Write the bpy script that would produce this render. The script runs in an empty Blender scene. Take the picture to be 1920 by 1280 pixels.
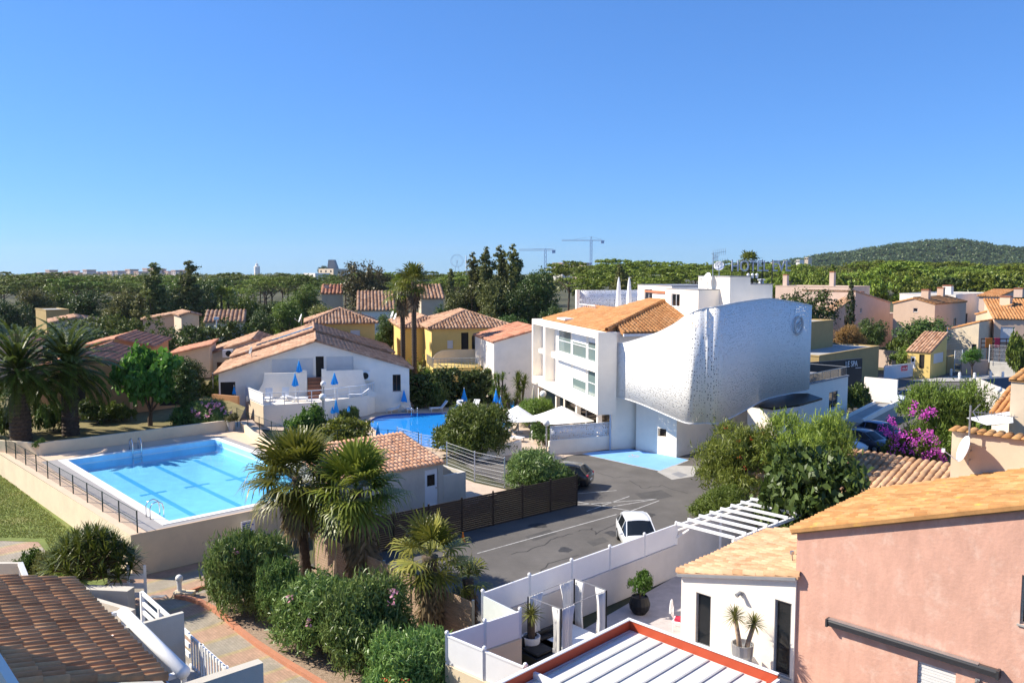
import bpy, math, random
import numpy as np
from mathutils import Vector, Matrix
random.seed(7)
SC = bpy.context.scene
COL = SC.collection
PI = math.pi
R = math.radians
# ---------------------------------------------------------------- survey helpers (photo measurements -> metres)
CAMZ, FPX = 14.0, 1536.0
TILT = math.atan(130 / FPX)
CT, ST = math.cos(TILT), math.sin(TILT)
def ray(u, v):
    x = (u - 960) / FPX; y = (640 - v) / FPX
    return Vector((x, CT + y * ST, -ST + y * CT))
def G(u, v, z=0.0):
    d = ray(u, v); k = (z - CAMZ) / d.z
    return Vector((d.x * k, d.y * k, z))
def DY(u, v, Y):
    d = ray(u, v); k = Y / d.y
    return Vector((d.x * k, Y, CAMZ + d.z * k))
def ZA(y, v):
    k = (640 - v) / FPX
    return CAMZ + y * (k * CT - ST) / (CT + k * ST)
def along(p, d, u):
    """distance t so that p + t*d stands over photo column u"""
    # (p.x + t dx) / fw = (u-960)/F, fw ~ y*CT - (z-CAMZ)*ST
    k = (u - 960) / FPX
    z = p.z if len(p) > 2 else 0.0
    c = -(z - CAMZ) * ST
    return (k * (p.y * CT + c) - p.x) / (d.x - k * d.y * CT)
# ---------------------------------------------------------------- mesh builder
class MB:
    def __init__(s): s.v = []; s.f = []; s.m = []
    def add(s, vs, fs, mi=0, M=None):
        b = len(s.v)
        for p in vs:
            s.v.append(tuple(M @ Vector(p)) if M is not None else tuple(p))
        for f in fs:
            s.f.append(tuple(i + b for i in f)); s.m.append(mi)
        return s
    def bx(s, x0, y0, z0, x1, y1, z1, mi=0, M=None):
        vs = [(x0,y0,z0),(x1,y0,z0),(x1,y1,z0),(x0,y1,z0),(x0,y0,z1),(x1,y0,z1),(x1,y1,z1),(x0,y1,z1)]
        return s.add(vs, [(0,3,2,1),(4,5,6,7),(0,1,5,4),(1,2,6,5),(2,3,7,6),(3,0,4,7)], mi, M)
    def bc(s, c, d, mi=0, M=None):
        return s.bx(c[0]-d[0]/2, c[1]-d[1]/2, c[2]-d[2]/2, c[0]+d[0]/2, c[1]+d[1]/2, c[2]+d[2]/2, mi, M)
    def prism(s, poly, z0, z1, mi=0, M=None):
        n = len(poly)
        a = sum(poly[i][0]*poly[(i+1)%n][1]-poly[(i+1)%n][0]*poly[i][1] for i in range(n))
        if a < 0: poly = poly[::-1]
        f0 = z0 if callable(z0) else (lambda x, y: z0)
        f1 = z1 if callable(z1) else (lambda x, y: z1)
        vs = [(p[0],p[1],f0(p[0],p[1])) for p in poly] + [(p[0],p[1],f1(p[0],p[1])) for p in poly]
        fs = [tuple(range(n-1,-1,-1)), tuple(range(n,2*n))] + [(i,(i+1)%n,n+(i+1)%n,n+i) for i in range(n)]
        return s.add(vs, fs, mi, M)
    def beam(s, a, b, w, h, mi=0):
        """box section from a to b, w across, h high (centred)"""
        a, b = Vector(a), Vector(b); d = (b - a)
        if d.length < 1e-6: return s
        d.normalize()
        side = d.cross(Vector((0,0,1)))
        if side.length < 1e-4: side = Vector((1,0,0))
        side.normalize(); up = side.cross(d)
        side *= w/2; up *= h/2
        vs = [a-side-up, a+side-up, a+side+up, a-side+up, b-side-up, b+side-up, b+side+up, b-side+up]
        return s.add(vs, [(0,1,2,3),(7,6,5,4),(0,4,5,1),(1,5,6,2),(2,6,7,3),(3,7,4,0)], mi)
    def tube(s, pts, r, n=6, mi=0, cap=True):
        pts = [Vector(p) for p in pts]
        rs = r if isinstance(r, (list, tuple)) else [r]*len(pts)
        b = len(s.v); prev = None
        for i, p in enumerate(pts):
            t = (pts[min(i+1,len(pts)-1)] - pts[max(i-1,0)]).normalized()
            if prev is None:
                x = t.cross(Vector((0,0,1)))
                if x.length < 1e-3: x = Vector((1,0,0))
            else:
                x = prev - t*prev.dot(t)
            x.normalize(); prev = x; y = t.cross(x)
            for k in range(n):
                a = 2*PI*k/n
                s.v.append(tuple(p + (x*math.cos(a) + y*math.sin(a))*rs[i]))
        for i in range(len(pts)-1):
            for k in range(n):
                s.f.append((b+i*n+k, b+i*n+(k+1)%n, b+(i+1)*n+(k+1)%n, b+(i+1)*n+k)); s.m.append(mi)
        if cap:
            s.f.append(tuple(b+k for k in range(n-1,-1,-1))); s.m.append(mi)
            e = b+(len(pts)-1)*n
            s.f.append(tuple(e+k for k in range(n))); s.m.append(mi)
        return s
    def lathe(s, prof, n=16, c=(0,0,0), mi=0, M=None):
        vs = []; fs = []
        for r, z in prof:
            for k in range(n):
                a = 2*PI*k/n
                vs.append((c[0]+r*math.cos(a), c[1]+r*math.sin(a), c[2]+z))
        for i in range(len(prof)-1):
            for k in range(n):
                fs.append((i*n+k, i*n+(k+1)%n, (i+1)*n+(k+1)%n, (i+1)*n+k))
        fs.append(tuple(range(n-1,-1,-1))); e = (len(prof)-1)*n
        fs.append(tuple(e+k for k in range(n)))
        return s.add(vs, fs, mi, M)
    def ball(s, c, r, n=14, m=8, mi=0, sz=1):
        prof = [(max(.001, r*math.sin(PI*i/m)), -r*sz*math.cos(PI*i/m)) for i in range(m+1)]
        return s.lathe(prof, n, c, mi)
    def build(s, name, mats, parent=None, loc=None, rz=None, smooth=False, bevel=0):
        me = bpy.data.meshes.new(name)
        me.from_pydata(s.v, [], s.f)
        for m in (mats if isinstance(mats, (list, tuple)) else [mats]): me.materials.append(m)
        if any(s.m): me.polygons.foreach_set('material_index', s.m)
        if smooth: me.polygons.foreach_set('use_smooth', [True]*len(s.f))
        me.update()
        o = bpy.data.objects.new(name, me); COL.objects.link(o)
        if parent: o.parent = parent
        if loc is not None: o.location = loc
        if rz is not None: o.rotation_euler = (0,0,rz)
        if bevel:
            b = o.modifiers.new('bevel', 'BEVEL'); b.width = bevel; b.segments = 2; b.limit_method = 'ANGLE'
        return o
def npmesh(name, V, Fc, mats, mi=None):
    """V (n,3), Fc (m,4) arrays -> mesh data"""
    me = bpy.data.meshes.new(name)
    k = Fc.shape[1]
    me.vertices.add(len(V)); me.vertices.foreach_set('co', np.ascontiguousarray(V, np.float32).ravel())
    me.loops.add(Fc.size); me.loops.foreach_set('vertex_index', np.ascontiguousarray(Fc, np.int32).ravel())
    me.polygons.add(len(Fc))
    me.polygons.foreach_set('loop_start', np.arange(0, Fc.size, k, dtype=np.int32))
    if mi is not None: me.polygons.foreach_set('material_index', np.ascontiguousarray(mi, np.int32))
    for m in (mats if isinstance(mats, (list, tuple)) else [mats]): me.materials.append(m)
    me.update(calc_edges=True)
    return me
def link(name, me, parent=None, loc=None, rot=None, sc=None):
    o = bpy.data.objects.new(name, me); COL.objects.link(o)
    if parent: o.parent = parent
    if loc is not None: o.location = loc
    if rot is not None: o.rotation_euler = rot
    if sc is not None: o.scale = sc
    return o
def tag(o, label=None, cat=None, group=None, kind=None):
    if label: o['label'] = label
    if cat: o['category'] = cat
    if group: o['group'] = group
    if kind: o['kind'] = kind
    return o
def thing(name, label, cat, loc=(0,0,0), rz=0, group=None):
    o = bpy.data.objects.new(name, None); COL.objects.link(o)
    o.empty_display_size = .2
    o.location = loc; o.rotation_euler = (0,0,rz)
    return tag(o, label, cat, group)
def copy_tree(o, parent=None):
    c = o.copy(); COL.objects.link(c)
    if parent: c.parent = parent
    for ch in list(o.children): copy_tree(ch, c)
    return c
# ---------------------------------------------------------------- materials
def _nt(name):
    m = bpy.data.materials.new(name); m.use_nodes = True
    n = m.node_tree.nodes; l = m.node_tree.links
    return m, n, l, n['Principled BSDF']
def mat(name, col, rough=.8, var=.12, scale=1.5, bump=0., bscale=25, metal=0., island=0., stain=None, spec=.3, streak=0.):
    """surface with uneven tone: two octaves of noise over the base colour, optional stain colour, bump"""
    m, n, l, b = _nt(name)
    b.inputs['Roughness'].default_value = rough; b.inputs['Metallic'].default_value = metal
    b.inputs['Specular IOR Level'].default_value = spec
    tc = n.new('ShaderNodeTexCoord')
    nz = n.new('ShaderNodeTexNoise'); nz.inputs['Scale'].default_value = scale; nz.inputs['Detail'].default_value = 6
    nz.inputs['Roughness'].default_value = .65
    if streak:
        mp = n.new('ShaderNodeMapping'); mp.inputs['Scale'].default_value = (1,1,streak)
        l.new(tc.outputs['Object'], mp.inputs[0]); l.new(mp.outputs[0], nz.inputs['Vector'])
    else:
        l.new(tc.outputs['Object'], nz.inputs['Vector'])
    rp = n.new('ShaderNodeMapRange'); rp.inputs['From Min'].default_value = .3; rp.inputs['From Max'].default_value = .7
    rp.inputs['To Min'].default_value = 1 - var; rp.inputs['To Max'].default_value = 1 + var
    l.new(nz.outputs[0], rp.inputs['Value'])
    val = rp.outputs[0]
    if island:
        g = n.new('ShaderNodeNewGeometry')
        r2 = n.new('ShaderNodeMapRange'); r2.inputs['To Min'].default_value = 1 - island; r2.inputs['To Max'].default_value = 1 + island
        l.new(g.outputs['Random Per Island'], r2.inputs['Value'])
        mm = n.new('ShaderNodeMath'); mm.operation = 'MULTIPLY'
        l.new(val, mm.inputs[0]); l.new(r2.outputs[0], mm.inputs[1]); val = mm.outputs[0]
    mx = n.new('ShaderNodeMix'); mx.data_type = 'RGBA'; mx.blend_type = 'MULTIPLY'; mx.inputs['Factor'].default_value = 1
    mx.inputs['A'].default_value = (*col, 1)
    l.new(val, mx.inputs['B'])
    out = mx.outputs['Result']
    if stain:
        n2 = n.new('ShaderNodeTexNoise'); n2.inputs['Scale'].default_value = scale*.6; n2.inputs['Detail'].default_value = 8
        n2.inputs['Roughness'].default_value = .7
        l.new(tc.outputs['Object'], n2.inputs['Vector'])
        r3 = n.new('ShaderNodeMapRange'); r3.inputs['From Min'].default_value = .52; r3.inputs['From Max'].default_value = .7
        r3.inputs['To Max'].default_value = stain[1]
        l.new(n2.outputs[0], r3.inputs['Value'])
        m2 = n.new('ShaderNodeMix'); m2.data_type = 'RGBA'
        l.new(r3.outputs[0], m2.inputs['Factor']); l.new(out, m2.inputs['A']); m2.inputs['B'].default_value = (*stain[0], 1)
        out = m2.outputs['Result']
    l.new(out, b.inputs['Base Color'])
    if bump:
        n3 = n.new('ShaderNodeTexNoise'); n3.inputs['Scale'].default_value = bscale; n3.inputs['Detail'].default_value = 5
        l.new(tc.outputs['Object'], n3.inputs['Vector'])
        bp = n.new('ShaderNodeBump'); bp.inputs['Strength'].default_value = bump; bp.inputs['Distance'].default_value = .03
        l.new(n3.outputs[0], bp.inputs['Height']); l.new(bp.outputs[0], b.inputs['Normal'])
    return m
def leafmat(name, col, col2, trans=.3, rough=.45, pos=.5):
    """leaves: tone differs leaf by leaf, some light comes through"""
    m, n, l, b = _nt(name)
    g = n.new('ShaderNodeNewGeometry')
    oi = n.new('ShaderNodeObjectInfo')
    mx = n.new('ShaderNodeMix'); mx.data_type = 'RGBA'
    mx.inputs['A'].default_value = (*col, 1); mx.inputs['B'].default_value = (*col2, 1)
    l.new(g.outputs['Random Per Island'], mx.inputs['Factor'])
    hv = n.new('ShaderNodeHueSaturation')
    mr = n.new('ShaderNodeMapRange'); mr.inputs['To Min'].default_value = .485; mr.inputs['To Max'].default_value = .515
    l.new(oi.outputs['Random'], mr.inputs['Value']); l.new(mr.outputs[0], hv.inputs['Hue'])
    mv = n.new('ShaderNodeMapRange'); mv.inputs['To Min'].default_value = .68; mv.inputs['To Max'].default_value = 1.35
    l.new(oi.outputs['Random'], mv.inputs['Value']); l.new(mv.outputs[0], hv.inputs['Value'])
    l.new(mx.outputs['Result'], hv.inputs['Color'])
    l.new(hv.outputs[0], b.inputs['Base Color'])
    b.inputs['Roughness'].default_value = rough; b.inputs['Specular IOR Level'].default_value = .35
    t = n.new('ShaderNodeBsdfTranslucent'); l.new(hv.outputs[0], t.inputs['Color'])
    ms = n.new('ShaderNodeMixShader'); ms.inputs[0].default_value = trans
    l.new(b.outputs[0], ms.inputs[1]); l.new(t.outputs[0], ms.inputs[2])
    l.new(ms.outputs[0], n['Material Output'].inputs['Surface'])
    return m
def glassmat(name, col=(.02,.03,.035), rough=.05, spec=.8):
    m, n, l, b = _nt(name)
    b.inputs['Base Color'].default_value = (*col, 1); b.inputs['Roughness'].default_value = rough
    b.inputs['Specular IOR Level'].default_value = spec
    return m
def tilemat(name, c1, c2, c3, dirt=.35, lichen=None):
    """clay tiles: each tile has its own fired tone, plus weathering in patches"""
    m, n, l, b = _nt(name)
    g = n.new('ShaderNodeNewGeometry'); tc = n.new('ShaderNodeTexCoord')
    cr = n.new('ShaderNodeValToRGB'); e = cr.color_ramp.elements
    e[0].color = (*c1, 1); e[1].color = (*c3, 1); e.new(.5).color = (*c2, 1)
    l.new(g.outputs['Random Per Island'], cr.inputs[0])
    nz = n.new('ShaderNodeTexNoise'); nz.inputs['Scale'].default_value = .9; nz.inputs['Detail'].default_value = 9; nz.inputs['Roughness'].default_value = .7
    l.new(tc.outputs['Object'], nz.inputs['Vector'])
    mr = n.new('ShaderNodeMapRange'); mr.inputs['From Min'].default_value = .35; mr.inputs['From Max'].default_value = .65
    mr.inputs['To Min'].default_value = 1 - dirt; mr.inputs['To Max'].default_value = 1.12
    l.new(nz.outputs[0], mr.inputs['Value'])
    mx = n.new('ShaderNodeMix'); mx.data_type = 'RGBA'; mx.blend_type = 'MULTIPLY'; mx.inputs['Factor'].default_value = 1
    l.new(cr.outputs[0], mx.inputs['A']); l.new(mr.outputs[0], mx.inputs['B'])
    out = mx.outputs['Result']
    if lichen:
        n2 = n.new('ShaderNodeTexNoise'); n2.inputs['Scale'].default_value = 2.2; n2.inputs['Detail'].default_value = 10; n2.inputs['Roughness'].default_value = .75
        l.new(tc.outputs['Object'], n2.inputs['Vector'])
        r2 = n.new('ShaderNodeMapRange'); r2.inputs['From Min'].default_value = .58; r2.inputs['From Max'].default_value = .68; r2.inputs['To Max'].default_value = .8
        l.new(n2.outputs[0], r2.inputs['Value'])
        m2 = n.new('ShaderNodeMix'); m2.data_type = 'RGBA'; m2.inputs['B'].default_value = (*lichen, 1)
        l.new(r2.outputs[0], m2.inputs['Factor']); l.new(out, m2.inputs['A']); out = m2.outputs['Result']
    l.new(out, b.inputs['Base Color'])
    b.inputs['Roughness'].default_value = .85; b.inputs['Specular IOR Level'].default_value = .25
    return m
M = {}
M['white'] = mat('white_render', (.93,.845,.73), .75, .05, .8, .15, 60, stain=((.62,.6,.56), .25))
M['whitepaint'] = mat('white_paint', (.80,.80,.80), .45, .03, 2)
M['cream'] = mat('cream_render', (.73,.60,.42), .85, .07, .9, .25, 40, stain=((.5,.43,.33), .3))
M['beige'] = mat('beige_render', (.68,.55,.40), .85, .07, .9, .25, 40, stain=((.5,.4,.3), .3))
M['greige'] = mat('greige_render', (.58,.53,.45), .85, .08, .9, .25, 40, stain=((.4,.36,.3), .35))
M['pink'] = mat('pink_render', (.66,.375,.28), .9, .13, 2.1, .3, 9, streak=.35, stain=((.78,.54,.43), .75))
M['peach'] = mat('peach_render', (.66,.47,.34), .88, .06, .6, .2, 30, stain=((.5,.36,.26), .25))
M['palepink'] = mat('pale_pink_render', (.64,.47,.37), .88, .06, .6, .2, 30, stain=((.5,.38,.3), .25))
M['yellow'] = mat('yellow_render', (.74,.53,.18), .85, .06, .7, .2, 30, stain=((.55,.4,.16), .25))
M['ochre'] = mat('ochre_render', (.42,.30,.13), .85, .08, .7, .2, 30, stain=((.28,.2,.1), .3))
M['orange'] = mat('orange_render', (.48,.25,.12), .85, .07, .7, .2, 30)
M['brownwall'] = mat('brown_block_wall', (.46,.35,.28), .9, .1, .8, .3, 20, stain=((.33,.26,.2), .4))
M['concrete'] = mat('concrete', (.42,.40,.37), .9, .12, 1.2, .3, 30, stain=((.28,.26,.24), .4))
M['dark'] = mat('dark_slate_panel', (.025,.027,.032), .5, .1, 2)
M['black'] = mat('black_plastic', (.012,.012,.013), .45, .1, 4)
M['steel'] = mat('galvanised_steel', (.45,.46,.47), .4, .08, 4, metal=.8)
M['chrome'] = mat('polished_steel', (.75,.75,.76), .15, .02, 4, metal=1)
M['grey'] = mat('grey_metal_paint', (.27,.27,.28), .5, .1, 3)
M['greenmetal'] = mat('dark_green_metal', (.02,.045,.035), .5, .1, 3)
M['woodshade'] = mat('shaded_fence_wood', (.055,.038,.026), .8, .3, 2, .5, 30, streak=9)  # same fence wood as the sunlit run, shade of this side in the colour
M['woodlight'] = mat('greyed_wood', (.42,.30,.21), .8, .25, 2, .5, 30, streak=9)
M['bark'] = mat('bark', (.11,.075,.05), .95, .35, 6, .9, 14)
M['palmbark'] = mat('palm_bark', (.085,.062,.045), .95, .4, 6, 1., 10)
M['glass'] = glassmat('dark_window_glass',(.012,.015,.018),.06,.35)
M['glassblue'] = glassmat('pale_window_glass', (.16,.22,.22), .06, .8)
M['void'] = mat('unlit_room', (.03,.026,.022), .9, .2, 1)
M['shutter'] = mat('white_shutter', (.74,.72,.70), .6, .04, 2)
M['brown'] = mat('brown_wood_joinery', (.10,.05,.028), .6, .15, 5)
M['bluecloth'] = mat('blue_canvas', (.02,.33,.80), .8, .1, 6, .2, 20)
M['canvas'] = mat('white_canvas', (.78,.78,.78), .85, .05, 3, .2, 12)
M['beigecloth'] = mat('beige_canvas', (.55,.5,.38), .85, .1, 5, .2, 20)
M['red'] = mat('red_painted_metal', (.46,.075,.03), .5, .08, 2)
M['redcloth'] = mat('red_cloth', (.6,.04,.08), .8, .1, 3)
M['orangecloth'] = mat('orange_cloth', (.8,.22,.03), .8, .1, 3)
M['terracotta'] = mat('terracotta', (.42,.17,.09), .8, .12, 4, .2, 20)
M['globe'] = mat('opal_globe', (.82,.82,.80), .35, .02, 2)
M['soil'] = mat('soil', (.12,.085,.06), .95, .3, 3, .6, 20)
M['curtain'] = mat('white_curtain', (.78,.77,.75), .9, .04, 3)
M['tile_orange'] = tilemat('orange_clay_tiles', (.43,.19,.07), (.49,.235,.09), (.54,.28,.125), .2)
M['tile_sand'] = tilemat('sandy_clay_tiles', (.44,.25,.135), (.54,.33,.19), (.60,.39,.24), .25)
M['tile_mix'] = tilemat('weathered_mixed_tiles', (.36,.19,.11), (.50,.29,.18), (.60,.39,.26), .35)
M['tile_peach'] = tilemat('peach_clay_tiles', (.74,.37,.20), (.84,.46,.27), (.88,.53,.33), .2)
M['tile_old'] = tilemat('old_brown_tiles', (.47,.22,.095), (.58,.29,.13), (.66,.36,.165), .35)
M['tile_red'] = tilemat('terracotta_tiles', (.42,.17,.10), (.52,.23,.14), (.56,.29,.18), .3)
M['tile_gold'] = tilemat('golden_clay_tiles', (.42,.195,.068), (.48,.245,.092), (.53,.30,.128), .3, lichen=(.62,.36,.06))
M['leaf_mid'] = leafmat('mid_green_leaves', (0.111,0.167,0.027), (0.188,0.254,0.040))
M['leaf_dark'] = leafmat('dark_green_leaves', (0.054,0.094,0.020), (0.106,0.156,0.029), .2)
M['leaf_olive'] = leafmat('olive_leaves', (0.147,0.154,0.039), (0.233,0.230,0.065))
M['leaf_bright'] = leafmat('bright_green_leaves', (0.064,0.139,0.021), (0.117,0.212,0.031), .4)
M['leaf_yellow'] = leafmat('yellow_green_leaves', (0.125,0.175,0.025), (0.250,0.275,0.037), .4)
M['leaf_pine'] = leafmat('pine_needles', (.17,.225,.03), (.27,.32,.045), .15)
M['leaf_olea'] = leafmat('oleander_leaves', (0.082,0.160,0.037), (0.232,0.319,0.087), .25, .4)
M['leaf_feather'] = leafmat('feathery_leaves', (0.167,0.235,0.039), (0.332,0.411,0.069), .35)
M['leaf_brown'] = leafmat('dry_brown_leaves', (0.220,0.120,0.045), (0.340,0.190,0.070), .3)
M['leaf_poplar'] = leafmat('poplar_leaves', (0.096,0.116,0.031), (0.205,0.213,0.058), .25)
M['leaf_cypress'] = leafmat('cypress_leaves', (0.023,0.045,0.010), (0.058,0.083,0.016), .15)
M['leaf_bronze'] = leafmat('bronze_green_leaves', (0.105,0.105,0.038), (0.195,0.165,0.060), .3)
M['palm_green'] = leafmat('palm_fronds', (0.096,0.128,0.018), (0.230,0.240,0.036), .3, .4)
M['palm_yellow'] = leafmat('yellowing_fronds', (0.182,0.195,0.039), (0.364,0.312,0.078), .35, .45)
M['palm_dead'] = leafmat('dead_fronds', (0.130,0.090,0.055), (0.240,0.170,0.100), .15, .8)
M['date_green'] = leafmat('date_palm_fronds', (0.061,0.088,0.013), (0.154,0.184,0.027), .25, .4)
M['yucca'] = leafmat('yucca_swords', (0.058,0.090,0.012), (0.164,0.195,0.031), .2, .4)
M['petal_pink'] = leafmat('pink_petals', (0.600,0.220,0.320), (0.600,0.350,0.450), .3, .6)
M['petal_magenta'] = leafmat('magenta_bracts', (0.550,0.050,0.420), (0.600,0.140,0.600), .4, .6)
M['petal_red'] = leafmat('red_flowers', (0.600,0.040,0.020), (0.600,0.100,0.030), .3, .6)
# ---------------------------------------------------------------- foliage
def _unit(a): return a / np.maximum(np.linalg.norm(a, axis=1, keepdims=True), 1e-6)
def leaves(seed, blobs, n, size, aspect=1.7, clump=.16, up=.35, out=.5, tang=0., per=26, shell=(.55,1.), low=-.5):
    """n leaf blades gathered in clumps over a set of ellipsoids (cx,cy,cz,rx,ry,rz)"""
    g = np.random.default_rng(seed)
    B = np.array(blobs, float)
    w = (B[:,3]*B[:,4]*B[:,5])**(2/3); w /= w.sum()
    nc = max(6, n//per)
    bi = g.choice(len(B), nc, p=w)
    d = _unit(g.normal(size=(nc,3)))
    d[:,2] = np.where(d[:,2] < low, -d[:,2]*.6, d[:,2])
    rr = g.uniform(shell[0], shell[1], (nc,1))**.7
    cc = B[bi,:3] + d*rr*B[bi,3:]
    cs = clump*np.mean(B[bi,3:],axis=1)**.5*g.uniform(.6,1.4,nc)
    ci = g.integers(0, nc, n)
    off = g.normal(size=(n,3))*cs[ci,None]*np.array([1,1,.75])
    P = cc[ci] + off
    o = _unit(d[ci]*out*1.5 + off/np.maximum(cs[ci,None],1e-5)*.5)
    N = _unit(o*out + g.normal(size=(n,3))*.6 + np.array([0,0,up]))
    t = g.normal(size=(n,3)) + o*tang*2.2 + np.array([0,0,tang*.8])
    t = _unit(t - N*np.sum(t*N,axis=1,keepdims=True))
    b = np.cross(N, t)
    s = size*g.uniform(.6,1.35,(n,1))
    L, Wd = t*s*.5, b*s*.5/aspect
    dr = N*s*.10
    V = np.stack([P-L-dr, P+Wd+dr*.4, P+L-dr, P-Wd+dr*.4], 1).reshape(-1,3)
    return V, np.arange(4*n).reshape(-1,4)
def cat_meshes(parts):
    V=[];F=[];I=[];b=0
    for v,f,i in parts:
        V.append(v);F.append(f+b);I.append(np.full(len(f),i));b+=len(v)
    return np.concatenate(V),np.concatenate(F),np.concatenate(I)
def mb_arrays(mb):
    """quads only"""
    return np.array(mb.v,float), np.array([f for f in mb.f if len(f)==4])
def limbs(seed, h, r, top, nb=5, spread=.5, lean=.0):
    """tapered trunk with limbs; height h to fork, limbs reach 'top'"""
    g = random.Random(seed); mb = MB()
    p = [(0,0,-.3)]; x=y=0
    for i in range(1,6):
        x += g.uniform(-1,1)*r*.5 + lean*h/5; y += g.uniform(-1,1)*r*.5
        p.append((x,y,h*i/5))
    mb.tube(p, [r*(1.25-.1*i) for i in range(6)], 8, cap=False)
    for k in range(nb):
        a = 2*PI*(k+g.random()*.6)/nb; ln = top-h
        q = [p[-1 if k%2 else -2]]
        for j in range(1,4):
            t = j/3
            q.append((x+math.cos(a)*spread*t*g.uniform(.8,1.1), y+math.sin(a)*spread*t*g.uniform(.8,1.1), q[0][2]+(top-q[0][2])*t**.9*g.uniform(.75,.95)))
        mb.tube(q, [r*.6,r*.42,r*.28,r*.12], 6, cap=False)
    return mb
def blobset(seed, n, rx, rz, cz, spread, lo=.35, hi=.6):
    g = random.Random(seed); out=[]
    for i in range(n):
        a = g.uniform(0,2*PI); d = spread*math.sqrt(g.random())
        s = g.uniform(lo,hi)
        out.append((math.cos(a)*d*rx, math.sin(a)*d*rx, cz+g.uniform(-1,1)*spread*rz*.8, s*rx, s*rx, s*rz*g.uniform(.8,1.2)))
    return out
CROWN = {}
def crown(kind, i=0):
    """unit crowns (radius about 1, base z 0, top z 1), shared by all trees of a kind"""
    k = (kind,i)
    if k in CROWN: return CROWN[k]
    sd = hash(kind)%1 + sum(map(ord,kind))*7 + i*131
    if kind in ('pine','pinenear'):      # umbrella: a dome of flat needle pads with gaps between
        g = random.Random(sd); bl=[]; near = kind=='pinenear'
        for j in range(30 if near else 24):
            a=j*2.39996+g.uniform(-.4,.4); d=math.sqrt((j+.5)/(30 if near else 24))*.86; q=g.uniform(.72,1) if j%3 else g.uniform(.25,.6)
            z=.12+.76*(1-d*d*.75)*q
            s_=g.uniform(.24,.36); bl.append((math.cos(a)*d,math.sin(a)*d,z,s_,s_,g.uniform(.07,.11)))
        V,F = leaves(sd, bl, 11000 if near else 9500, .062, 2.2, .055, .85, .55, per=44, low=-.12)
        mt='leaf_pine'
    elif kind in ('round','tallround'):
        f = 2. if kind=='round' else 3.4
        bl = [(x,y,z*f,rx,ry,rz*f) for x,y,z,rx,ry,rz in blobset(sd, 15 if f<3 else 20, 1, .5, .5, .62)]
        if f>3: bl=[(x,y,z,rx*.9,ry*.9,min(rz,rx*1.1)) for x,y,z,rx,ry,rz in bl]+[(x*.8,y*.8,f-z,rx*.8,ry*.8,min(rz,rx)) for x,y,z,rx,ry,rz in bl[:12]]
        V,F = leaves(sd, bl, 9500 if f<3 else 12000, .085, 1.6, .12, .45, .5, low=-.9)
        V[:,2]/=f
        mt='leaf_mid'
    elif kind == 'bigleaf':
        bl = blobset(sd, 20, 1, .5, .5, .68, .26, .46)
        V,F = leaves(sd, bl, 6500, .15, 1.5, .11, .4, .4, per=20)
        mt='leaf_bright'
    elif kind == 'poplar':
        g = random.Random(sd); bl=[]
        for j in range(34):
            t=(j+.5)/34; rr=.95*math.sin(PI*min(1,(t*.83+.15)))**.5*g.uniform(.75,1.1)
            bl.append((g.uniform(-.42,.42)*rr,g.uniform(-.42,.42)*rr,(.02+t*.93)*6,rr*.55,rr*.55,g.uniform(.35,.6)))
        V,F = leaves(sd, bl, 11000, .15, 1.6, .14, .35, .5, per=30, low=-1)
        V[:,2]/=6
        mt='leaf_poplar'
    elif kind == 'cypress':
        bl=[]
        for j in range(14):
            t=(j+.5)/14; rr=.95*(math.sin(PI*(t*.72+.28)))**.7
            bl.append((0,0,(.03+t*.93)*6,rr*.8,rr*.8,.42))
        V,F = leaves(sd, bl, 6000, .16, 2.2, .12, .5, .6, tang=.5, low=-1)
        V[:,2]/=6
        mt='leaf_cypress'
    elif kind == 'bush':
        bl = blobset(sd, 9, 1, .42, .42, .55, .45, .62)
        bl += [(math.cos(j)*.5,math.sin(j)*.5,.2,.5,.5,.25) for j in (0,1.2,2.5,3.7,5)]
        V,F = leaves(sd, bl, 5600, .11, 1.8, .1, .35, .5)
        mt='leaf_mid'
    elif kind == 'oleander':
        bl = blobset(sd, 11, 1, .45, .5, .55, .42, .6)
        bl += [(math.cos(j)*.55,math.sin(j)*.55,.22,.45,.45,.25) for j in (0,1.05,2.1,3.14,4.2,5.25)]
        V,F = leaves(sd, bl, 26000, .118, 4.8, .1, .15, .5, tang=.85, per=24)
        mt='leaf_olea'
    elif kind == 'feather':
        bl = blobset(sd, 13, 1, .5, .5, .6, .34, .55)
        bl += [(math.cos(j)*.6,math.sin(j)*.6,.22,.42,.42,.24) for j in (0,1.05,2.1,3.14,4.2,5.25)]
        V,F = leaves(sd, bl, 22000, .10, 6, .1, .2, .5, tang=.8, per=40)
        mt='leaf_feather'
    elif kind == 'droop':
        bl = blobset(sd, 22, 1, .5, .5, .7, .22, .42)
        V,F = leaves(sd, bl, 7500, .125, 2.1, .12, .35, .35, tang=-.4, per=16)
        mt='leaf_dark'
    me = npmesh(kind+'_crown', V, F, M[mt])
    CROWN[k] = me
    return me
TRUNK = {}
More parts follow.
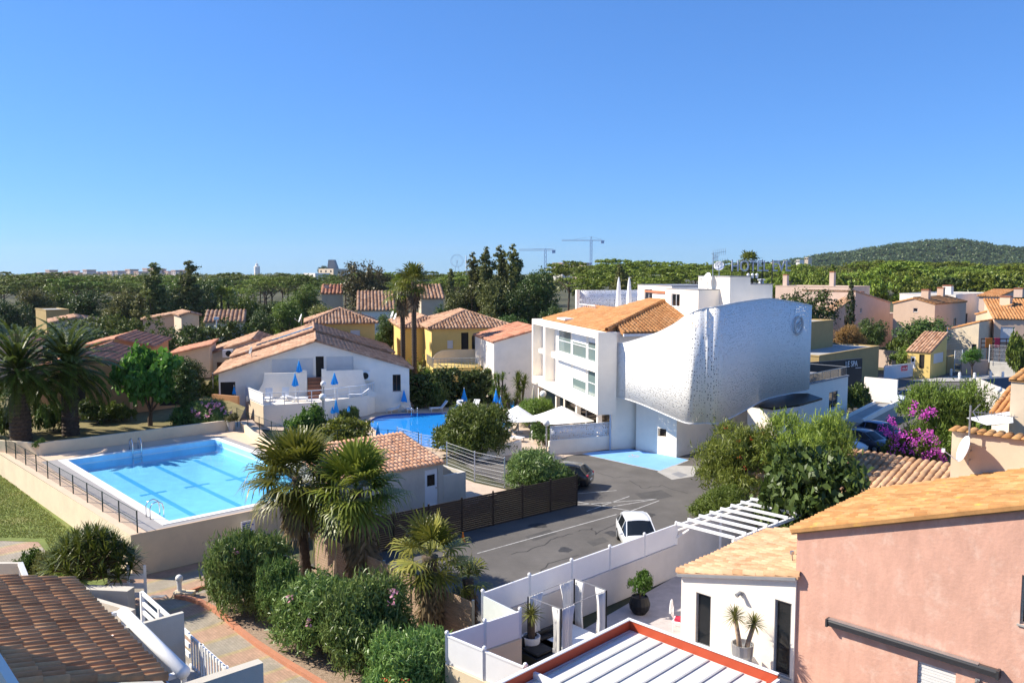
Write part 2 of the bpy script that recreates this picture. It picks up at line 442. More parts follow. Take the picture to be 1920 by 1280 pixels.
def tree(name, label, base, h, r, kind, i=0, trunk=.3, cat='tree', group=None, leaf=None, tr=None, tilt=0, ry=None):
    """base point, total height, crown radius; trunk = clear trunk share"""
    if kind=='round' and h*(1-trunk)>2.6*r: kind='tallround'
    t = thing(name, label, cat, base, 0, group)
    rng = random.Random(int(base[0]*131+base[1]*17+i))
    c = link('crown', crown(kind,i), t, (0,0,h*trunk), (0,0,rng.uniform(0,6.28)), (r, ry or r, h*(1-trunk)))
    if leaf:
        c.material_slots[0].link = 'OBJECT'; c.material_slots[0].material = M[leaf]
    key = (round(h*2)/2, round(r), kind in('pine','pinenear'))
    if key not in TRUNK:
        mb = limbs(int(h*10+r*3), max(.3,h*trunk*.95), tr or max(.06,h*.022), h*(.62 if trunk<.5 else .78), 6, r*.6)
        me = bpy.data.meshes.new('tree_trunk'); me.from_pydata(mb.v, [], mb.f); me.materials.append(M['bark'])
        me.polygons.foreach_set('use_smooth',[True]*len(mb.f)); TRUNK[key]=me
    link('trunk', TRUNK[key], t)
    return t
def tree_px(name, label, u, vtop, vbase_or_Y, wpx, kind, z0=0, Y=None, **kw):
    """tree whose foot is at depth Y (or photo row of foot) and whose top reaches row vtop"""
    if Y is None: b = G(u, vbase_or_Y, z0)
    else:
        b = DY(u, 600, Y); b.z = z0
    h = ZA(b.y, vtop) - z0
    r = wpx/2/FPX*b.y
    return tree(name, label, b, h, r, kind, **kw)
# palms
def frond_fan(g, origin, az, el, pet, rad, nseg=24, droop=.35, fold=.2):
    """one fan leaf: petiole + blade of pointed segments"""
    d = np.array([math.cos(az)*math.cos(el), math.sin(az)*math.cos(el), math.sin(el)])
    s = np.array([-math.sin(az), math.cos(az), 0.0]); n = np.cross(d, s)*-1
    n = np.cross(s, d); n = n if n[2] > -.99 else -n
    o = np.array(origin)
    hub = o + d*pet + np.array([0,0,-.06*pet])
    V=[];F=[]
    def strip(pts, ws, nn):
        b=len(V)
        for p,w in zip(pts,ws):
            V.append(p-nn*w); V.append(p+nn*w)
        for k in range(len(pts)-1):
            F.append((b+2*k,b+2*k+1,b+2*k+3,b+2*k+2))
    strip([o, o+d*pet*.5+np.array([0,0,.03*pet]), hub],[.03,.022,.018], s)
    for k in range(nseg):
        a = (k/(nseg-1)-.5)*R(250)
        dirv = d*math.cos(a) + s*math.sin(a)
        perp = -d*math.sin(a) + s*math.cos(a)
        ln = rad*(1-.25*(abs(a)/R(125))**2)*g.uniform(.88,1.08)
        lift = n*fold*math.cos(a)*.3
        w = ln*math.sin(R(250)/nseg/2)*1.05
        dz = np.array([0,0,-1.0])
        fl = n*(1 if k%2 else -1)*w*.3
        p0=hub; p1=hub+dirv*ln*.46+lift*ln*.4+fl; p2=hub+dirv*ln*.74+lift*ln*.4+dz*droop*ln*.10; p3=hub+dirv*ln*(1.0-droop*.2)*g.uniform(.9,1.08)+dz*droop*ln*.5*g.uniform(.6,1.4)+perp*ln*g.uniform(-.06,.06)
        strip([p0,p1,p2,p3],[.008,w*.50,w*.24,.004], perp)
    return V,F
def fan_palm(name, label, base, h, rad, n=32, pet=.9, yellow=False, skirt=1.2, tr=.22, seed=1, nseg=24, cat='palm tree', lean=(0,0), skirt_n=40, group=None):
    t = thing(name, label, cat, base, 0, group)
    g = random.Random(seed)
    def bake(fr, nm, m):
        V=[];F=[]
        for v,f in fr:
            b=len(V); V+=list(v); F+=[tuple(i+b for i in q) for q in f]
        return link(nm, npmesh(nm, np.array(V), np.array(F), M[m]), t)
    top = (lean[0],lean[1],h)
    fr=[];dead=[];yel=[]
    for k in range(n):
        q = k/n
        el = R(82) - R(118)*q**.9 + g.uniform(-.12,.12)
        az = k*2.39996 + g.uniform(-.25,.25)
        f = frond_fan(g, (top[0],top[1],top[2]-.25*q), az, el, pet*g.uniform(.8,1.15), rad*g.uniform(.85,1.1), nseg, .25+.6*q)
        (yel if (yellow and (g.random()<.45)) or (q>.9 and g.random()<.3) else fr).append(f)
    bake(fr, 'fronds', 'palm_green')
    if yel: bake(yel, 'yellowing_fronds', 'palm_yellow')
    for k in range(skirt_n):
        z = h - .5 - skirt*g.random()**1.2
        az = g.uniform(0,6.28)
        lx = lean[0]*z/h; ly = lean[1]*z/h
        dead.append(frond_fan(g, (lx+math.cos(az)*tr*.7,ly+math.sin(az)*tr*.7,z), az, R(-62)-R(18)*g.random(), pet*.45, rad*.6, 10, .5))
    if skirt_n: bake(dead, 'dead_fronds', 'palm_dead')
    mb = MB()
    prof = [];zz=0
    ns = max(8,int(h/.16))
    for k in range(ns+1):
        zz = h*k/ns
        prof.append((lean[0]*(k/ns)**1.5, lean[1]*(k/ns)**1.5, zz-.1))
    mb.tube(prof, [tr*(1.35-.35*min(1,k/6))*(1+.12*(k%2)) for k in range(ns+1)], 10)
    mb.build('trunk', M['palmbark'], t, smooth=True)
    return t
def frond_date(g, o, az, el, L, nl=34, curve=1.1, w=.42):
    V=[];F=[]
    d = np.array([math.cos(az),math.sin(az),0]); s = np.array([-math.sin(az),math.cos(az),0]); z=np.array([0,0,1.])
    pts=[];p=np.array(o,float);e=el
    st=10
    for i in range(st+1):
        pts.append(p.copy()); p = p + (d*math.cos(e)+z*math.sin(e))*L/st; e -= curve/st*(.5+i/st)
    b=0
    for i in range(st):
        ww=.03*(1-i/st)+.008
        b=len(V); V += [pts[i]-s*ww,pts[i]+s*ww,pts[i+1]+s*ww*.8,pts[i+1]-s*ww*.8]; F.append((b,b+1,b+2,b+3))
    for k in range(nl):
        t = .12+.88*k/nl; fi=t*st; i=min(st-1,int(fi)); q=pts[i]+(pts[i+1]-pts[i])*(fi-i); tg=pts[i+1]-pts[i]; tg/=np.linalg.norm(tg)
        ln = w*math.sin(PI*(.12+.8*t))**.6*g.uniform(.85,1.1)
        nn=np.cross(s,tg)
        for sd in (-1,1):
            dv = tg*.62 + s*sd*.75 + nn*.28*sd*0 + z*.12
            dv/=np.linalg.norm(dv)
            e1=q+dv*ln*.55; e2=q+dv*ln-z*ln*.22
            pw=np.cross(dv,z); pw/= (np.linalg.norm(pw)+1e-6); pw*=.05
            b=len(V); V+=[q-pw*.6,q+pw*.6,e1+pw,e1-pw]; F.append((b,b+1,b+2,b+3))
            b=len(V); V+=[e1-pw,e1+pw,e2+pw*.15,e2-pw*.15]; F.append((b,b+1,b+2,b+3))
    return V,F
def date_palm(name,label,base,h,L,n=60,seed=3,tr=.42):
    t=thing(name,label,'palm tree',base); g=random.Random(seed); V=[];F=[]
    for k in range(n):
        q=k/n; el=R(85)-R(115)*q+g.uniform(-.1,.1); az=k*2.39996+g.uniform(-.2,.2)
        v,f=frond_date(g,(0,0,h-.3*q),az,el,L*g.uniform(.85,1.1),36,1.25,.5)
        b=len(V);V+=v;F+=[tuple(i+b for i in x) for x in f]
    link('fronds',npmesh('date_fronds',np.array(V),np.array(F),M['date_green']),t)
    mb=MB(); ns=int(h/.14)
    mb.tube([(0,0,h*k/ns-.1) for k in range(ns+1)],[tr*(1.15-.2*k/ns)*(1+.1*(k%2)) for k in range(ns+1)],12)
    mb.build('trunk',M['palmbark'],t,smooth=False)
    return t
def sword_rosette(g, o, n, L, w, V, F, lo=-.5, hi=1.45):
    for k in range(n):
        az=k*2.39996+g.uniform(-.3,.3); el=hi-(hi-lo)*(k/n)**.9+g.uniform(-.1,.1)
        d=np.array([math.cos(az)*math.cos(el),math.sin(az)*math.cos(el),math.sin(el)]); s=np.array([-math.sin(az),math.cos(az),0])
        l=L*g.uniform(.8,1.1); o_=np.array(o)
        a=o_; m=o_+d*l*.5; e=o_+d*l+np.array([0,0,-.12*l])
        b=len(V); V+=[a-s*w*.5,a+s*w*.5,m+s*w,m-s*w]; F.append((b,b+1,b+2,b+3))
        b=len(V); V+=[m-s*w,m+s*w,e+s*.004,e-s*.004]; F.append((b,b+1,b+2,b+3))
def rosette_plant(name,label,base,heads,L,w,n=46,seed=1,cat='plant',leaf='yucca',group=None,stem_r=.07):
    """heads: list of (x,y,z) rosette centres, each on a stem rising from the base"""
    t=thing(name,label,cat,base,0,group); g=random.Random(seed);V=[];F=[]
    mb=MB()
    for (x,y,z) in heads:
        sword_rosette(g,(x,y,z),n,L*g.uniform(.85,1.1),w,V,F)
        mb.tube([(x*.15,y*.15,-.05),(x*.5,y*.5,z*.5),(x,y,z)],[stem_r*1.2,stem_r,stem_r*.9],7)
    link('leaves',npmesh('sword_leaves',np.array(V),np.array(F),M[leaf]),t)
    mb.build('stem',M['palmbark'],t,smooth=True)
    return t
# flowers scattered over a shrub: one part
def blossoms(parent, pts, size, m, per=9, seed=1, spread=.12):
    g=np.random.default_rng(seed); P=np.repeat(np.array(pts,float),per,0)
    P=P+g.normal(size=P.shape)*spread; n=len(P)
    N=_unit(g.normal(size=(n,3))+np.array([-.3,-.5,.6])); t=g.normal(size=(n,3)); t=_unit(t-N*np.sum(t*N,1,keepdims=True)); b=np.cross(N,t)
    s=size*g.uniform(.6,1.2,(n,1))*.5
    V=np.stack([P-t*s,P+b*s*.8,P+t*s,P-b*s*.8],1).reshape(-1,3)
    return link('flowers',npmesh('flowers',V,np.arange(4*n).reshape(-1,4),M[m]),parent)
# ---------------------------------------------------------------- tiled roofs
def tiles(P0, eu, ev, Lu, Lv, cw=.24, ch=.38, clip=None, seed=0, hgt=.42, sag=0):
    """barrel tiles over a slope: P0 low corner, eu along the eave, ev up the slope; returns V,F"""
    P0=np.array(P0,float);eu=np.array(eu,float);ev=np.array(ev,float);nn=np.cross(eu,ev)
    if nn[2]<0: nn=-nn
    nu=max(1,int(round(Lu/cw)));nv=max(1,int(round(Lv/ch)));cw=Lu/nu;ch=Lv/nv
    g=np.random.default_rng(seed)
    a=np.linspace(0,PI,6); x=np.cos(a)*.5*.94*cw; z=np.sin(a)*hgt*cw
    low=np.stack([x*1.06,np.full(6,-.05*1),z+.16*hgt*cw],1); hi=np.stack([x*.94,np.full(6,ch+.03),z*.95-.12*hgt*cw],1)
    T=np.concatenate([low,hi])
    Fq=[(k,k+1,7+k,6+k) for k in range(5)]+[(5,4,1,0),(4,3,2,1)]
    I,J=np.meshgrid(np.arange(nu),np.arange(nv),indexing='ij');I=I.ravel();J=J.ravel()
    cu=(I+.5)*cw;cv=(J+.5)*ch
    if clip is not None:
        k=np.array([clip(a_,b_) for a_,b_ in zip(cu,cv)]);cu=cu[k];cv=cv[k];J=J[k]
    n=len(cu)
    U=T[None,:,0]+cu[:,None]+g.normal(size=(n,1))*cw*.03
    Vv=T[None,:,1]+(cv-ch/2)[:,None]+g.normal(size=(n,1))*ch*.03
    Hh=T[None,:,2]+g.normal(size=(n,1))*.008
    X=P0+U[...,None]*eu+Vv[...,None]*ev+Hh[...,None]*nn
    F=(np.array(Fq)[None]+(np.arange(n)*12)[:,None,None]).reshape(-1,4)
    return X.reshape(-1,3),F
def ridge(a,b,r=.14,step=.42):
    """row of half-round ridge tiles"""
    a=Vector(a);b=Vector(b);n=max(1,int((b-a).length/step));mb=MB()
    for k in range(n):
        p=a.lerp(b,k/n);q=a.lerp(b,(k+1.08)/n)
        mb.tube([p+Vector((0,0,.03)),q],[r*1.08,r*.94],8,cap=True)
    v=np.array(mb.v);f=np.array([x for x in mb.f if len(x)==4])
    return v,f
def roof_mesh(parts,name,m,parent):
    V,F,I=cat_meshes([(v,f,0) for v,f in parts])
    return link(name,npmesh(name,V,F,M[m]),parent)
def slab(poly3,th=.1):
    """thin slab under the tiles, polygon in 3D order, as quads/tri"""
    n=len(poly3);v=[tuple(p) for p in poly3]+[(p[0],p[1],p[2]-th) for p in poly3]
    return v,[tuple(range(n)),tuple(range(2*n-1,n-1,-1))]+[(i,n+i,n+(i+1)%n,(i+1)%n) for i in range(n)]
# ---------------------------------------------------------------- houses
def face_wall(mb, o, ux, n, Lf, ztop, ops, rev=.14, profile=None, mi=0):
    """outer wall face with real openings: o corner, ux along, n outward normal; ops (s,z,w,h)"""
    o=Vector(o);ux=Vector(ux);n=Vector(n);uz=Vector((0,0,1))
    pr=sorted(profile) if profile else [(0,ztop),(Lf,ztop)]
    def top(x):
        for (a,za),(b,zb) in zip(pr,pr[1:]):
            if x<=b+1e-6: return za+(zb-za)*(x-a)/max(1e-6,b-a)
        return pr[-1][1]
    S=sorted({0,Lf}|{q[0] for q in pr}|{min(Lf,max(0,a)) for p in ops for a in (p[0],p[0]+p[2])})
    Z=sorted({0}|{max(0,a) for p in ops for a in (p[1],p[1]+p[3])})
    P=lambda s,z,d=0:o+ux*s+uz*z-n*d
    for i in range(len(S)-1):
        t0,t1=top(S[i]),top(S[i+1]);zz=[z for z in Z if z<min(t0,t1)-.01]
        if S[i+1]-S[i]<1e-4: continue
        for j in range(len(zz)):
            last=j==len(zz)-1
            u0,u1=(t0,t1) if last else (zz[j+1],zz[j+1])
            cs=(S[i]+S[i+1])/2;cz=(zz[j]+min(u0,u1))/2
            if any(p[0]<cs<p[0]+p[2] and p[1]<cz<p[1]+p[3] for p in ops): continue
            mb.add([P(S[i],zz[j]),P(S[i+1],zz[j]),P(S[i+1],u1),P(S[i],u0)],[(0,1,2,3)],mi)
    for s,z,w,h in [p[:4] for p in ops]:
        c=[(s,z),(s+w,z),(s+w,z+h),(s,z+h)]
        for k in range(4):
            a,b=c[k],c[(k+1)%4]
            mb.add([P(*a),P(*a,rev),P(*b,rev),P(*b)],[(0,1,2,3)],mi)
def opening(parent, o, ux, n, s, z, w, h, kind, rev=.14):
    """fills one opening with its window, shutter or door"""
    o=Vector(o);ux=Vector(ux);n=Vector(n)
    Mx=Matrix(((ux.x,-n.x,0,0),(ux.y,-n.y,0,0),(0,0,1,0),(0,0,0,1)));B=o+ux*s+Vector((0,0,z))
    Mx.translation=B
    f=MB();t=.06;d0=rev-.07
    frame={'win':'whitepaint','winbrown':'brown','wingrey':'grey','winbeige':'beigecloth'}.get(kind)
    if frame:
        for q in ((0,0,t,h),(w-t,0,w,h),(t,0,w-t,t),(t,h-t,w-t,h)): f.bx(q[0],d0,q[1],q[2],d0+.06,q[3],0,Mx)
        if w>.75: f.bx(w/2-.03,d0,t,w/2+.03,d0+.06,h-t,0,Mx)
        fr=f.build('window',M[frame],parent)
        MB().bx(t,d0+.03,t,w-t,d0+.045,h-t,0,Mx).build('pane',M['glass'],fr)
        if kind=='winbeige':
            MB().bx(t+.02,d0-.01,h*.45,w-t-.02,d0-.004,h-t,0,Mx).build('blind',M['canvas'],fr)
        sl=MB().bx(-.06,-.05,-.05,w+.06,rev-.02,-.003,0,Mx).build('sill',M['concrete'],fr)
    elif kind=='shut':
        n_=max(6,int(h/.09))
        for k in range(n_): f.bx(.005,d0+.008*(k%2),h*k/n_,w-.005,d0+.05,h*(k+1)/n_-.012,0,Mx)
        f.bx(.005,d0+.03,0,w-.005,d0+.056,h,0,Mx)
        f.build('shutter',M['shutter'],parent)
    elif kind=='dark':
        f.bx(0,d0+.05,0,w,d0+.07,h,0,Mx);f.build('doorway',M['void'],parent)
    elif kind in('door','doorbrown'):
        f.bx(.01,d0,0,w-.01,d0+.05,h-.01,0,Mx);dd=f.build('door',M['whitepaint' if kind=='door' else 'brown'],parent)
        MB().bx(w*.22,d0-.012,h*.55,w*.78,d0-.002,h*.85,0,Mx).build('pane',M['glass'],dd)
        MB().bx(w*.82,d0-.05,h*.46,w*.9,d0-.002,h*.49,0,Mx).build('handle',M['chrome'],dd)
    elif kind=='arch':
        pts=[(t,0)]+[(w/2-math.cos(PI*k/10)*(w/2-.02),h-w/2+math.sin(PI*k/10)*(w/2-.02)) for k in range(11)]+[(w-t,0)]
        vs=[Mx@Vector((a,d0+.05,b)) for a,b in pts];f.add(vs,[tuple(range(len(vs)))]);wn=f.build('arched_window',M['glass'],parent)
        g=MB();
        for k in (1,-1):
            cx=0 if k==1 else w
            crn=[(cx,h-w/2)]+[(w/2-k*math.cos(PI*j/10)*(w/2),h-w/2+math.sin(PI*j/10)*w/2) for j in range(6)]+[(w/2,h),(cx,h)]
            vs=[Mx@Vector((a,.01,b)) for a,b in crn];g.add(vs,[tuple(range(len(vs)))])
        g.build('arch_surround',M['yellow'],wn)
def house(name,label,cat,K,L,W,h,rz,wall,roof='gable_x',p=.28,tile='tile_mix',ops=(),group=None,cw=.4,ch=.6,over=.3,chim=(),hgt=.42,extra=None):
    """K = near corner (local x=L,y=0); local x runs towards the near right, y towards the far right"""
    ex=Vector((math.cos(rz),math.sin(rz),0));O=Vector(K)-ex*L
    t=thing(name,label,cat,O,rz,group)
    rise=0
    if roof=='gable_x': hz=lambda x,y:h+p*(W/2-abs(y-W/2))
    elif roof=='gable_y': hz=lambda x,y:h+p*(L/2-abs(x-L/2))
    elif roof=='y+': hz=lambda x,y:h+p*y
    elif roof=='y-': hz=lambda x,y:h+p*(W-y)
    elif roof=='x+': hz=lambda x,y:h+p*x
    elif roof=='x-': hz=lambda x,y:h+p*(L-x)
    else: hz=lambda x,y:h
    mb=MB()
    faces={'f':((0,0,0),(1,0,0),(0,-1,0),L),'r':((L,0,0),(0,1,0),(1,0,0),W),'b':((L,W,0),(-1,0,0),(0,1,0),L),'l':((0,W,0),(0,-1,0),(-1,0,0),W)}
    for k,(o,ux,n,Lf) in faces.items():
        ov=Vector(o);uv=Vector(ux)
        zz=lambda s:hz(*(ov+uv*s).xy)
        prof=[(s,zz(s)) for s in (Lf,Lf/2,0)]
        pr=prof if any(q[1]>h+.01 for q in prof) else None
        oo=[q[1:5] for q in ops if q[0]==k]
        face_wall(mb,o,ux,n,Lf,h,oo,.14,pr)
        for q in ops:
            if q[0]==k: opening(t,o,ux,n,*q[1:6])
    mb.build('wall',M[wall],t)
    tp=[];sb=MB()
    def slope(P0,eu,ev,Lu,Lv,clip=None,poly=None):
        eu=Vector(eu).normalized();ev=Vector(ev).normalized();P0=Vector(P0)
        tp.append(tiles(P0,eu,ev,Lu,Lv,cw,ch,clip,int(abs(P0.x*7+P0.y*3+Lu*5)),hgt))
        pl=poly or [P0,P0+eu*Lu,P0+eu*Lu+ev*Lv,P0+ev*Lv]
        sb.add(*slab([q+Vector((0,0,.0)) for q in pl]))
    o=over;sq=math.sqrt(1+p*p);z=h+.1
    if roof=='gable_x':
        Lv=(W/2+o)*sq
        slope((-o,-o,z-p*o),(1,0,0),(0,1,p),L+2*o,Lv);slope((L+o,W+o,z-p*o),(-1,0,0),(0,-1,p),L+2*o,Lv)
        tp.append(ridge((-o,W/2,z+p*W/2+.05),(L+o,W/2,z+p*W/2+.05)))
    elif roof=='gable_y':
        Lv=(L/2+o)*sq
        slope((-o,W+o,z-p*o),(0,-1,0),(1,0,p),W+2*o,Lv);slope((L+o,-o,z-p*o),(0,1,0),(-1,0,p),W+2*o,Lv)
        tp.append(ridge((L/2,-o,z+p*L/2+.05),(L/2,W+o,z+p*L/2+.05)))
    elif roof=='y+': slope((-o,-o,z-p*o),(1,0,0),(0,1,p),L+2*o,(W+2*o)*sq)
    elif roof=='y-': slope((L+o,W+o,z-p*o),(-1,0,0),(0,-1,p),L+2*o,(W+2*o)*sq)
    elif roof=='x+': slope((-o,W+o,z-p*o),(0,-1,0),(1,0,p),W+2*o,(L+2*o)*sq)
    elif roof=='x-': slope((L+o,-o,z-p*o),(0,1,0),(-1,0,p),W+2*o,(L+2*o)*sq)
    elif roof=='hip':
        LL,WW=L+2*o,W+2*o;m=min(LL,WW)/2;ze=z-p*o
        if LL>=WW: A=Vector((-o+m,-o+m,ze+p*m));B=Vector((L+o-m,-o+m,ze+p*m))
        else: A=Vector((-o+m,-o+m,ze+p*m));B=Vector((-o+m,W+o-m,ze+p*m))
        c=[Vector((-o,-o,ze)),Vector((L+o,-o,ze)),Vector((L+o,W+o,ze)),Vector((-o,W+o,ze))]
        d=[((1,0,0),(0,1,p),LL),((0,1,0),(-1,0,p),WW),((-1,0,0),(0,-1,p),LL),((0,-1,0),(1,0,p),WW)]
        for k in range(4):
            eu,ev,Lu=d[k]
            clip=lambda a,b,Lu=Lu:b/sq<a and b/sq<Lu-a
            if LL>=WW: poly=[c[0],c[1],B,A] if k==0 else [c[1],c[2],B] if k==1 else [c[2],c[3],A,B] if k==2 else [c[3],c[0],A]
            else: poly=[c[0],c[1],A] if k==0 else [c[1],c[2],B,A] if k==1 else [c[2],c[3],B] if k==2 else [c[3],c[0],A,B]
            slope(c[k],eu,ev,Lu,m*sq,clip,poly)
        up=Vector((0,0,.06))
        E=[(c[0],A),(c[1],B if LL>=WW else A),(c[2],B),(c[3],A if LL>=WW else B),(A,B)]
        for a,b in E:
            if (b-a).length>.5: tp.append(ridge(a+up,b+up))
    if roof!='flat':
        rf=roof_mesh(tp,'roof',tile,t)
        sb.build('roof_deck',M[tile],rf)
    else:
        r=MB();w=.25
        r.bx(-.06,-.06,h-.02,L+.06,w,h+.12).bx(-.06,W-w,h-.02,L+.06,W+.06,h+.12).bx(-.06,w,h-.02,w,W-w,h+.12).bx(L-w,w,h-.02,L+.06,W-w,h+.12)
        rf=r.build('parapet',M[wall],t)
        MB().bx(w,w,h-.1,L-w,W-w,h-.02).build('roof',M['concrete'],t)
    for (x,y,s,hh) in chim:
        c=MB();zb=hz(x,y)-.3
        c.bx(x-s/2,y-s/2,zb,x+s/2,y+s/2,zb+hh+.3)
        ch_=c.build('chimney',M[wall],rf)
        c2=MB().bx(x-s/2-.06,y-s/2-.06,zb+hh+.302,x+s/2+.06,y+s/2+.06,zb+hh+.38).bx(x-s/2,y-s/2,zb+hh+.42,x+s/2,y+s/2,zb+hh+.5)
        for a in(-1,1):
            for b in(-1,1): c2.bx(x+a*(s/2-.06)-.05,y+b*(s/2-.06)-.05,zb+hh+.38,x+a*(s/2-.06)+.05,y+b*(s/2-.06)+.05,zb+hh+.42)
        c2.build('chimney_cap',M['terracotta'],ch_)
    return t
def house_px(name,label,cat,u,v,z0,uL,uR,veave,wall,rz=R(-50),**kw):
    """near corner over photo point (u,v) on level z0; faces run out to photo columns uL and uR"""
    Y=kw.pop('Y',None)
    if Y: K=DY(u,600,Y);K.z=z0
    else: K=G(u,v,z0)
    ex=Vector((math.cos(rz),math.sin(rz),0));ey=Vector((-ex.y,ex.x,0))
    L=kw.pop('L',None) or abs(along(K,-ex,uL));W=kw.pop('W',None) or abs(along(K,ey,uR))
    h=ZA(K.y,veave)-z0
    return house(name,label,cat,K,L,W,h,rz,wall,**kw)
# ================================================================ ground
def sheet(name, pts, z, m, kind='structure', label=None):
    mb = MB(); n = len(pts)
    a = sum(pts[i][0]*pts[(i+1)%n][1]-pts[(i+1)%n][0]*pts[i][1] for i in range(n))
    if a < 0: pts = pts[::-1]
    mb.add([(p[0],p[1],z) for p in pts], [tuple(range(n))])
    o = mb.build(name, m); tag(o, kind=kind)
    if label: o['label'] = label
    return o
def gp(l, z=0): return [G(u,v,z).xy for u,v in l]
M['ground'] = mat('dry_ground', (.085,.085,.045), .95, .3, .25, .4, 3, stain=((.16,.13,.08), .6))
M['asphalt'] = mat('asphalt', (.122,.112,.103), .9, .22, .35, .35, 40, stain=((.165,.152,.138), .6))
M['paint'] = mat('road_paint', (.44,.43,.41), .85, .3, 3, stain=((.16,.15,.14), .8))
M['bluepaint'] = mat('blue_ground_paint', (.22,.46,.86), .7, .06, .8, .1, 30, stain=((.3,.6,.86), .3))
M['deck'] = mat('pool_deck_paving', (.66,.49,.35), .85, .06, .8, .15, 30, stain=((.55,.42,.31), .25))
M['greydeck'] = mat('grey_pool_edge_slabs', (.34,.32,.31), .8, .1, 2)
M['coping'] = mat('white_pool_coping', (.78,.77,.74), .6, .05, 2)
M['gravel'] = mat('gravel_bed', (.34,.25,.18), .95, .3, 9, .9, 30, stain=((.16,.09,.06), .7))
M['brick'] = mat('red_brick_edge', (.50,.22,.13), .85, .12, 3, .3, 20)
M['drygrass'] = mat('dry_lawn', (.22,.18,.08), .95, .25, .8, .5, 15, stain=((.1,.11,.03), .6))
M['lawn'] = mat('green_lawn', (.16,.20,.05), .95, .25, 1.2, .6, 20, stain=((.30,.24,.11), .7))
M['pavlight'] = mat('pale_terrace_paving', (.56,.44,.34), .85, .08, 1.2, .2, 30)
def paver_mat():
    m,n,l,b=_nt('brick_paver_path')
    tc=n.new('ShaderNodeTexCoord');mp=n.new('ShaderNodeMapping');mp.inputs['Rotation'].default_value=(0,0,R(48))
    l.new(tc.outputs['Object'],mp.inputs[0])
    bk=n.new('ShaderNodeTexBrick');bk.inputs['Scale'].default_value=2.4;bk.inputs['Mortar Size'].default_value=.012
    bk.inputs['Color1'].default_value=(.36,.31,.25,1);bk.inputs['Color2'].default_value=(.30,.265,.21,1);bk.inputs['Mortar'].default_value=(.22,.19,.15,1)
    l.new(mp.outputs[0],bk.inputs['Vector'])
    wv=n.new('ShaderNodeTexWave');wv.inputs['Scale'].default_value=.13;wv.inputs['Distortion'].default_value=13;wv.inputs['Detail'].default_value=2;wv.inputs['Detail Scale'].default_value=.35
    l.new(mp.outputs[0],wv.inputs['Vector'])
    cr=n.new('ShaderNodeValToRGB');e=cr.color_ramp.elements;cr.color_ramp.interpolation='EASE'
    e[0].color=(1,.99,.96,1);e[0].position=.3;e[1].color=(1.25,.92,.78,1);e[1].position=.8
    x=e.new(.55);x.color=(1.2,1.08,.72,1)
    l.new(wv.outputs[0],cr.inputs[0])
    nz=n.new('ShaderNodeTexNoise');nz.inputs['Scale'].default_value=1.6;nz.inputs['Detail'].default_value=8
    l.new(tc.outputs['Object'],nz.inputs['Vector'])
    mr=n.new('ShaderNodeMapRange');mr.inputs['To Min'].default_value=.7;mr.inputs['To Max'].default_value=1.3;l.new(nz.outputs[0],mr.inputs['Value'])
    a=n.new('ShaderNodeMix');a.data_type='RGBA';a.blend_type='MULTIPLY';a.inputs['Factor'].default_value=1
    l.new(bk.outputs[0],a.inputs['A']);l.new(cr.outputs[0],a.inputs['B'])
    c=n.new('ShaderNodeMix');c.data_type='RGBA';c.blend_type='MULTIPLY';c.inputs['Factor'].default_value=1
    l.new(a.outputs['Result'],c.inputs['A']);l.new(mr.outputs[0],c.inputs['B']);l.new(c.outputs['Result'],b.inputs['Base Color'])
    b.inputs['Roughness'].default_value=.9
    return m
M['paver']=paver_mat()
gm=MB();Ng=40
gm.add([(-3500,-150,-.06),(3500,-150,-.06),(3500,4500,-.06),(-3500,4500,-.06)],[(0,1,2,3)])
tag(gm.build('ground',M['ground']),kind='structure')
sheet('car_park',[(-9.9,38.2),(3.8,48.9),(-.2,52.9),(-2.6,56.6),(-6,66.5),(8,67),(12,72),(30,92),(40,104),(48,112),(90,122),(120,118),(75,95),(45,76),(30,62),(18,49),(8.3,38.7),(-1.4,29.8)],0,M['asphalt'])
sheet('paved_path',[(-26,14),(-4,14),(-3.5,25),(-6.5,27),(-8.3,28.5),(-10,30.2),(-11.5,32),(-13.2,33.6),(-14.3,34.3),(-9,37.6),(-12.8,41.2),(-17.5,37),(-22,33),(-26,30)],0,M['paver'])
sheet('gravel_bed',[(-6.4,26.9),(-8.15,28.5),(-9.85,30.2),(-11.4,32.05),(-13.1,33.75),(-14.2,34.4),(-9.3,37.7),(-7.6,35.6),(-3.9,32),(-1.9,29.9),(-2.5,26),(-3.4,25)],.012,M['gravel'])
# painted markings
def line(u0,v0,u1,v1,w=.085,name='parking_line'):
    a=G(u0,v0);b=G(u1,v1);d=(b-a).normalized();s=Vector((-d.y,d.x,0))*w/2
    o=sheet(name,[(a-s).xy,(b-s).xy,(b+s).xy,(a+s).xy],.006,M['paint']);return o
for q in [(895,1037,1156,964),(1082,925,1156,919),(1082,946,1232,935),(1150,949,1232,935),(1182,958,1236,938),(1180,957,1082,940),(1260,875,1310,876),(1100,958,1180,930)]: line(*q)
bp=gp([(1084,849),(1180,841),(1192,843),(1268,857),(1292,862),(1238,883)])
sheet('blue_bay_paint',bp,.005,M['bluepaint'])
for a,b in [((1084,849),(1238,883)),((1238,883),(1292,862))]: line(*a,*b,.14,'bay_outline')
sheet('asphalt_patch',gp([(1232,884),(1262,872),(1310,874),(1300,893),(1260,899)]),.007,M['concrete'])
sheet('manhole_frame',gp([(1258,888),(1272,884),(1290,890),(1276,895)]),.011,M['grey'])
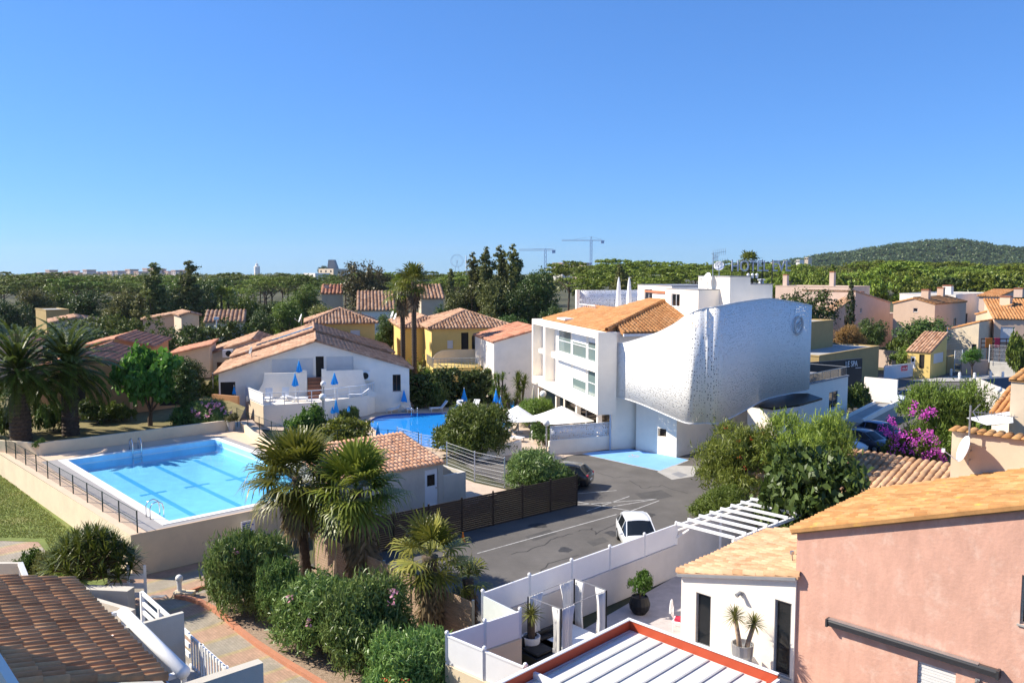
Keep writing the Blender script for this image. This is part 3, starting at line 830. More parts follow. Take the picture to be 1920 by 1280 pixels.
# wheelchair pictogram, worn white paint
wc=MB();c=G(1188,855);
for k in range(14):
    if k in(3,4): continue
    a0=2*PI*k/14;a1=2*PI*(k+.9)/14
    wc.add([(c.x+r*math.cos(a),c.y+r*math.sin(a),.01) for r,a in((.3,a0),(.3,a1),(.42,a1),(.42,a0))],[(0,1,2,3)])
wc.add([(c.x-.1,c.y+.1,.01),(c.x+.05,c.y+.1,.01),(c.x+.05,c.y+.7,.01),(c.x-.1,c.y+.7,.01)],[(0,1,2,3)])
wc.add([(c.x-.1,c.y+.05,.0105),(c.x+.5,c.y+.05,.0105),(c.x+.5,c.y+.17,.0105),(c.x-.1,c.y+.17,.0105)],[(0,1,2,3)])
tag(wc.build('wheelchair_mark',M['paint']),kind='structure')
# brick kerb round the gravel bed
kp=[G(*p) for p in [(430,1098),(375,1104),(330,1120),(352,1124),(378,1132),(402,1145),(425,1162),(450,1185),(480,1208),(530,1241),(600,1283),(640,1310)]]
kb=MB()
for a,b in zip(kp[2:],kp[3:]): kb.beam(a+Vector((0,0,.06)),b+Vector((0,0,.06)),.2,.2)
for a,b in zip(kp[:2],kp[1:3]): kb.beam(a+Vector((0,0,.05)),b+Vector((0,0,.05)),.14,.17)
tag(kb.build('brick_kerb',M['brick']),kind='structure')
dg=G(293,1118);sheet('drain_grate',[(dg.x-.35,dg.y-.15),(dg.x+.3,dg.y-.1),(dg.x+.4,dg.y+.2),(dg.x-.25,dg.y+.15)],.006,M['grey'])
# ================================================================ big pool on its raised deck
ZD=2.0
A=G(127,863,ZD);B=G(403,824,ZD);Cc=G(317,977,ZD)
pu=(B-A);PW=pu.length;pu.normalize();pw=(Cc-A);PL=pw.length;pw.normalize()
def Q(s,t,z=ZD): p=A+pu*s+pw*t; return Vector((p.x,p.y,z))
def st(u,v,z=ZD):
    p=G(u,v,z)-A;det=pu.x*pw.y-pu.y*pw.x
    return ((p.x*pw.y-p.y*pw.x)/det,(pu.x*p.y-pu.y*p.x)/det)
S0=-2.0;S1=PW+5.5;T0=-2.2;T1=PL+1.55
L0=G(-40,822,ZD).xy   # line of the lit outer wall
wl=[G(-60,812,ZD),G(0,848,ZD),G(245,1003,ZD)];wr=G(470,959,ZD)
def ring(o,i,z,name,m):
    mb=MB()
    for k in range(4):
        a,b=o[k],o[(k+1)%4];c,d=i[(k+1)%4],i[k]
        mb.add([(p[0],p[1],z) for p in(a,b,c,d)],[(0,1,2,3)])
    for f in range(len(mb.f)): mb.f[f]=mb.f[f][::-1]
    return tag(mb.build(name,m),kind='structure')
outer=[G(-20,838,ZD),G(245,1003,ZD),G(600,931,ZD),G(545,800,ZD)]
outer=[Vector((p.x,p.y,ZD)) for p in outer];outer[3]=G(447,790,ZD)+pu*1.2
cop=.45
i1=[Q(-1.35,-.75),Q(-1.35,PL+.85),Q(PW+1.0,PL+.85),Q(PW+1.0,-.75)]
i2=[Q(-cop,-cop),Q(-cop,PL+cop),Q(PW+cop,PL+cop),Q(PW+cop,-cop)]
i3=[Q(0,0),Q(0,PL),Q(PW,PL),Q(PW,0)]
ring(outer,i1,ZD,'pool_deck',M['deck']);ring(i1,i2,ZD+.004,'pool_edge_paving',M['greydeck'])
# pool: basin, coping, lane lines, water
M['pooltile']=mat('pale_blue_pool_liner',(.33,.70,.93),.35,.10,1.1)  # uneven liner tone also imitates rippled light on the pool floor
M['poolline']=mat('blue_lane_line',(.10,.44,.80),.4,.04,2)
M['poolband']=mat('pale_waterline_tiles',(.55,.75,.85),.3,.04,6)
def water_mat(name,tint,scale,strength):
    m,n,l,b=_nt(name);n.remove(b)
    t=n.new('ShaderNodeBsdfTransparent');t.inputs[0].default_value=(*tint,1)
    g=n.new('ShaderNodeBsdfGlossy');g.inputs['Roughness'].default_value=.03
    tc=n.new('ShaderNodeTexCoord');nz=n.new('ShaderNodeTexNoise');nz.inputs['Scale'].default_value=scale;nz.inputs['Detail'].default_value=3
    nz.inputs['Distortion'].default_value=.6
    l.new(tc.outputs['Object'],nz.inputs['Vector'])
    bp=n.new('ShaderNodeBump');bp.inputs['Strength'].default_value=strength;bp.inputs['Distance'].default_value=.05
    l.new(nz.outputs[0],bp.inputs['Height']);l.new(bp.outputs[0],g.inputs['Normal'])
    lw=n.new('ShaderNodeLayerWeight');l.new(bp.outputs[0],lw.inputs['Normal'])
    pw_=n.new('ShaderNodeMath');pw_.operation='POWER';pw_.inputs[1].default_value=5;l.new(lw.outputs['Facing'],pw_.inputs[0])
    f=n.new('ShaderNodeMath');f.operation='MULTIPLY_ADD';f.inputs[1].default_value=.9;f.inputs[2].default_value=.02;l.new(pw_.outputs[0],f.inputs[0])
    x=n.new('ShaderNodeMixShader');l.new(f.outputs[0],x.inputs[0]);l.new(t.outputs[0],x.inputs[1]);l.new(g.outputs[0],x.inputs[2])
    l.new(x.outputs[0],n['Material Output'].inputs['Surface'])
    return m
M['water']=water_mat('pool_water',(.80,.96,.99),2.0,.14)
pool=thing('swimming_pool','large rectangular pool with pale blue lane lines on a raised deck','swimming pool',Q(PW/2,PL/2,0))
def wl_(p): return p-pool.location
def padd(mb,pts,mi=0): mb.add([wl_(p) for p in pts],[tuple(range(len(pts)))],mi)
zb=1.2;wz=ZD-.42
bm_=MB()
padd(bm_,[Q(0,0,zb),Q(0,PL,zb),Q(PW,PL,zb),Q(PW,0,zb)])
e=[(0,0),(PW,0),(PW,PL),(0,PL)]
for k in range(4):
    a,b=e[k],e[(k+1)%4]
    padd(bm_,[Q(*a,zb),Q(*b,zb),Q(*b,wz+.02),Q(*a,wz+.02)]);padd(bm_,[Q(*a,wz+.02),Q(*b,wz+.02),Q(*b,wz+.1),Q(*a,wz+.1)],1);padd(bm_,[Q(*a,wz+.1),Q(*b,wz+.1),Q(*b,ZD+.01),Q(*a,ZD+.01)])
M['poolwall']=mat('mid_blue_pool_wall',(.13,.45,.80),.35,.04,1.5)
bm_.build('basin',[M['pooltile'],M['poolband']],pool)
cm=MB()
for k in range(4):
    o,i=i2,i3;a,b=o[k],o[(k+1)%4];c,d=i[(k+1)%4],i[k];up=Vector((0,0,.03))
    padd(cm,[a+up,b+up,c+up,d+up]);padd(cm,[d,c,c+up,d+up]);padd(cm,[a,b,b+up,a+up])
cm.build('coping',M['coping'],pool)
lm=MB()
for f in (.235,.5,.765):
    s=PW*f
    padd(lm,[Q(s-.16,1.9,zb+.006),Q(s-.16,PL-1.7,zb+.006),Q(s+.16,PL-1.7,zb+.006),Q(s+.16,1.9,zb+.006)])
    for t_ in(PL*.5,): padd(lm,[Q(s-.75,t_-.14,zb+.012),Q(s-.75,t_+.14,zb+.012),Q(s+.75,t_+.14,zb+.012),Q(s+.75,t_-.14,zb+.012)])
lm.build('lane_lines',M['poolline'],pool)
wm=MB();padd(wm,[Q(0.002,0.002,wz),Q(.002,PL-.002,wz),Q(PW-.002,PL-.002,wz),Q(PW-.002,.002,wz)])
wm.build('water',M['water'],pool)
# ladders
def ladder(label,base,dirv,drop=1.4):
    t=thing('pool_ladder',label,'pool ladder',base,math.atan2(dirv.y,dirv.x))
    for s in(-.28,.28):
        MB().tube([(-.55,s,0),(-.55,s,.55),(-.45,s,.75),(-.2,s,.82),(.02,s,.7),(.1,s,.4),(.12,s,-drop)],.032,8).build('handrail',M['chrome'],t,smooth=True)
    for k in range(4): MB().bx(.06,-.26,-.25-.3*k,.2,.26,-.21-.3*k).build('step',M['whitepaint'],t)
    return t
ladder('steel pool ladder with white treads at the far edge of the large pool',Q(PW*.44,-.02),pw)
ladder('steel pool ladder handrails at the near corner of the large pool',Q(PW*-.0,PL*.93),pu)
def wall(name,label,pts,z0,z1,th,m,cat='wall',cap=None,side=1,closed=False):
    """wall along a plan polyline, pts = wall face line, thickness to the left (side=1)"""
    mb=MB()
    P=[Vector((p[0],p[1])) for p in pts]
    zt=(lambda i:z1[i]) if isinstance(z1,(list,tuple)) else (lambda i:z1)
    off=[]
    for i,p in enumerate(P):
        n=Vector((0,0))
        if i>0: d=(p-P[i-1]).normalized();n+=Vector((-d.y,d.x))
        if i<len(P)-1: d=(P[i+1]-p).normalized();n+=Vector((-d.y,d.x))
        n.normalize()
        if 0<i<len(P)-1:
            d=(P[i+1]-p).normalized();c=n.dot(Vector((-d.y,d.x)));n/=max(.3,c)
        off.append(p+n*th*side)
    for i in range(len(P)-1):
        v=[]
        for q in((P[i],i),(P[i+1],i+1),(off[i+1],i+1),(off[i],i)): v.append((q[0].x,q[0].y,z0))
        for q in((P[i],i),(P[i+1],i+1),(off[i+1],i+1),(off[i],i)): v.append((q[0].x,q[0].y,zt(q[1])))
        f=[(4,5,6,7),(0,1,5,4),(2,3,7,6)]
        if i==0: f.append((3,0,4,7))
        if i==len(P)-2: f.append((1,2,6,5))
        if side<0: f=[x[::-1] for x in f]
        mb.add(v,f)
    o=mb.build(name,m if isinstance(m,list) else M[m])
    tag(o,label,cat)
    if cap:
        cb=MB()
        for i in range(len(P)-1):
            a=(P[i]+off[i])/2;b=(P[i+1]+off[i+1])/2;z=Vector((0,0,.03))
            cb.beam((a.x,a.y,zt(i)+.03),(b.x,b.y,zt(i+1)+.03),th+.08,.06)
        cb.build('coping',M[cap],o)
    return o
cor=G(245,1003,ZD)
rt=G(700,912,ZD)
wall('retaining_wall','tall cream retaining wall below the large pool deck',[G(-60,812,ZD),G(0,848,ZD),cor,G(600,931,ZD)],-.1,ZD-.01,.3,'cream',cap=None)
wall('parapet_wall','long low cream wall behind the large pool',[G(-30,845,ZD),G(75,853,ZD),G(441,805,ZD)],ZD-.2,ZD+.78,.25,'cream')
wall('low_wall','sunlit low cream wall right of the large pool deck, ending by the potted shrub',[G(441,805,ZD)+Vector((.3,.3,0)),G(470,822,ZD),G(640,915,ZD)],ZD-2,ZD+.55,.2,'cream')
sheet('yard_ground',[(-60,60),G(-30,843,ZD).xy,G(75,852,ZD).xy,G(441,803,ZD).xy,(-24,73),(-27,77),(-30,100),(-60,110)],ZD-.1,M['drygrass'])
# plaque on the wall, notice board
pl=G(240,818,ZD+.4);d=(G(441,805,ZD)-G(75,853,ZD)).normalized();nrm=Vector((d.y,-d.x,0))
sg=thing('wall_sign','small blue and white plaque on the wall behind the large pool','sign',G(240,831,ZD)+nrm*.03+Vector((0,0,.28)),math.atan2(d.y,d.x))
MB().bx(-.32,-.02,0,.32,0,.42).build('panel',M['whitepaint'],sg)
M['bluesign']=mat('blue_sign_ink',(.08,.12,.5),.5,.05,3)
sq=MB()
for k in range(4): sq.bx(-.27,-.026,.05+.09*k,.27-.07*(k%3),-.0205,.1+.09*k)
sq.build('lettering',M['bluesign'],sg)
d2=(G(600,931,ZD)-cor).normalized();n2=Vector((d2.y,-d2.x,0))
nb=G(464,966,ZD);
sg=thing('notice_board','white notice with blue lines on the retaining wall beside the oleander','sign',Vector((nb.x,nb.y,.75))+n2*.02,math.atan2(d2.y,d2.x))
MB().bx(-.35,-.03,0,.35,0,1.0).build('panel',M['whitepaint'],sg)
sq=MB()
for k in range(8): sq.bx(-.28,-.036,.08+.11*k,.28-.1*(k%3),-.0305,.14+.11*k)
sq.build('lettering',M['bluesign'],sg)
# green mesh fence along the lit wall
gf=thing('pool_fence','dark green post and wire fence along the left edge of the large pool','fence',G(0,850,ZD)+pu*.25)
def gfence(root,pts,h,npost,m,rails=(.5,.98),pr=.035,mesh=True):
    P=[Vector(p) for p in pts];L=[0]
    for a,b in zip(P,P[1:]): L.append(L[-1]+(b-a).length)
    def at(d):
        for i in range(len(P)-1):
            if d<=L[i+1]+1e-6: return P[i].lerp(P[i+1],(d-L[i])/(L[i+1]-L[i]))
        return P[-1]
    for k in range(npost+1):
        p=at(L[-1]*k/npost)-root.location
        MB().tube([p,p+Vector((0,0,h))],pr,6).build('post',M[m],root)
    w=MB()
    for k in range(npost):
        a=at(L[-1]*k/npost)-root.location;b=at(L[-1]*(k+1)/npost)-root.location
        for r in rails: w.beam(a+Vector((0,0,h*r)),b+Vector((0,0,h*r)),.02,.02)
        if mesh:
            n=int((b-a).length/.12)
            for j in range(n):
                q=a.lerp(b,(j+.5)/n);w.beam(q+Vector((0,0,.03)),q+Vector((0,0,h*.97)),.006,.006)
    w.build('wire_mesh',M[m],root)
gfence(gf,[G(-45,822,ZD)+pu*.3,G(0,849,ZD)+pu*.3,G(245,1001,ZD)+pu*.3],1.05,13,'greenmetal')
gf2=thing('pool_fence','dark green post and wire fence beyond the low wall, in front of the gable house','fence',G(455,795,ZD))
gfence(gf2,[Vector((*G(445,800,ZD).xy,1.6)),Vector((*G(560,850,ZD).xy,1.6))],1.9,5,'greenmetal',(.5,.98),.03)
# potted shrubs
def pot(label,base,r,h,kind='bush',m='terracotta',pr=.28,ph=.5,leaf=None,i=0,cat='potted plant',rnd=False,stem=0,group=None):
    t=thing('potted_shrub',label,cat,base,0,group)
    prof=[(pr*.6,0),(pr*.72,ph*.4),(pr,ph),(pr*1.08,ph),(pr*1.08,ph+.04),(pr*.9,ph+.04),(pr*.85,ph-.03),(.01,ph-.03)] if not rnd else [(pr*.55,0),(pr*.95,ph*.3),(pr*1.05,ph*.6),(pr*.8,ph),(pr*.7,ph),(pr*.68,ph-.05),(.01,ph-.05)]
    MB().lathe(prof,16).build('pot',M[m],t,smooth=False)
    c=link('crown',crown(kind,i),t,(0,0,ph+stem),None,(r,r,h))
    if leaf: c.material_slots[0].link='OBJECT';c.material_slots[0].material=M[leaf]
    if stem: MB().tube([(0,0,ph-.05),(.02,0,ph+stem*.6),(0,.01,ph+stem+h*.4)],.035,6).build('stem',M['bark'],t)
    return t
pot('small green shrub in a pale pot at the left end of the long low wall',G(67,852,ZD)+Vector((.1,.15,0)),.42,.7,m='beige',leaf='leaf_mid')
pot('green shrub in a tapered terracotta pot where two low cream walls meet',G(440,806,ZD)+Vector((-.15,-.35,0)),.55,.75,m='concrete',pr=.33,ph=.75,leaf='leaf_olive')
# lawn left of the pool
lz=.4
lawn=sheet('lawn',[(-60,50),G(-60,850,lz).xy,G(0,891,lz).xy,G(130,982,lz).xy,(-17.6,36.3),(-18,33.5),(-21.5,37.5),(-24,40.5),(-30,41),(-60,40)],lz,M['lawn'],kind='structure')
g=np.random.default_rng(5)
gc=[]
lpoly=[(-60,50),(-34.6,54.6),(-24.4,43.4),(-18.2,36.6),(-21.5,37.8),(-24,41),(-30,41.4),(-60,40.5)]
def inpoly(x,y,P):
    r=np.zeros(len(x),bool);j=len(P)-1
    for i in range(len(P)):
        xi,yi=P[i];xj,yj=P[j]
        c=((yi>y)!=(yj>y))&(x<(xj-xi)*(y-yi)/(yj-yi+1e-12)+xi);r^=c;j=i
    return r
def blades(n,poly,z,h,seed):
    g=np.random.default_rng(seed);P=np.array(poly);x=g.uniform(max(P[:,0].min(),-36),P[:,0].max(),n);y=g.uniform(P[:,1].min(),P[:,1].max(),n)
    k=inpoly(x,y,poly);x=x[k];y=y[k];n=len(x);a=g.uniform(0,6.28,n);hh=h*g.uniform(.5,1.3,n);w=.03
    dx,dy=np.cos(a)*w,np.sin(a)*w;lx=g.normal(size=n)*h*.4;ly=g.normal(size=n)*h*.4
    V=np.stack([np.stack([x-dx,y-dy,np.full(n,z)],1),np.stack([x+dx,y+dy,np.full(n,z)],1),np.stack([x+dx*.3+lx,y+dy*.3+ly,z+hh],1),np.stack([x-dx*.3+lx,y-dy*.3+ly,z+hh],1)],1).reshape(-1,3)
    return npmesh('grass_blades',V,np.arange(4*n).reshape(-1,4),M['grassblade'])
M['grassblade']=leafmat('grass_blades',(.15,.20,.045),(.26,.26,.08),.3,.6)
tag(link('grass',blades(60000,lpoly,lz,.07,3)),'short green grass of the lawn left of the pool wall','grass',kind='stuff')
sheet('side_path',[(-60,40),(-30,41),(-24,40.5),(-21.5,37.5),(-20,35),(-26,30),(-60,30)],lz-.01,M['paver'])
sp=thing('path_spotlight','small grey spotlight on a short post on the lawn by the pool wall','lamp',G(75,938,lz))
MB().tube([(0,0,0),(0,0,.55)],.035,8).build('post',M['steel'],sp)
MB().lathe([(.11,0),(.14,.06),(.14,.3),(.1,.34)],12,(0,0,.5)).build('lamp_head',M['grey'],sp)
# bollard light
bl=thing('bollard_light','white bollard lamp with round head on a stone base by the brick kerb','lamp',G(337,1117))
MB().lathe([(.24,0),(.26,.05),(.26,.2),(.22,.24)],16).bx(.1,-.2,0,.62,.2,.2).build('base',M['cream'],bl)
MB().lathe([(.1,.24),(.095,.62),(.12,.64),(.12,.68)],14).build('post',M['whitepaint'],bl,smooth=False)
MB().ball((0,0,.8),.16).build('head',M['globe'],bl,smooth=True)
# ================================================================ near left house with the big tiled roof
rzl=math.atan2(18.91-25.31,-8.3+13.99)
ex=Vector((math.cos(rzl),math.sin(rzl),0));ey=Vector((-ex.y,ex.x,0))
E1=Vector((-8.3,18.91,0));E0=Vector((-13.99,25.31,0))
hl=thing('terrace_house','low house whose weathered brown tiled roof fills the bottom left corner','house',E0,rzl)
Lr=(E1-E0).length
p_=.3;sq=math.sqrt(1+p_*p_)
V,F=tiles((Lr-.05,0,4.2),(-1,0,0),Vector((0,-1,p_))/sq,Lr,11,.29,.55,None,4,.60)
rf=link('roof',npmesh('roof_tiles',V,F,M['tile_old']),hl)
sb=MB();sb.add(*slab([(0,0.02,4.17),(0,-10.6,4.17+10.6*p_),(Lr,-10.6,4.17+10.6*p_),(Lr,.02,4.17)],.12));sb.build('roof_deck',M['tile_old'],rf)
# white eave course and walls
ec=MB();n_=int(Lr/.27)
ec.bx(0,.0,4.02,Lr,.09,4.13)
for k in range(n_): ec.bx(.27*k+.05,.02,4.13,.27*k+.2,.1,4.19)
ec.build('eave_trim',M['whitepaint'],rf)
MB().bx(.05,-10.4,-.1,Lr,-.25,4.05).build('wall',M['greige'],hl)
MB().add([(Lr+.02,-10.6,0),(Lr+.32,-10.6,0),(Lr+.32,-.1,0),(Lr+.02,-.1,0),(Lr+.02,-10.6,4.25+10.6*p_),(Lr+.32,-10.6,4.25+10.6*p_),(Lr+.32,-.1,4.28),(Lr+.02,-.1,4.28)],[(0,3,2,1),(4,5,6,7),(0,1,5,4),(1,2,6,5),(2,3,7,6),(3,0,4,7)]).build('gable_parapet',M['greige'],hl)
MB().bx(Lr+.02,-.09,0,Lr+.32,2.3,4.05).build('side_wall',M['greige'],hl)
MB().bx(-.3,.3,0,Lr,2.25,2.1).build('terrace_floor',M['concrete'],hl)
MB().bx(Lr*.47,.3,2.1,Lr*.47+.14,2.0,3.95).build('divider_wall',M['greige'],hl)
def local_rail(root,x0,x1,y,z0,h,pickets):
    for k in range(pickets[0]+1):
        x=x0+(x1-x0)*k/pickets[0];MB().bx(x-.06,y-.06,z0,x+.06,y+.06,z0+h+.05).build('post',M['whitepaint'],root)
rl=thing('terrace_railing','white terrace railing with top rail and pickets beside the tiled roof','railing',E0,rzl)
local_rail(rl,-.3,Lr-.05,2.18,2.1,1.05,(5,))
rb=MB()
for z in(3.1,2.75,2.45): rb.bx(-.3,2.15,z,Lr*.47,2.21,z+.14)
rb.bx(Lr*.47,2.15,3.08,Lr,2.21,3.2).bx(Lr*.47,2.15,2.2,Lr,2.21,2.28)
rb.build('rails',M['whitepaint'],rl)
pk=MB()
for k in range(20):
    x=Lr*.5+(Lr*.49)*k/20;pk.bx(x,2.13,2.2,x+.07,2.16,3.25)
pk.build('pickets',M['whitepaint'],rl)
aw=thing('awning_cassette','rolled white awning cassette on brackets along the tiled eave','awning',E0,rzl)
MB().tube([(Lr*.36,.62,4.0),(Lr*.93,.62,4.0)],.17,16).build('roll',M['whitepaint'],aw,smooth=True)
for x in(.32,.9): MB().bx(Lr*x,.1,3.85,Lr*x+.12,.75,3.97).bx(Lr*x+.01,.63,3.3,Lr*x+.11,.75,3.85).build('bracket',M['whitepaint'],aw)
# stepped walls and planter beyond the tiled roof
pb=G(250,1099,1.5);
wall('planter_wall','pale planter wall with small vent below the sword-leaved bush',[G(120,1093,1.5),G(252,1099,1.5)],-.1,1.5,-.5,'greige')
wall('garden_wall','low grey wall with sloped top between the tiled roof and planter',[G(150,1115,1.6)+Vector((-1.5,.9,0)),G(245,1140,1.6)],-.1,1.5,.2,'greige')
fg=thing('garden_fence','white slatted corner fence between planter wall and terrace','fence',G(248,1142,.0))
for k in range(3):
    q=Vector((.0,-.25*k,0))
    MB().bx(-.9,.0,.5+.4*k,.6,.05,.72+.4*k).build('slat',M['whitepaint'],fg)
for x in(-.9,-.1,.6): MB().bx(x-.05,-.06,0,x+.05,-.001,1.9).build('post',M['whitepaint'],fg)
wall('garden_wall','small grey wall with a white handrail at the left edge above the tiled roof',[G(-30,1056,2.2),G(38,1056,2.2)],-.1,2.2,.2,'greige')
hr=thing('handrail','white sloping handrail at the left edge above the tiled roof','handrail',G(38,1056,2.2))
MB().beam((0,0,0),(1.1,-1.2,-.6),.18,.14).beam((0,.0,-.2),(0,0,-2.2),.1,.1).build('rail',M['whitepaint'],hr)
bw=thing('balcony_wall','shaded white balcony edge at the extreme bottom left corner','balcony',DY(0,1215,3.0))
q0=DY(-60,1122,3.4)-bw.location;q1=DY(70,1325,2.5)-bw.location
MB().beam(q0-Vector((0.02,.01,.5)),q1-Vector((.02,.01,.5)),.03,1.0).build('parapet',M['white'],bw)
MB().bx(-34,-8,-14.2+0,-16.5,19.3,25,0,Matrix.Translation(-bw.location+Vector((0,0,14)))).build('unseen_shade_wing',M['white'],bw)  # unseen wing out of frame, added to shade balcony edge and roof corner
# ================================================================ white gable house and its terraces
RZ=math.atan2(-.97,.24)
EX=Vector((.24,-.97,0)).normalized();EY=Vector((.97,.24,0)).normalized()
sheet('pool_terrace',[(-23,72.3),(-14.5,70.5),(-13.9,66),(-5.6,60.5),(-4.5,62),(2.6,58.7),(4.2,61.5),(8,64.3),(7,70),(3,84),(-2,94),(-13,90),(-30,84)],.02,M['pavlight'])
KG=Vector((-28.0,77.6,0));
def sf(u): return along(KG,EY,u)
def zf(u,v): s=sf(u);return ZA((KG+EY*s).y,v)
def op(u0,v0,u1,v1,kind):
    s0=sf(u0);s1=sf(u1);z1=zf((u0+u1)/2,v0);z0=zf((u0+u1)/2,v1);return ('r',s0,z0,s1-s0,z1-z0,kind)
ops=[op(415,716,443,752,'dark'),op(594,668,609,707,'dark'),op(737,702,752,733,'winbrown'),op(512,672,589,712,'shut'),op(614,668,664,702,'shut')]
Wg=sf(768)
gh=house('gable_house','white gable house with broad tiled roof behind the umbrella terraces','house',KG,11,Wg,ZA(79,697),RZ,'white',roof='gable_x',p=.315,tile='tile_mix',ops=ops,cw=.3,ch=.45,over=.35)
# the higher rear half of the same house
K2=KG-EX*11+EY*.5
gh2=house('rear_house','taller rear house with solar strip, stepping up behind the white gable','house',K2,11,Wg-1.2,ZA(79,697)+.55,RZ,'beige',roof='gable_x',p=.315,tile='tile_mix',cw=.32,ch=.5,over=.35)
gh['category']='house'
sol=MB();
h2=ZA(79,697)+.55
for k in range(5):
    x0=9.6-.0;y0=2.2+1.25*k
    zz=lambda y:h2+.28+.315*y
    sol.add([(7.6,y0,zz(y0)),(9.4,y0,zz(y0)),(9.4,y0+1.2,zz(y0+1.2)),(7.6,y0+1.2,zz(y0+1.2))],[(0,1,2,3)])
M['solar']=glassmat('solar_glass',(.03,.06,.12),.1,.7)
sol.build('solar_panel',M['solar'],gh2)
def loc(o,x,y,z): return o.location+EX*x+EY*y+Vector((0,0,z))
# terrace block
tb=thing('terrace_block','raised terrace with orange side wall and white railing before the gable house','terrace',(0,0,0))
Kt=G(497,800,0)
tp_=[Vector((-25.6,78.0,0)),Kt+Vector((-.1,0,0)),Kt.lerp(Vector((-14.2,79.3,0)),.5)+Vector((.3,-.9,0)),Vector((-14.2,79.4,0)),Vector((-13.7,81.0,0))]
ztp=ZA(Kt.y,760)
MB().prism([(p.x,p.y) for p in tp_],0,ztp).build('block',M['white'],tb)
a,b=tp_[0],tp_[1];d=(b-a).normalized();nl=Vector((d.y,-d.x,0))
MB().add([a-nl*-.02+nl*0+Vector((0,0,0)),b+nl*.02,b+nl*.02+Vector((0,0,ztp-.02)),a+nl*.02+Vector((0,0,ztp-.02))],[(0,1,2,3)]).build('orange_facing',M['beige'],tb)
MB().beam(a+nl*.0+Vector((0,0,ztp+.55)),b+Vector((0,0,ztp+.55)),.06,.9).build('parapet_panel',M['whitepaint'],tb)
rr=MB()
for q0,q1 in zip(tp_,tp_[1:]): rr.beam(q0+Vector((0,0,ztp+1.1)),q1+Vector((0,0,ztp+1.1)),.09,.07)
for q0,q1 in zip(tp_[1:],tp_[2:]): rr.beam(q0+Vector((0,0,ztp+.62)),q1+Vector((0,0,ztp+.62)),.03,.03);rr.beam(q0+Vector((0,0,ztp+.3)),q1+Vector((0,0,ztp+.3)),.03,.03)
rr.build('rail',M['whitepaint'],tb)
for q0,q1 in zip(tp_[1:],tp_[2:]):
    for k in range(4):
        q=q0.lerp(q1,(k+.5)/4);MB().bc((q.x,q.y,ztp+.55),(.07,.07,1.1)).build('post',M['whitepaint'],tb)
# privacy screens with swept ends, steps
def screen(label,u0,u1,vt,sweep):
    s0,s1=sf(u0),sf(u1);x=1.25
    o=KG+EX*x;zt=ZA(o.y+.24*(s0+s1)/2,vt);z0=ztp-.2
    pts=[(s0,z0),(s1,z0),(s1,zt),(s0,zt)]
    if sweep<0: pts=[(s0-1.7,z0),(s1,z0),(s1,zt+.18),(s1-.5,zt+.18),(s1-.5,zt),(s0,zt)]+[(s0-1.7*(1-math.cos(PI/2*k/6)),zt-(zt-z0-.5)*math.sin(PI/2*k/6)) for k in range(1,7)]
    if sweep>0: pts=[(s0,z0),(s1+1.3,z0)]+[(s1+1.3*(1-math.sin(PI/2*k/6)),z0+.5+(zt-z0-.5)*(1-math.cos(PI/2*k/6))) for k in range(0,6)]+[(s1,zt),(s0+.45,zt),(s0+.45,zt+.18),(s0,zt+.18)]
    f=[o+EY*s+Vector((0,0,z)) for s,z in pts];bk=[p-EX*.18 for p in f];n=len(f)
    mb=MB();mb.add(f+bk,[tuple(range(n)),tuple(range(2*n-1,n-1,-1))]+[(i,n+i,n+(i+1)%n,(i+1)%n) for i in range(n)])
    return tag(mb.build('privacy_wall',M['white']),label,'wall')
screen('white privacy wall with swept left end, left of the red steps',499,577,699,-1)
screen('white privacy wall with swept right end, right of the red steps',604,680,694,1)
stp=MB();s0,s1=sf(578),sf(603)
zd=zf(600,707)
for k in range(6):
    z1=zd-(zd-ztp)*k/6
    stp_o=KG+EX*(.05+.33*k);a=stp_o+EY*s0;b=stp_o+EY*s1
    stp.add([a+Vector((0,0,ztp-.3)),b+Vector((0,0,ztp-.3)),b+EX*.33+Vector((0,0,ztp-.3)),a+EX*.33+Vector((0,0,ztp-.3)),a+Vector((0,0,z1)),b+Vector((0,0,z1)),b+EX*.33+Vector((0,0,z1)),a+EX*.33+Vector((0,0,z1))],[(4,7,6,5),(3,2,6,7),(0,3,7,4),(1,5,6,2)])
tag(stp.build('steps',M['terracotta']),'red tiled steps between the two swept white privacy walls','steps')
def ac_unit(label,p,rz=RZ,s=1):
    t=thing('air_conditioner',label,'air conditioner',p,rz)
    MB().bx(-.35*s,-.45*s,0,0,.45*s,.7*s).build('casing',M['whitepaint'],t)
    MB().lathe([(.26*s,0),(.26*s,.015)],16,(0,0,0),0,Matrix.Translation((.002,.08*s,.35*s))@Matrix.Rotation(PI/2,4,'Y')).build('fan_grille',M['black'],t)
    return t
ac_unit('white air conditioner unit on the gable house wall, right of the swept wall',KG+EX*.45+EY*sf(683)+Vector((0,0,zf(683,712))),s=1.3)
# ================================================================ small round pool
sp_=gp([(691,797),(697,789),(710,783),(738,779),(800,777),(870,777),(935,784),(960,800),(930,822),(880,838),(835,845),(785,838),(740,827),(708,812)])
from mathutils.geometry import tessellate_polygon
def smooth_poly(P,n=4):
    out=[];m=len(P)
    for i in range(m):
        p0,p1,p2,p3=[Vector(P[(i+k-1)%m]) for k in range(4)]
        for j in range(n):
            t=j/n;out.append(.5*((2*p1)+(p2-p0)*t+(2*p0-5*p1+4*p2-p3)*t*t+(3*p1-p0-3*p2+p3)*t**3))
    return out
SP=smooth_poly(sp_);cen=sum(SP,Vector((0,0)))/len(SP)
rp=thing('swimming_pool','round edged deep blue pool beside the blue umbrellas','swimming pool',(cen.x,cen.y,0))
def ringp(f,z): return [((p-cen)*f).to_3d()+Vector((0,0,z)) for p in SP]
M['pooldeep']=mat('deep_blue_pool_liner',(.03,.33,.85),.4,.06,1)
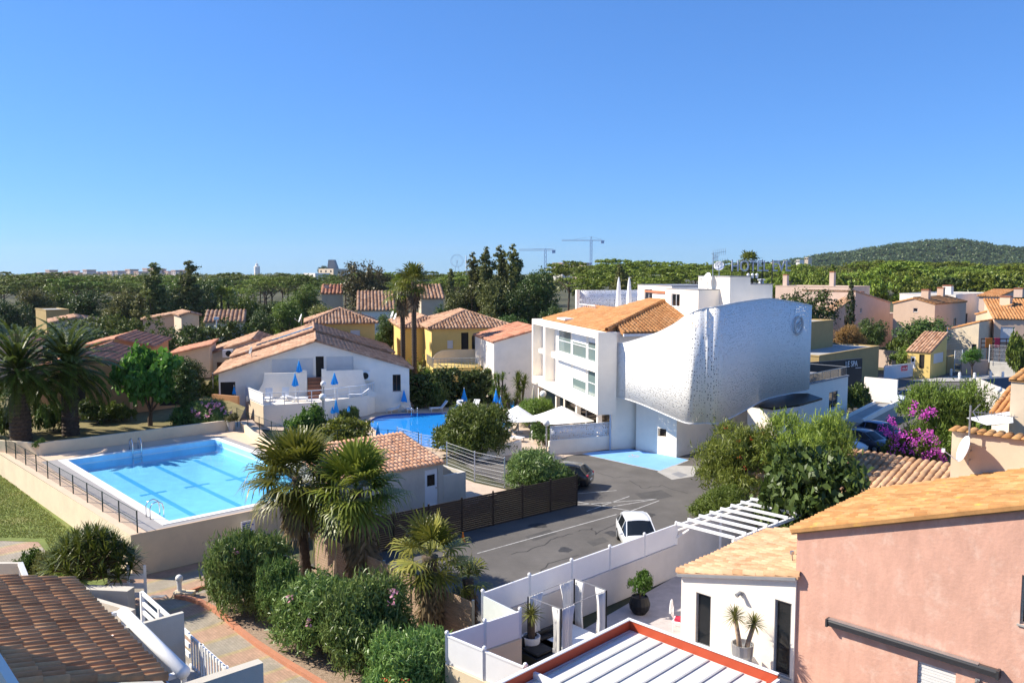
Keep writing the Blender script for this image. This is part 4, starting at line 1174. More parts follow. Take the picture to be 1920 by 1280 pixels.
M['pooledge']=mat('dark_blue_pool_wall',(.02,.12,.5),.4,.05,2)
n=len(SP)
MB().add(ringp(.985,.03),[tuple(range(n))] if sum(SP[i].x*SP[(i+1)%n].y-SP[(i+1)%n].x*SP[i].y for i in range(n))>0 else [tuple(range(n-1,-1,-1))]).build('basin',M['pooldeep'],rp)
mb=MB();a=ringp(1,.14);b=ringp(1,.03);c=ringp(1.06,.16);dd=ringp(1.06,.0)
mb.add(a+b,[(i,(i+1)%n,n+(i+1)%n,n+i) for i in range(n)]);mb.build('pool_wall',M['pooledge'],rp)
mb=MB();mb.add(ringp(.998,.16)+c+dd,[(i,(i+1)%n,n+(i+1)%n,n+i) for i in range(n)]+[(n+i,n+(i+1)%n,2*n+(i+1)%n,2*n+i) for i in range(n)]);mb.build('coping',M['pavlight'],rp)
M['water2']=water_mat('round_pool_water',(.85,.97,1),1.0,.1)
MB().add(ringp(.985,.06),[tuple(range(n))] if sum(SP[i].x*SP[(i+1)%n].y-SP[(i+1)%n].x*SP[i].y for i in range(n))>0 else [tuple(range(n-1,-1,-1))]).build('water',M['water2'],rp)
ladder('steel ladder with white treads at the far edge of the round pool',G(777,779,.15),Vector((.1,-1,0)),.1)
# ================================================================ umbrellas, loungers, lamps
def umbrella_px(label,u,v0,v1,Y=None,z0=0,group=None,m='bluecloth',wpx=9):
    """closed umbrella: canopy top at row v0, hem at row v1"""
    if Y is None: Y=76
    p=DY(u,700,Y);p.z=z0
    zt,zh=ZA(Y,v0)-z0,ZA(Y,v1)-z0
    t=thing('garden_umbrella',label,'umbrella',p,0,group)
    r=wpx/2/FPX*Y
    MB().tube([(0,0,0),(0,0,zt+.12)],.03,8).build('pole',M['whitepaint'],t)
    g=random.Random(int(u*3+v0));n=16
    prof=[(0,zt),(.25,zt-(zt-zh)*.2),(.55,zt-(zt-zh)*.5),(.9,zt-(zt-zh)*.85),(1,zh)]
    mb=MB();vs=[];fs=[]
    for j,(f,z) in enumerate(prof):
        for k in range(n):
            a=2*PI*k/n;rr=r*f*(1+.28*(1 if k%2 else -1)*min(1,f*1.2))+.02
            vs.append((rr*math.cos(a),rr*math.sin(a),z+(0 if j<4 else g.uniform(-.06,.06))))
    for j in range(len(prof)-1):
        for k in range(n): fs.append((j*n+k,j*n+(k+1)%n,(j+1)*n+(k+1)%n,(j+1)*n+k))
    mb.add(vs,fs);mb.build('canopy',M[m],t)
    MB().lathe([(.28,0),(.28,.08),(.06,.1)],14).build('base',M['concrete'],t)
    return t
UG='closed blue umbrellas'
for lb,u,a,b,Y,z0,w in [
 ('closed blue umbrella seen against the gable house wall, left of its door',561,675,697,78.0,ztp,9),
 ('closed blue umbrella above two white chairs on the round terrace',553,699,723,76.6,ztp,10),
 ('closed blue umbrella right of the red steps, near the white globe lamps',627,698,720,77.4,ztp,11),
 ('closed blue umbrella low in front of the terrace wall, the tallest of three',629,747,773,75.2,.02,8),
 ('tiny closed blue umbrella low at the terrace wall, left of the taller one',622,762,774,75.0,.02,6),
 ('tiny closed blue umbrella low at the terrace wall, right of the taller one',653,760,772,76,.02,7),
 ('closed blue umbrella between two loungers at the gable house corner',757,730,753,81.5,.02,9),
 ('small closed blue umbrella half hidden by the dark hedge corner',767,727,741,86,.02,6),
 ('lone closed blue umbrella before the middle of the dark hedge',870,728,752,84,.02,10),
 ('closed blue umbrella furthest left of the cluster of four',930,730,754,80,.02,10),
 ('closed blue umbrella in front within the cluster of four',938.5,743,767,77,.02,9),
 ('closed blue umbrella third from left in the cluster of four',955.5,745,765,80,.02,9),
 ('closed blue umbrella furthest right of the cluster of four',963.5,751,765,83,.02,7),
 ('pale blue closed umbrella inside the left porch of the gable house',438,724,738,77.5,1.5,5),
 ('navy closed umbrella at the near rim of the round pool',707,795,822,67,.02,9)]:
    umbrella_px(lb,u,a,b,Y,z0,UG,wpx=w)
umbrella_px('closed beige parasol beside the hotel corner and the globe lamp',1000,725,752,78,.02,None,'beigecloth',11)
def lounger(label,p,rz,group='white sun loungers',back=R(50)):
    t=thing('sun_lounger',label,'sun lounger',p,rz,group)
    MB().bx(-.95,-.33,.3,.3,.33,.37).build('seat',M['canvas'],t)
    m=Matrix.Translation((.3,0,.35))@Matrix.Rotation(-back,4,'Y')
    MB().bx(0,-.33,-.03,.85,.33,.04,0,m).build('backrest',M['canvas'],t)
    for x in(-.85,.25):
        for y in(-.3,.3): MB().bx(x-.03,y-.03,0,x+.03,y+.03,.3).build('leg',M['whitepaint'],t)
    return t
LG='white sun loungers'
for lb,u,v,rz in [('white lounger nearest the gable house corner, by the umbrella pole',740,772,R(60)),('white lounger right of the umbrella pole at the gable house corner',766,771,R(110)),
 ('white lounger facing left before the dark hedge, left of the lone umbrella',823,770,R(20)),('white lounger behind the leafy oleander, right of the lone umbrella',857,770,R(70)),('white lounger between lone umbrella and umbrella cluster',889,769,R(70)),
 ('white lounger lying under the left white parasol',962,826,R(150))]:
    lounger(lb,G(u,v,.02),rz)
for lb,u,Y in [('white lounger back left of two on the round terrace, below the umbrella',502,76.0),('white lounger back right of two on the round terrace, below the umbrella',533,76.6)]:
    p=DY(u,700,Y);p.z=ztp;lounger(lb,p,R(95),back=R(75))
p=DY(672,700,78.3);p.z=ztp;lounger('white lounger with raised back at the right end of the round terrace',p,R(10),back=R(35))
p=DY(557,700,75.9);p.z=ztp;lounger('flat white lounger near the front rail of the round terrace',p,R(190),back=R(15))
def globe_lamp(label,u,vc,Y,z0,rpx,arm=None):
    p=DY(u,700,Y);p.z=z0;zc=ZA(Y,vc)-z0;r=rpx/FPX*Y
    t=thing('globe_lamp',label,'street lamp',p,0)
    MB().tube([(0,0,0),(0,0,zc-r*.9)],.06,8).build('pole',M['steel' if rpx<7.5 else 'whitepaint'],t)
    MB().ball((0,0,zc),r,18,10).build('globe',M['globe'],t,smooth=True)
    return t
globe_lamp('upper white globe lamp before the gable house steps',606,719.5,73.5,.02,5.6)
globe_lamp('lower white globe lamp before the gable house steps',604,744,70.5,.02,6.8)
globe_lamp('white globe lamp left of the perforated patio screen',1025,792.5,62.5,.02,6.6)
globe_lamp('white globe lamp against the hotel corner below the balconies',1018.5,738,76.5,.02,6.5)
def parasol(label,u,vt,vr,Y,hw,rz=0):
    p=DY(u,700,Y);p.z=.02;zt=ZA(Y,vt);zr=ZA(Y,vr)
    t=thing('patio_parasol',label,'parasol',p,rz)
    mb=MB();c=(0,0,zt);n=32;vs=[c];fs=[]
    for j in range(1,6):
        f=j/5
        for k in range(n):
            a=2*PI*k/n;q=1/max(abs(math.cos(a)),abs(math.sin(a)));q=q*.92 if q>1.38 else q
            sag=.10*math.sin(f*PI)*abs(math.sin(2*a))
            vs.append((hw*f*q*math.cos(a),hw*f*q*math.sin(a),zt+(zr-zt)*f-sag*f))
    for k in range(n): fs.append((0,1+k,1+(k+1)%n))
    for j in range(4):
        for k in range(n): fs.append((1+j*n+k,1+(j+1)*n+k,1+(j+1)*n+(k+1)%n,1+j*n+(k+1)%n))
    mb.add(vs,fs);cn=mb.build('canopy',M['canvas'],t,smooth=False)
    sm=cn.modifiers.new('cloth','SOLIDIFY');sm.thickness=.02
    MB().tube([(hw*.05,0,0),(hw*.05,0,zt-.08)],.05,8).build('pole',M['grey'],t)
    rb=MB()
    for k in range(4):
        a=PI/4+PI/2*k;rb.beam((0,0,zt-.1),(hw*1.28*math.cos(a),hw*1.28*math.sin(a),zr-.06),.03,.03)
    rb.build('ribs',M['grey'],t)
    MB().bx(-.4,-.4,0,.4,.4,.1).build('base',M['concrete'],t)
    return t
parasol('large open white parasol left of its twin beside the leafy oleander',970,760,785,70.5,1.75,R(12))
parasol('large open white parasol right of its twin, under the hotel balconies',1054,761,785,69.5,2.25,R(20))
# patio furniture under the parasols
def chair(label,p,rz,m='whitepaint',group=None,name='patio_chair'):
    t=thing(name,label,'chair',p,rz,group)
    MB().bx(-.24,-.24,.42,.24,.24,.47).build('seat',M[m],t)
    MB().bx(.2,-.24,.47,.25,.24,.88).build('backrest',M[m],t)
    for x in(-.21,.21):
        for y in(-.21,.21): MB().bx(x-.02,y-.02,0,x+.02,y+.02,.42).build('leg',M[m],t)
    return t
chair('white patio chair beside the globe lamp and perforated screen',G(1017,834,.02),R(30))
chair('white patio chair at the table, left of the globe lamp',G(1003,826,.02),R(200))
tt=thing('patio_table','small white slatted table under the right white parasol','table',G(1008,824,.02))
MB().bx(-.45,-.45,.68,.45,.45,.73).build('tabletop',M['whitepaint'],tt)
for x in(-.38,.38):
    for y in(-.38,.38): MB().bx(x-.03,y-.03,0,x+.03,y+.03,.68).build('leg',M['whitepaint'],tt)
bb=thing('barbecue','black kettle barbecue under the parasols, by the patio table','barbecue',G(1000,818,.02))
MB().ball((0,0,.85),.42,14,8,0,.8).build('kettle',M['black'],bb,smooth=True)
for a in(0,2.1,4.2): MB().beam((.25*math.cos(a),.25*math.sin(a),.6),(.4*math.cos(a),.4*math.sin(a),0),.04,.04).build('leg',M['steel'],bb)
# low planter and perforated patio screen
wall('low_wall','low white block wall behind the mesh fence, under the leafy oleander',[G(900,864,0),G(978,848,0)],0,.9,.3,'white')
wall('low_wall','low white wall carrying the perforated screen next to the blue bay',[G(1030,852,0)+Vector((0,.0,0)),G(1144,842,0)],0,1.05,.22,'white')
# ---- perforated sheet material, holes are really see-through
def perfmat(name,col,scale,dens):
    m,n,l,b=_nt(name);b.inputs['Base Color'].default_value=(*col,1);b.inputs['Roughness'].default_value=.85;b.inputs['Specular IOR Level'].default_value=.15
    uv=n.new('ShaderNodeUVMap')
    vo=n.new('ShaderNodeTexVoronoi');vo.inputs['Scale'].default_value=scale;vo.voronoi_dimensions='2D';vo.inputs['Randomness'].default_value=.75
    l.new(uv.outputs[0],vo.inputs['Vector'])
    sx=n.new('ShaderNodeSeparateColor');l.new(vo.outputs['Color'],sx.inputs[0])
    # the cell's random value decides whether it has a hole, and how big
    r=n.new('ShaderNodeMapRange');r.inputs['From Min'].default_value=1-dens;r.inputs['From Max'].default_value=1
    r.inputs['To Min'].default_value=.13;r.inputs['To Max'].default_value=.25;r.clamp=False
    l.new(sx.outputs[0],r.inputs['Value'])
    g=n.new('ShaderNodeMath');g.operation='GREATER_THAN';g.inputs[1].default_value=1-dens;l.new(sx.outputs[0],g.inputs[0])
    rm=n.new('ShaderNodeMath');rm.operation='MULTIPLY';l.new(r.outputs[0],rm.inputs[0]);l.new(g.outputs[0],rm.inputs[1])
    lt=n.new('ShaderNodeMath');lt.operation='LESS_THAN';l.new(vo.outputs['Distance'],lt.inputs[0]);l.new(rm.outputs[0],lt.inputs[1])
    tr=n.new('ShaderNodeBsdfTransparent');mx=n.new('ShaderNodeMixShader')
    l.new(lt.outputs[0],mx.inputs[0]);l.new(b.outputs[0],mx.inputs[1]);l.new(tr.outputs[0],mx.inputs[2]);l.new(mx.outputs[0],n['Material Output'].inputs['Surface'])
    return m
M['perf']=perfmat('perforated_white_metal',(.92,.90,.86),5.3,.8)
M['perf2']=perfmat('perforated_grey_metal',(.72,.73,.76),5.4,.75)
def perf_sheet(name,pts,zb,zt,m,parent=None,sub=1):
    """upright sheet along plan points with per-point bottom and top; uv = metres along, metres up"""
    me=bpy.data.meshes.new(name);V=[];F=[];UV=[];s=0
    for i,p in enumerate(pts):
        if i: s+=(Vector(p)-Vector(pts[i-1])).length
        V+= [(p[0],p[1],zb[i]),(p[0],p[1],zt[i])];UV+=[(s,zb[i]),(s,zt[i])]
        if i: F.append((2*i-2,2*i,2*i+1,2*i-1))
    me.from_pydata(V,[],F);ul=me.uv_layers.new(name='UVMap')
    for lp in me.loops: ul.data[lp.index].uv=UV[lp.vertex_index]
    me.materials.append(m);me.polygons.foreach_set('use_smooth',[True]*len(F));me.update()
    o=link(name,me,parent);sm=o.modifiers.new('thickness','SOLIDIFY');sm.thickness=.03
    return o
ps=thing('perforated_screen','grey perforated patio screen on the low wall next to the blue bay','screen',(0,0,0))
q0,q1=G(1032,852,0)+Vector((0,.1,0)),G(1143,842.5,0)+Vector((0,.1,0))
zz0=[1.12,1.12];zz1=[ZA(q0.y,800),ZA(q1.y,795)]
perf_sheet('panel',[q0.lerp(q1,k/6).xy for k in range(7)],[1.12]*7,[zz1[0]]*7,M['perf2'],ps)
fr=MB().beam(q0+Vector((0,0,1.09)),q1+Vector((0,0,1.09)),.08,.06).beam(q0+Vector((0,0,1.06)),q0+Vector((0,0,zz1[0]+.05)),.06,.06).beam(q1+Vector((0,0,1.06)),q1+Vector((0,0,zz1[0]+.05)),.06,.06).beam(q0+Vector((0,0,zz1[0]+.03)),q1+Vector((0,0,zz1[0]+.03)),.06,.05)
fr.build('frame',M['whitepaint'],ps)
# ================================================================ hotel
P1=Vector((2.0,82.0,0));LH=19.4
hot=thing('hotel','white modern hotel with boxed balconies, tiled roof and curved perforated screen','hotel',P1,RZ)
def HW(x,y,z=0): return P1+EX*x+EY*y+Vector((0,0,z))
z0h,z1h=2.9,9.35
# balcony frame: box with two deep bays
bf=MB();D=.95
x1,x2,x3,x4=.4,4.2,4.75,LH-.55
bf.bx(0,0,z1h-.5,LH,D+.6,z1h)                      # top band
bf.bx(0,0,z0h,LH,D+.6,z0h+.75)                     # bottom band
bf.bx(0,0,z0h+.75,x1,D+.6,z1h-.5);bf.bx(x2,0,z0h+.75,x3,D+.6,z1h-.5);bf.bx(x4,0,z0h+.75,LH,D+.6,z1h-.5)
bf.build('balcony_frame',M['white'],hot)
lg=MB();zm=(z0h+z1h)/2+.25
lg.bx(x3+.9,-.02+.35,zm-.33,x4,D-.002,zm+.2).bx(x1+.9,.33,zm-.3,x2,D-.002,zm+.1);lg.build('floor_ledge',M['white'],hot)
# windows
def hwin(x0,x1_,za,zb_,blind):
    w=MB();t=.07;y=D+.02
    for q in((x0,za,x0+t,zb_),(x1_-t,za,x1_,zb_),(x0+t,za,x1_-t,za+t),(x0+t,zb_-t,x1_-t,zb_),(x0+t,(za+zb_)/2-.03,x1_-t,(za+zb_)/2+.02)): w.bx(q[0],y-.08,q[1],q[2],y,q[3])
    f=w.build('window',M['whitepaint'],hot)
    MB().bx(x0+t,y-.03,za+t,x1_-t,y-.015,zb_-t).build('pane',M['glassblue'],f)
    if blind: MB().bx(x0+t+.02,y-.05,za+t+(zb_-za)*(1-blind),x1_-t-.02,y-.032,zb_-t-.01).build('blind',M['curtain'],f)
xs=[x3+1.3+(x4-x3-1.7)*k/3 for k in range(4)]
for k in range(3):
    hwin(xs[k]+.15,xs[k+1]-.25,zm+.25,z1h-.55,(0,.45,.3)[k]);hwin(xs[k]+.15,xs[k+1]-.25,z0h+.8,zm-.36,(.95,.6,.1)[k])
hwin(x1+1.5,x2-.1,zm+.15,z1h-.55,.2);hwin(x1+1.5,x2-.1,z0h+.8,zm-.33,.9)
bk=MB()
for a,b in((x1,x1+1.5),(x2-.1,x2)): bk.bx(a,D,z0h+.75,b,D+.2,z1h-.5)
bk.bx(x3,D,z0h+.75,xs[0]+.15,D+.2,z1h-.5);bk.bx(xs[3]-.25,D,z0h+.75,x4,D+.2,z1h-.5)
for k in(1,2): bk.bx(xs[k]-.25,D,z0h+.75,xs[k]+.15,D+.2,z1h-.5)
bk.bx(xs[0],D+.05,zm-.4,xs[3],D+.2,zm+.3);bk.bx(x1,D+.05,zm-.35,x2,D+.2,zm+.2)
bk.build('bay_wall',M['white'],hot)
# body
bd=MB();bd.bx(.1,D+.6,z0h-.3,LH-.75,14,z1h-.05);bd.bx(.5,3.2,0,LH-.8,14,z0h-.3)
bd.build('body',M['white'],hot)
# end wall over the ground floor towards the blue bay
e0=(G(1144,842)-P1);xe=e0.dot(EX)
MB().bx(LH-.75,1.35,0,LH-.45,3.6,z1h-.05).build('end_wall',M['white'],hot)
# ground floor glazing and columns
gl=MB();gl.bx(1.2,3.1,.1,LH-1.2,3.15,z0h-.35);gl.build('ground_floor_glazing',M['glass'],hot)
for k in range(6): MB().bx(1.5+3.2*k,3.0,0,1.72+3.2*k,3.09,z0h-.3).build('mullion',M['whitepaint'],hot)
for x in(.5,6.5,12.5,LH-1.6): MB().bx(x,.5,0,x+.35,.85,z0h).build('column',M['white'],hot)
M['pipe']=mat('pale_blue_downpipe',(.45,.55,.7),.5,.05,3)
dp=MB().tube([(LH-.38,1.22,0),(LH-.38,1.22,z1h-.1)],.07,8)
for z in(3.3,6.3): dp.bx(LH-.5,1.1,z,LH-.26,1.34,z+.12)
dp.build('downpipe',M['pipe'],hot)
# tiled roof
pr=.245;sq=math.sqrt(1+pr*pr);ze=z1h+.06
Vt=[];
HK=.882;xh=lambda y:LH-.2-HK*(y-.75)     # hip line between the two slopes
t1=tiles((1.2,.75,ze),(1,0,0),Vector((0,1,pr))/sq,LH-1.4,5.2*sq,.3,.42,lambda a,b:1.2+a<xh(.75+b/sq),3,.38)
t2=tiles((7.6,.75+5.2,ze+5.2*pr),(1,0,0),Vector((0,1,pr))/sq,LH-7.8,3.4*sq,.3,.42,lambda a,b:7.6+a<xh(5.95+b/sq),5,.38)
rf=roof_mesh([t1,t2],'roof','tile_orange',hot)
sb=MB();sb.add(*slab([(1.2,.75,ze-.02),(xh(.75),.75,ze-.02),(xh(5.95),5.95,ze-.02+5.2*pr),(1.2,5.95,ze-.02+5.2*pr)],.3));sb.add(*slab([(7.6,5.96,ze-.02+5.2*pr),(xh(5.96),5.96,ze-.02+5.2*pr),(xh(9.4),9.4,ze-.02+8.65*pr),(7.6,9.4,ze-.02+8.65*pr)],.3));sb.build('roof_deck',M['tile_orange'],rf)
hatch=MB().bx(5.6,.9,ze+.2,8.0,2.0,ze+.36);hatch.build('roof_hatch',M['whitepaint'],rf)
# the second roof, barrels running towards the right, with white gutter
kk=HW(LH-.2,3.2)
p3=pr/HK;q3=math.sqrt(1+p3*p3);zs3=ze-.35*p3
t3=tiles((LH+.15,2.0,zs3),(0,1,0),Vector((-1,0,p3))/q3,7.2,7.3*q3,.32,.45,lambda a,b:b/q3<.35+HK*(1.25+a),9,.42)
rf2=roof_mesh([t3,ridge((xh(.75),.75,ze+.12),(xh(8.8),8.8,ze+8.05*pr+.12))],'side_roof','tile_orange',hot)
sb=MB();sb.add(*slab([(LH+.15,2.0,zs3-.03),(LH+.15,9.2,zs3-.03),(LH+.15-7.2,9.2,zs3-.03+7.2*p3),(LH-1.3,2.0,zs3-.03+1.45*p3)],.2));sb.build('roof_deck',M['tile_orange'],rf2)
MB().bx(LH+.16,2.0,ze-.4,LH+.32,9.3,ze-.2).build('gutter',M['whitepaint'],rf2)
MB().prism([(LH-.44,1.9),(LH+.0,3.6),(LH,9.3),(LH-3.3,9.3),(LH-3.3,3.62),(LH-.44,3.62)],5,ze-.36).build('upper_wall',M['white'],hot)
# rooftop volumes
def rbox(nm,x0,x1_,y0,y1,z0,z1,ops_=()):
    mb=MB()
    face_wall(mb,(x0,y0,z0),(1,0,0),(0,-1,0),x1_-x0,z1-z0,ops_);face_wall(mb,(x1_,y0,z0),(0,1,0),(1,0,0),y1-y0,z1-z0,[])
    face_wall(mb,(x1_,y1,z0),(-1,0,0),(0,1,0),x1_-x0,z1-z0,[]);face_wall(mb,(x0,y1,z0),(0,-1,0),(-1,0,0),y1-y0,z1-z0,[])
    mb.add([(x0,y0,z1),(x1_,y0,z1),(x1_,y1,z1),(x0,y1,z1)],[(0,1,2,3)])
    o=mb.build(nm,M['white'],hot)
    MB().bx(x0-.04,y0-.04,z1+.003,x1_+.04,y1+.04,z1+.07).build('roof_edge',M['grey'],o)
    return o
rA=rbox('roof_pavilion',4.6,12.3,9.4,14.5,8,12.75,[(1.6,3.25,1.9,1.15)])
opening(hot,(4.6,9.4,8),(1,0,0),(0,-1,0),1.6,3.25,1.9,1.15,'win')
rB=rbox('roof_pavilion',12.31,18.6,8.8,12.8,8,12.55,[(1.2,3.05,1.7,1.1)])
opening(hot,(12.31,8.8,8),(1,0,0),(0,-1,0),1.2,3.05,1.7,1.1,'win')
rbox('stair_tower',14.8,20.2,10.7,12.5,7,13.62)
rbox('roof_pavilion',15.2,20.0,12.52,14.6,7,13.0)
MB().bx(6.6,9.25,12.1,12.2,9.36,12.3).build('terracotta_edge',M['terracotta'],hot)
# terrace parapet far left
pp=perf_sheet('terrace_screen',[HW(-.6,5.2+1.1*k).xy-P1.xy for k in range(9)],[10.2]*9,[12.15]*9,M['perf2'],None)
pp.parent=hot;pp.matrix_parent_inverse=Matrix.Rotation(-RZ,4,'Z')
MB().bx(-.75,4.8,9.2,-.35,5.15,12.2).bx(-.6,5,9.0,4.6,14.5,10.0).build('terrace_end',M['white'],hot)
tr=MB()
for k in range(9): tr.bx(.3+.55*k,4.95,10.0,.36+.55*k,5.01,10.75)
tr.bx(.2,4.92,10.75,4.9,5.04,10.83);tr.build('terrace_railing',M['whitepaint'],hot)
# entry block below the screen (turned 45 degrees like the bay)
a=G(1192,842.5);b=G(1268,857)
dd_=(b-a).normalized();nn=Vector((-dd_.y,dd_.x,0))
eb=thing('entry_block','white ground floor block with one small square window behind the blue bay','building',a,math.atan2(dd_.y,dd_.x))
Lb=(b-a).length;mb=MB()
s_=along(a,dd_,1233);s2=along(a,dd_,1248.5);zc=ZA((a+dd_*s_).y,802);zc0=ZA((a+dd_*s_).y,817)
face_wall(mb,(0,0,0),(1,0,0),(0,-1,0),Lb,6.5,[(s_,zc0,s2-s_,zc-zc0)],.3)
mb.bx(.02,.31,0,Lb-.001,9,6.49);mb.bx(-2.6,1.9,0,.0,9,6.45)
face_wall(mb,(Lb,0,0),(0,1,0),(1,0,0),13.5,6.5,[])
mb.bx(0,9.01,0,Lb-.002,13.5,6.4)
mb.add([(0,0,6.5),(Lb,0,6.5),(Lb,.32,6.5),(0,.32,6.5)],[(0,1,2,3)])
mb.build('wall',M['white'],eb)
opening(eb,(0,0,0),(1,0,0),(0,-1,0),s_,zc0,s2-s_,zc-zc0,'dark',.3)
# mass behind the screen
MB().prism([(LH-.45,3.62),(LH+.2,9.35),(LH+.1,14),(15,14),(LH-3.3,9.35)],4,8.9).build('core',M['white'],hot)
# curved perforated screen
ctrl=[(8.15,64.0,8.45),(8.75,62.9,8.6),(9.5,60.6,9.1),(10.25,57.3,9.8),(10.85,54.4,10.6),(11.15,53.1,11.1),(11.5,52.45,11.4),(12.0,52.4,11.6),(12.5,52.55,11.72),(13.0,52.35,11.8),(13.6,52.75,11.88),(14.6,54.3,11.95),(16.6,57.6,12.0),(19.6,62.6,12.0),(22.1,65.2,11.7),(24.0,66.8,11.4),(24.9,68.0,11.2),(25.0,69.4,11.1),(24.4,70.6,11.05)]
pts=[];zt=[]
for i in range(len(ctrl)-1):
    p=[Vector(ctrl[max(0,min(len(ctrl)-1,i+k-1))]) for k in range(4)]
    for j in range(6):
        t=j/6;q=.5*((2*p[1])+(p[2]-p[0])*t+(2*p[0]-5*p[1]+4*p[2]-p[3])*t*t+(3*p[1]-p[0]-3*p[2]+p[3])*t**3)
        pts.append((q.x,q.y));zt.append(q.z)
scn=thing('facade_screen','tall curved white perforated metal screen wrapped round the hotel corner','screen',(0,0,0))
perf_sheet('sheet',pts,[4.25]*len(pts),zt,M['perf'],scn)
for zf_ in(lambda i:zt[i],lambda i:4.23):
    rm=MB()
    for i in range(0,len(pts)-1): rm.beam((*pts[i],zf_(i)),(*pts[i+1],zf_(i+1)),.05,.05)
    rm.build('rim',M['whitepaint'],scn)
M['gapshade']=mat('gap_shade_grey',(.27,.27,.28),.9,.1,1)  # added sheet behind the holes; its grey stands in for the gap's shade
bkw=MB();bp_=[]
for i,p in enumerate(pts):
    a_=Vector(pts[max(0,i-1)]);b_=Vector(pts[min(len(pts)-1,i+1)]);d_=(b_-a_).normalized();bp_.append((p[0]-d_.y*.75,p[1]+d_.x*.75,zt[i]-1.3))
for i in range(6,len(pts)-12):
    a_,b_=bp_[i],bp_[i+1];bkw.add([(a_[0],a_[1],4.5),(b_[0],b_[1],4.5),(b_[0],b_[1],b_[2]),(a_[0],a_[1],a_[2])],[(0,1,2,3)])
o_=bkw.build('gap_shade_sheet',M['gapshade'],scn);o_.modifiers.new('thickness','SOLIDIFY').thickness=.1
br=MB()
for i in(6,24,36,50,62,74,86):
    p=Vector((*pts[i],5.2));q=Vector((*pts[min(i+1,len(pts)-1)],5.2));d=(q-p).normalized();n_=Vector((-d.y,d.x,0))
    for z in(5.0,8.2): br.beam((p.x,p.y,z),(p.x+n_.x*1.2,p.y+n_.y*1.2,z),.06,.06)
br.build('bracket',M['steel'],scn)
# emblem ring on the screen
em=MB();c=Vector((23.05,65.95,9.75));td=Vector((.72,.69,0)).normalized();nd=Vector((.69,-.72,0))
for k in range(32):
    if k in(6,7): continue
    a0,a1=2*PI*k/32,2*PI*(k+1)/32
    f=lambda r,a,o:c+td*r*math.cos(a)+Vector((0,0,r*math.sin(a)))+nd*o
    em.add([f(.62,a0,.12),f(.62,a1,.12),f(.78,a1,.12),f(.78,a0,.12),f(.62,a0,.05),f(.62,a1,.05),f(.78,a1,.05),f(.78,a0,.05)],[(0,1,2,3),(3,2,6,7),(1,0,4,5)])
for k,(x0,zb_,x1_,zt_) in enumerate([(-.4,-.15,.1,.25),(-.05,-.3,.42,.1),(-.3,.05,.35,.3)]):
    em.beam(c+td*x0+Vector((0,0,zb_))+nd*.1,c+td*x1_+Vector((0,0,zt_))+nd*.1,.05,.1)
M['emblem']=mat('grey_emblem_metal',(.5,.5,.53),.4,.05,3,metal=.3)
tag(em.build('emblem',M['emblem']),'round grey metal emblem near the right end of the curved screen','emblem')
# rooftop clutter: dishes, aerials, closed parasols, lettering
def dish(label,p,rz,r,tilt=R(25),pole=.8,m='whitepaint'):
    t=thing('satellite_dish',label,'satellite dish',p,rz)
    mt=Matrix.Translation((0,0,pole))@Matrix.Rotation(PI/2-tilt,4,'Y')
    prof=[(.001,-.16*r),(r*.35,-.14*r),(r*.7,-.08*r),(r*.95,0),(r,.012),(r*.95,.03),(r*.7,-.05*r),(r*.35,-.11*r),(.001,-.13*r)]
    mb=MB();mb.lathe(prof,22,(0,0,0),0,mt);mb.build('reflector',M[m],t,smooth=True)
    tip=mt@Vector((r*.55,0,r*1.0))
    MB().tube([mt@Vector((r*.95,0,0)),tip],.02,6).bc(tip,(.12,.1,.12)).build('feed_arm',M['steel'],t)
    MB().tube([(-.1,0,-.05),(-.1,0,pole)],.035,8).build('mast',M['steel'],t)
    return t
dish('white satellite dish on the hotel roof, left of the aerials',HW(17.3,10.2,12.6),R(200),.5,R(20),.9)
dish('white satellite dish on the hotel roof among the aerials',HW(18.0,10.9,12.6),R(250),.42,R(25),1.9)
ae=thing('roof_aerial','cluster of yagi aerials on the hotel roof, left of the stair tower','antenna',HW(17.9,10.4,12.6))
MB().tube([(0,0,0),(0,0,3.0)],.035,6).build('mast',M['steel'],ae)
for z,a in((2.9,.4),(2.5,1.0),(2.1,.1)):
    y=MB();d=Vector((math.cos(a),math.sin(a),.15));y.beam(Vector((0,0,z))-d*.2,Vector((0,0,z))+d*1.3,.03,.03)
    for k in range(7):
        q=Vector((0,0,z))+d*(k*.2);s=Vector((-d.y,d.x,0))*.0+Vector((0,0,.28));y.beam(q-s,q+s,.02,.02)
    y.build('yagi',M['steel'],ae)
for lb,x,y in(('closed grey white parasol on the hotel roof terrace, the left one',1.6,8.6),('closed grey white parasol on the hotel roof terrace, the right one',2.4,9.4)):
    t=thing('closed_parasol',lb,'parasol',HW(x,y,10.0),0,'closed parasols on the roof terrace')
    MB().lathe([(.1,.4),(.3,.5),(.26,1.6),(.14,3.0),(.04,3.5)],10).build('canopy',M['canvas'],t);MB().tube([(0,0,0),(0,0,.6)],.05,6).build('pole',M['steel'],t)
rosette_plant('roof_plant','small spiky plant on the hotel roof terrace before the grey screen',HW(3.6,11.5,10.0),[(0,0,1.3)],.6,.03,40,5,leaf='leaf_olive')
def text_mesh(name,body,size,m,parent,loc_,rot,ext=.05,sx=1.0):
    cu=bpy.data.curves.new(name,'FONT');cu.body=body;cu.size=size;cu.extrude=ext;cu.space_character=1.0
    tmp=bpy.data.objects.new('tmp',cu);COL.objects.link(tmp);bpy.context.view_layer.update()
    me=bpy.data.meshes.new_from_object(tmp.evaluated_get(bpy.context.evaluated_depsgraph_get()));bpy.data.objects.remove(tmp)
    me.name=name;me.materials.clear();me.materials.append(m)
    o=link(name,me,parent,loc_,rot);o.scale=(sx,1,1);return o
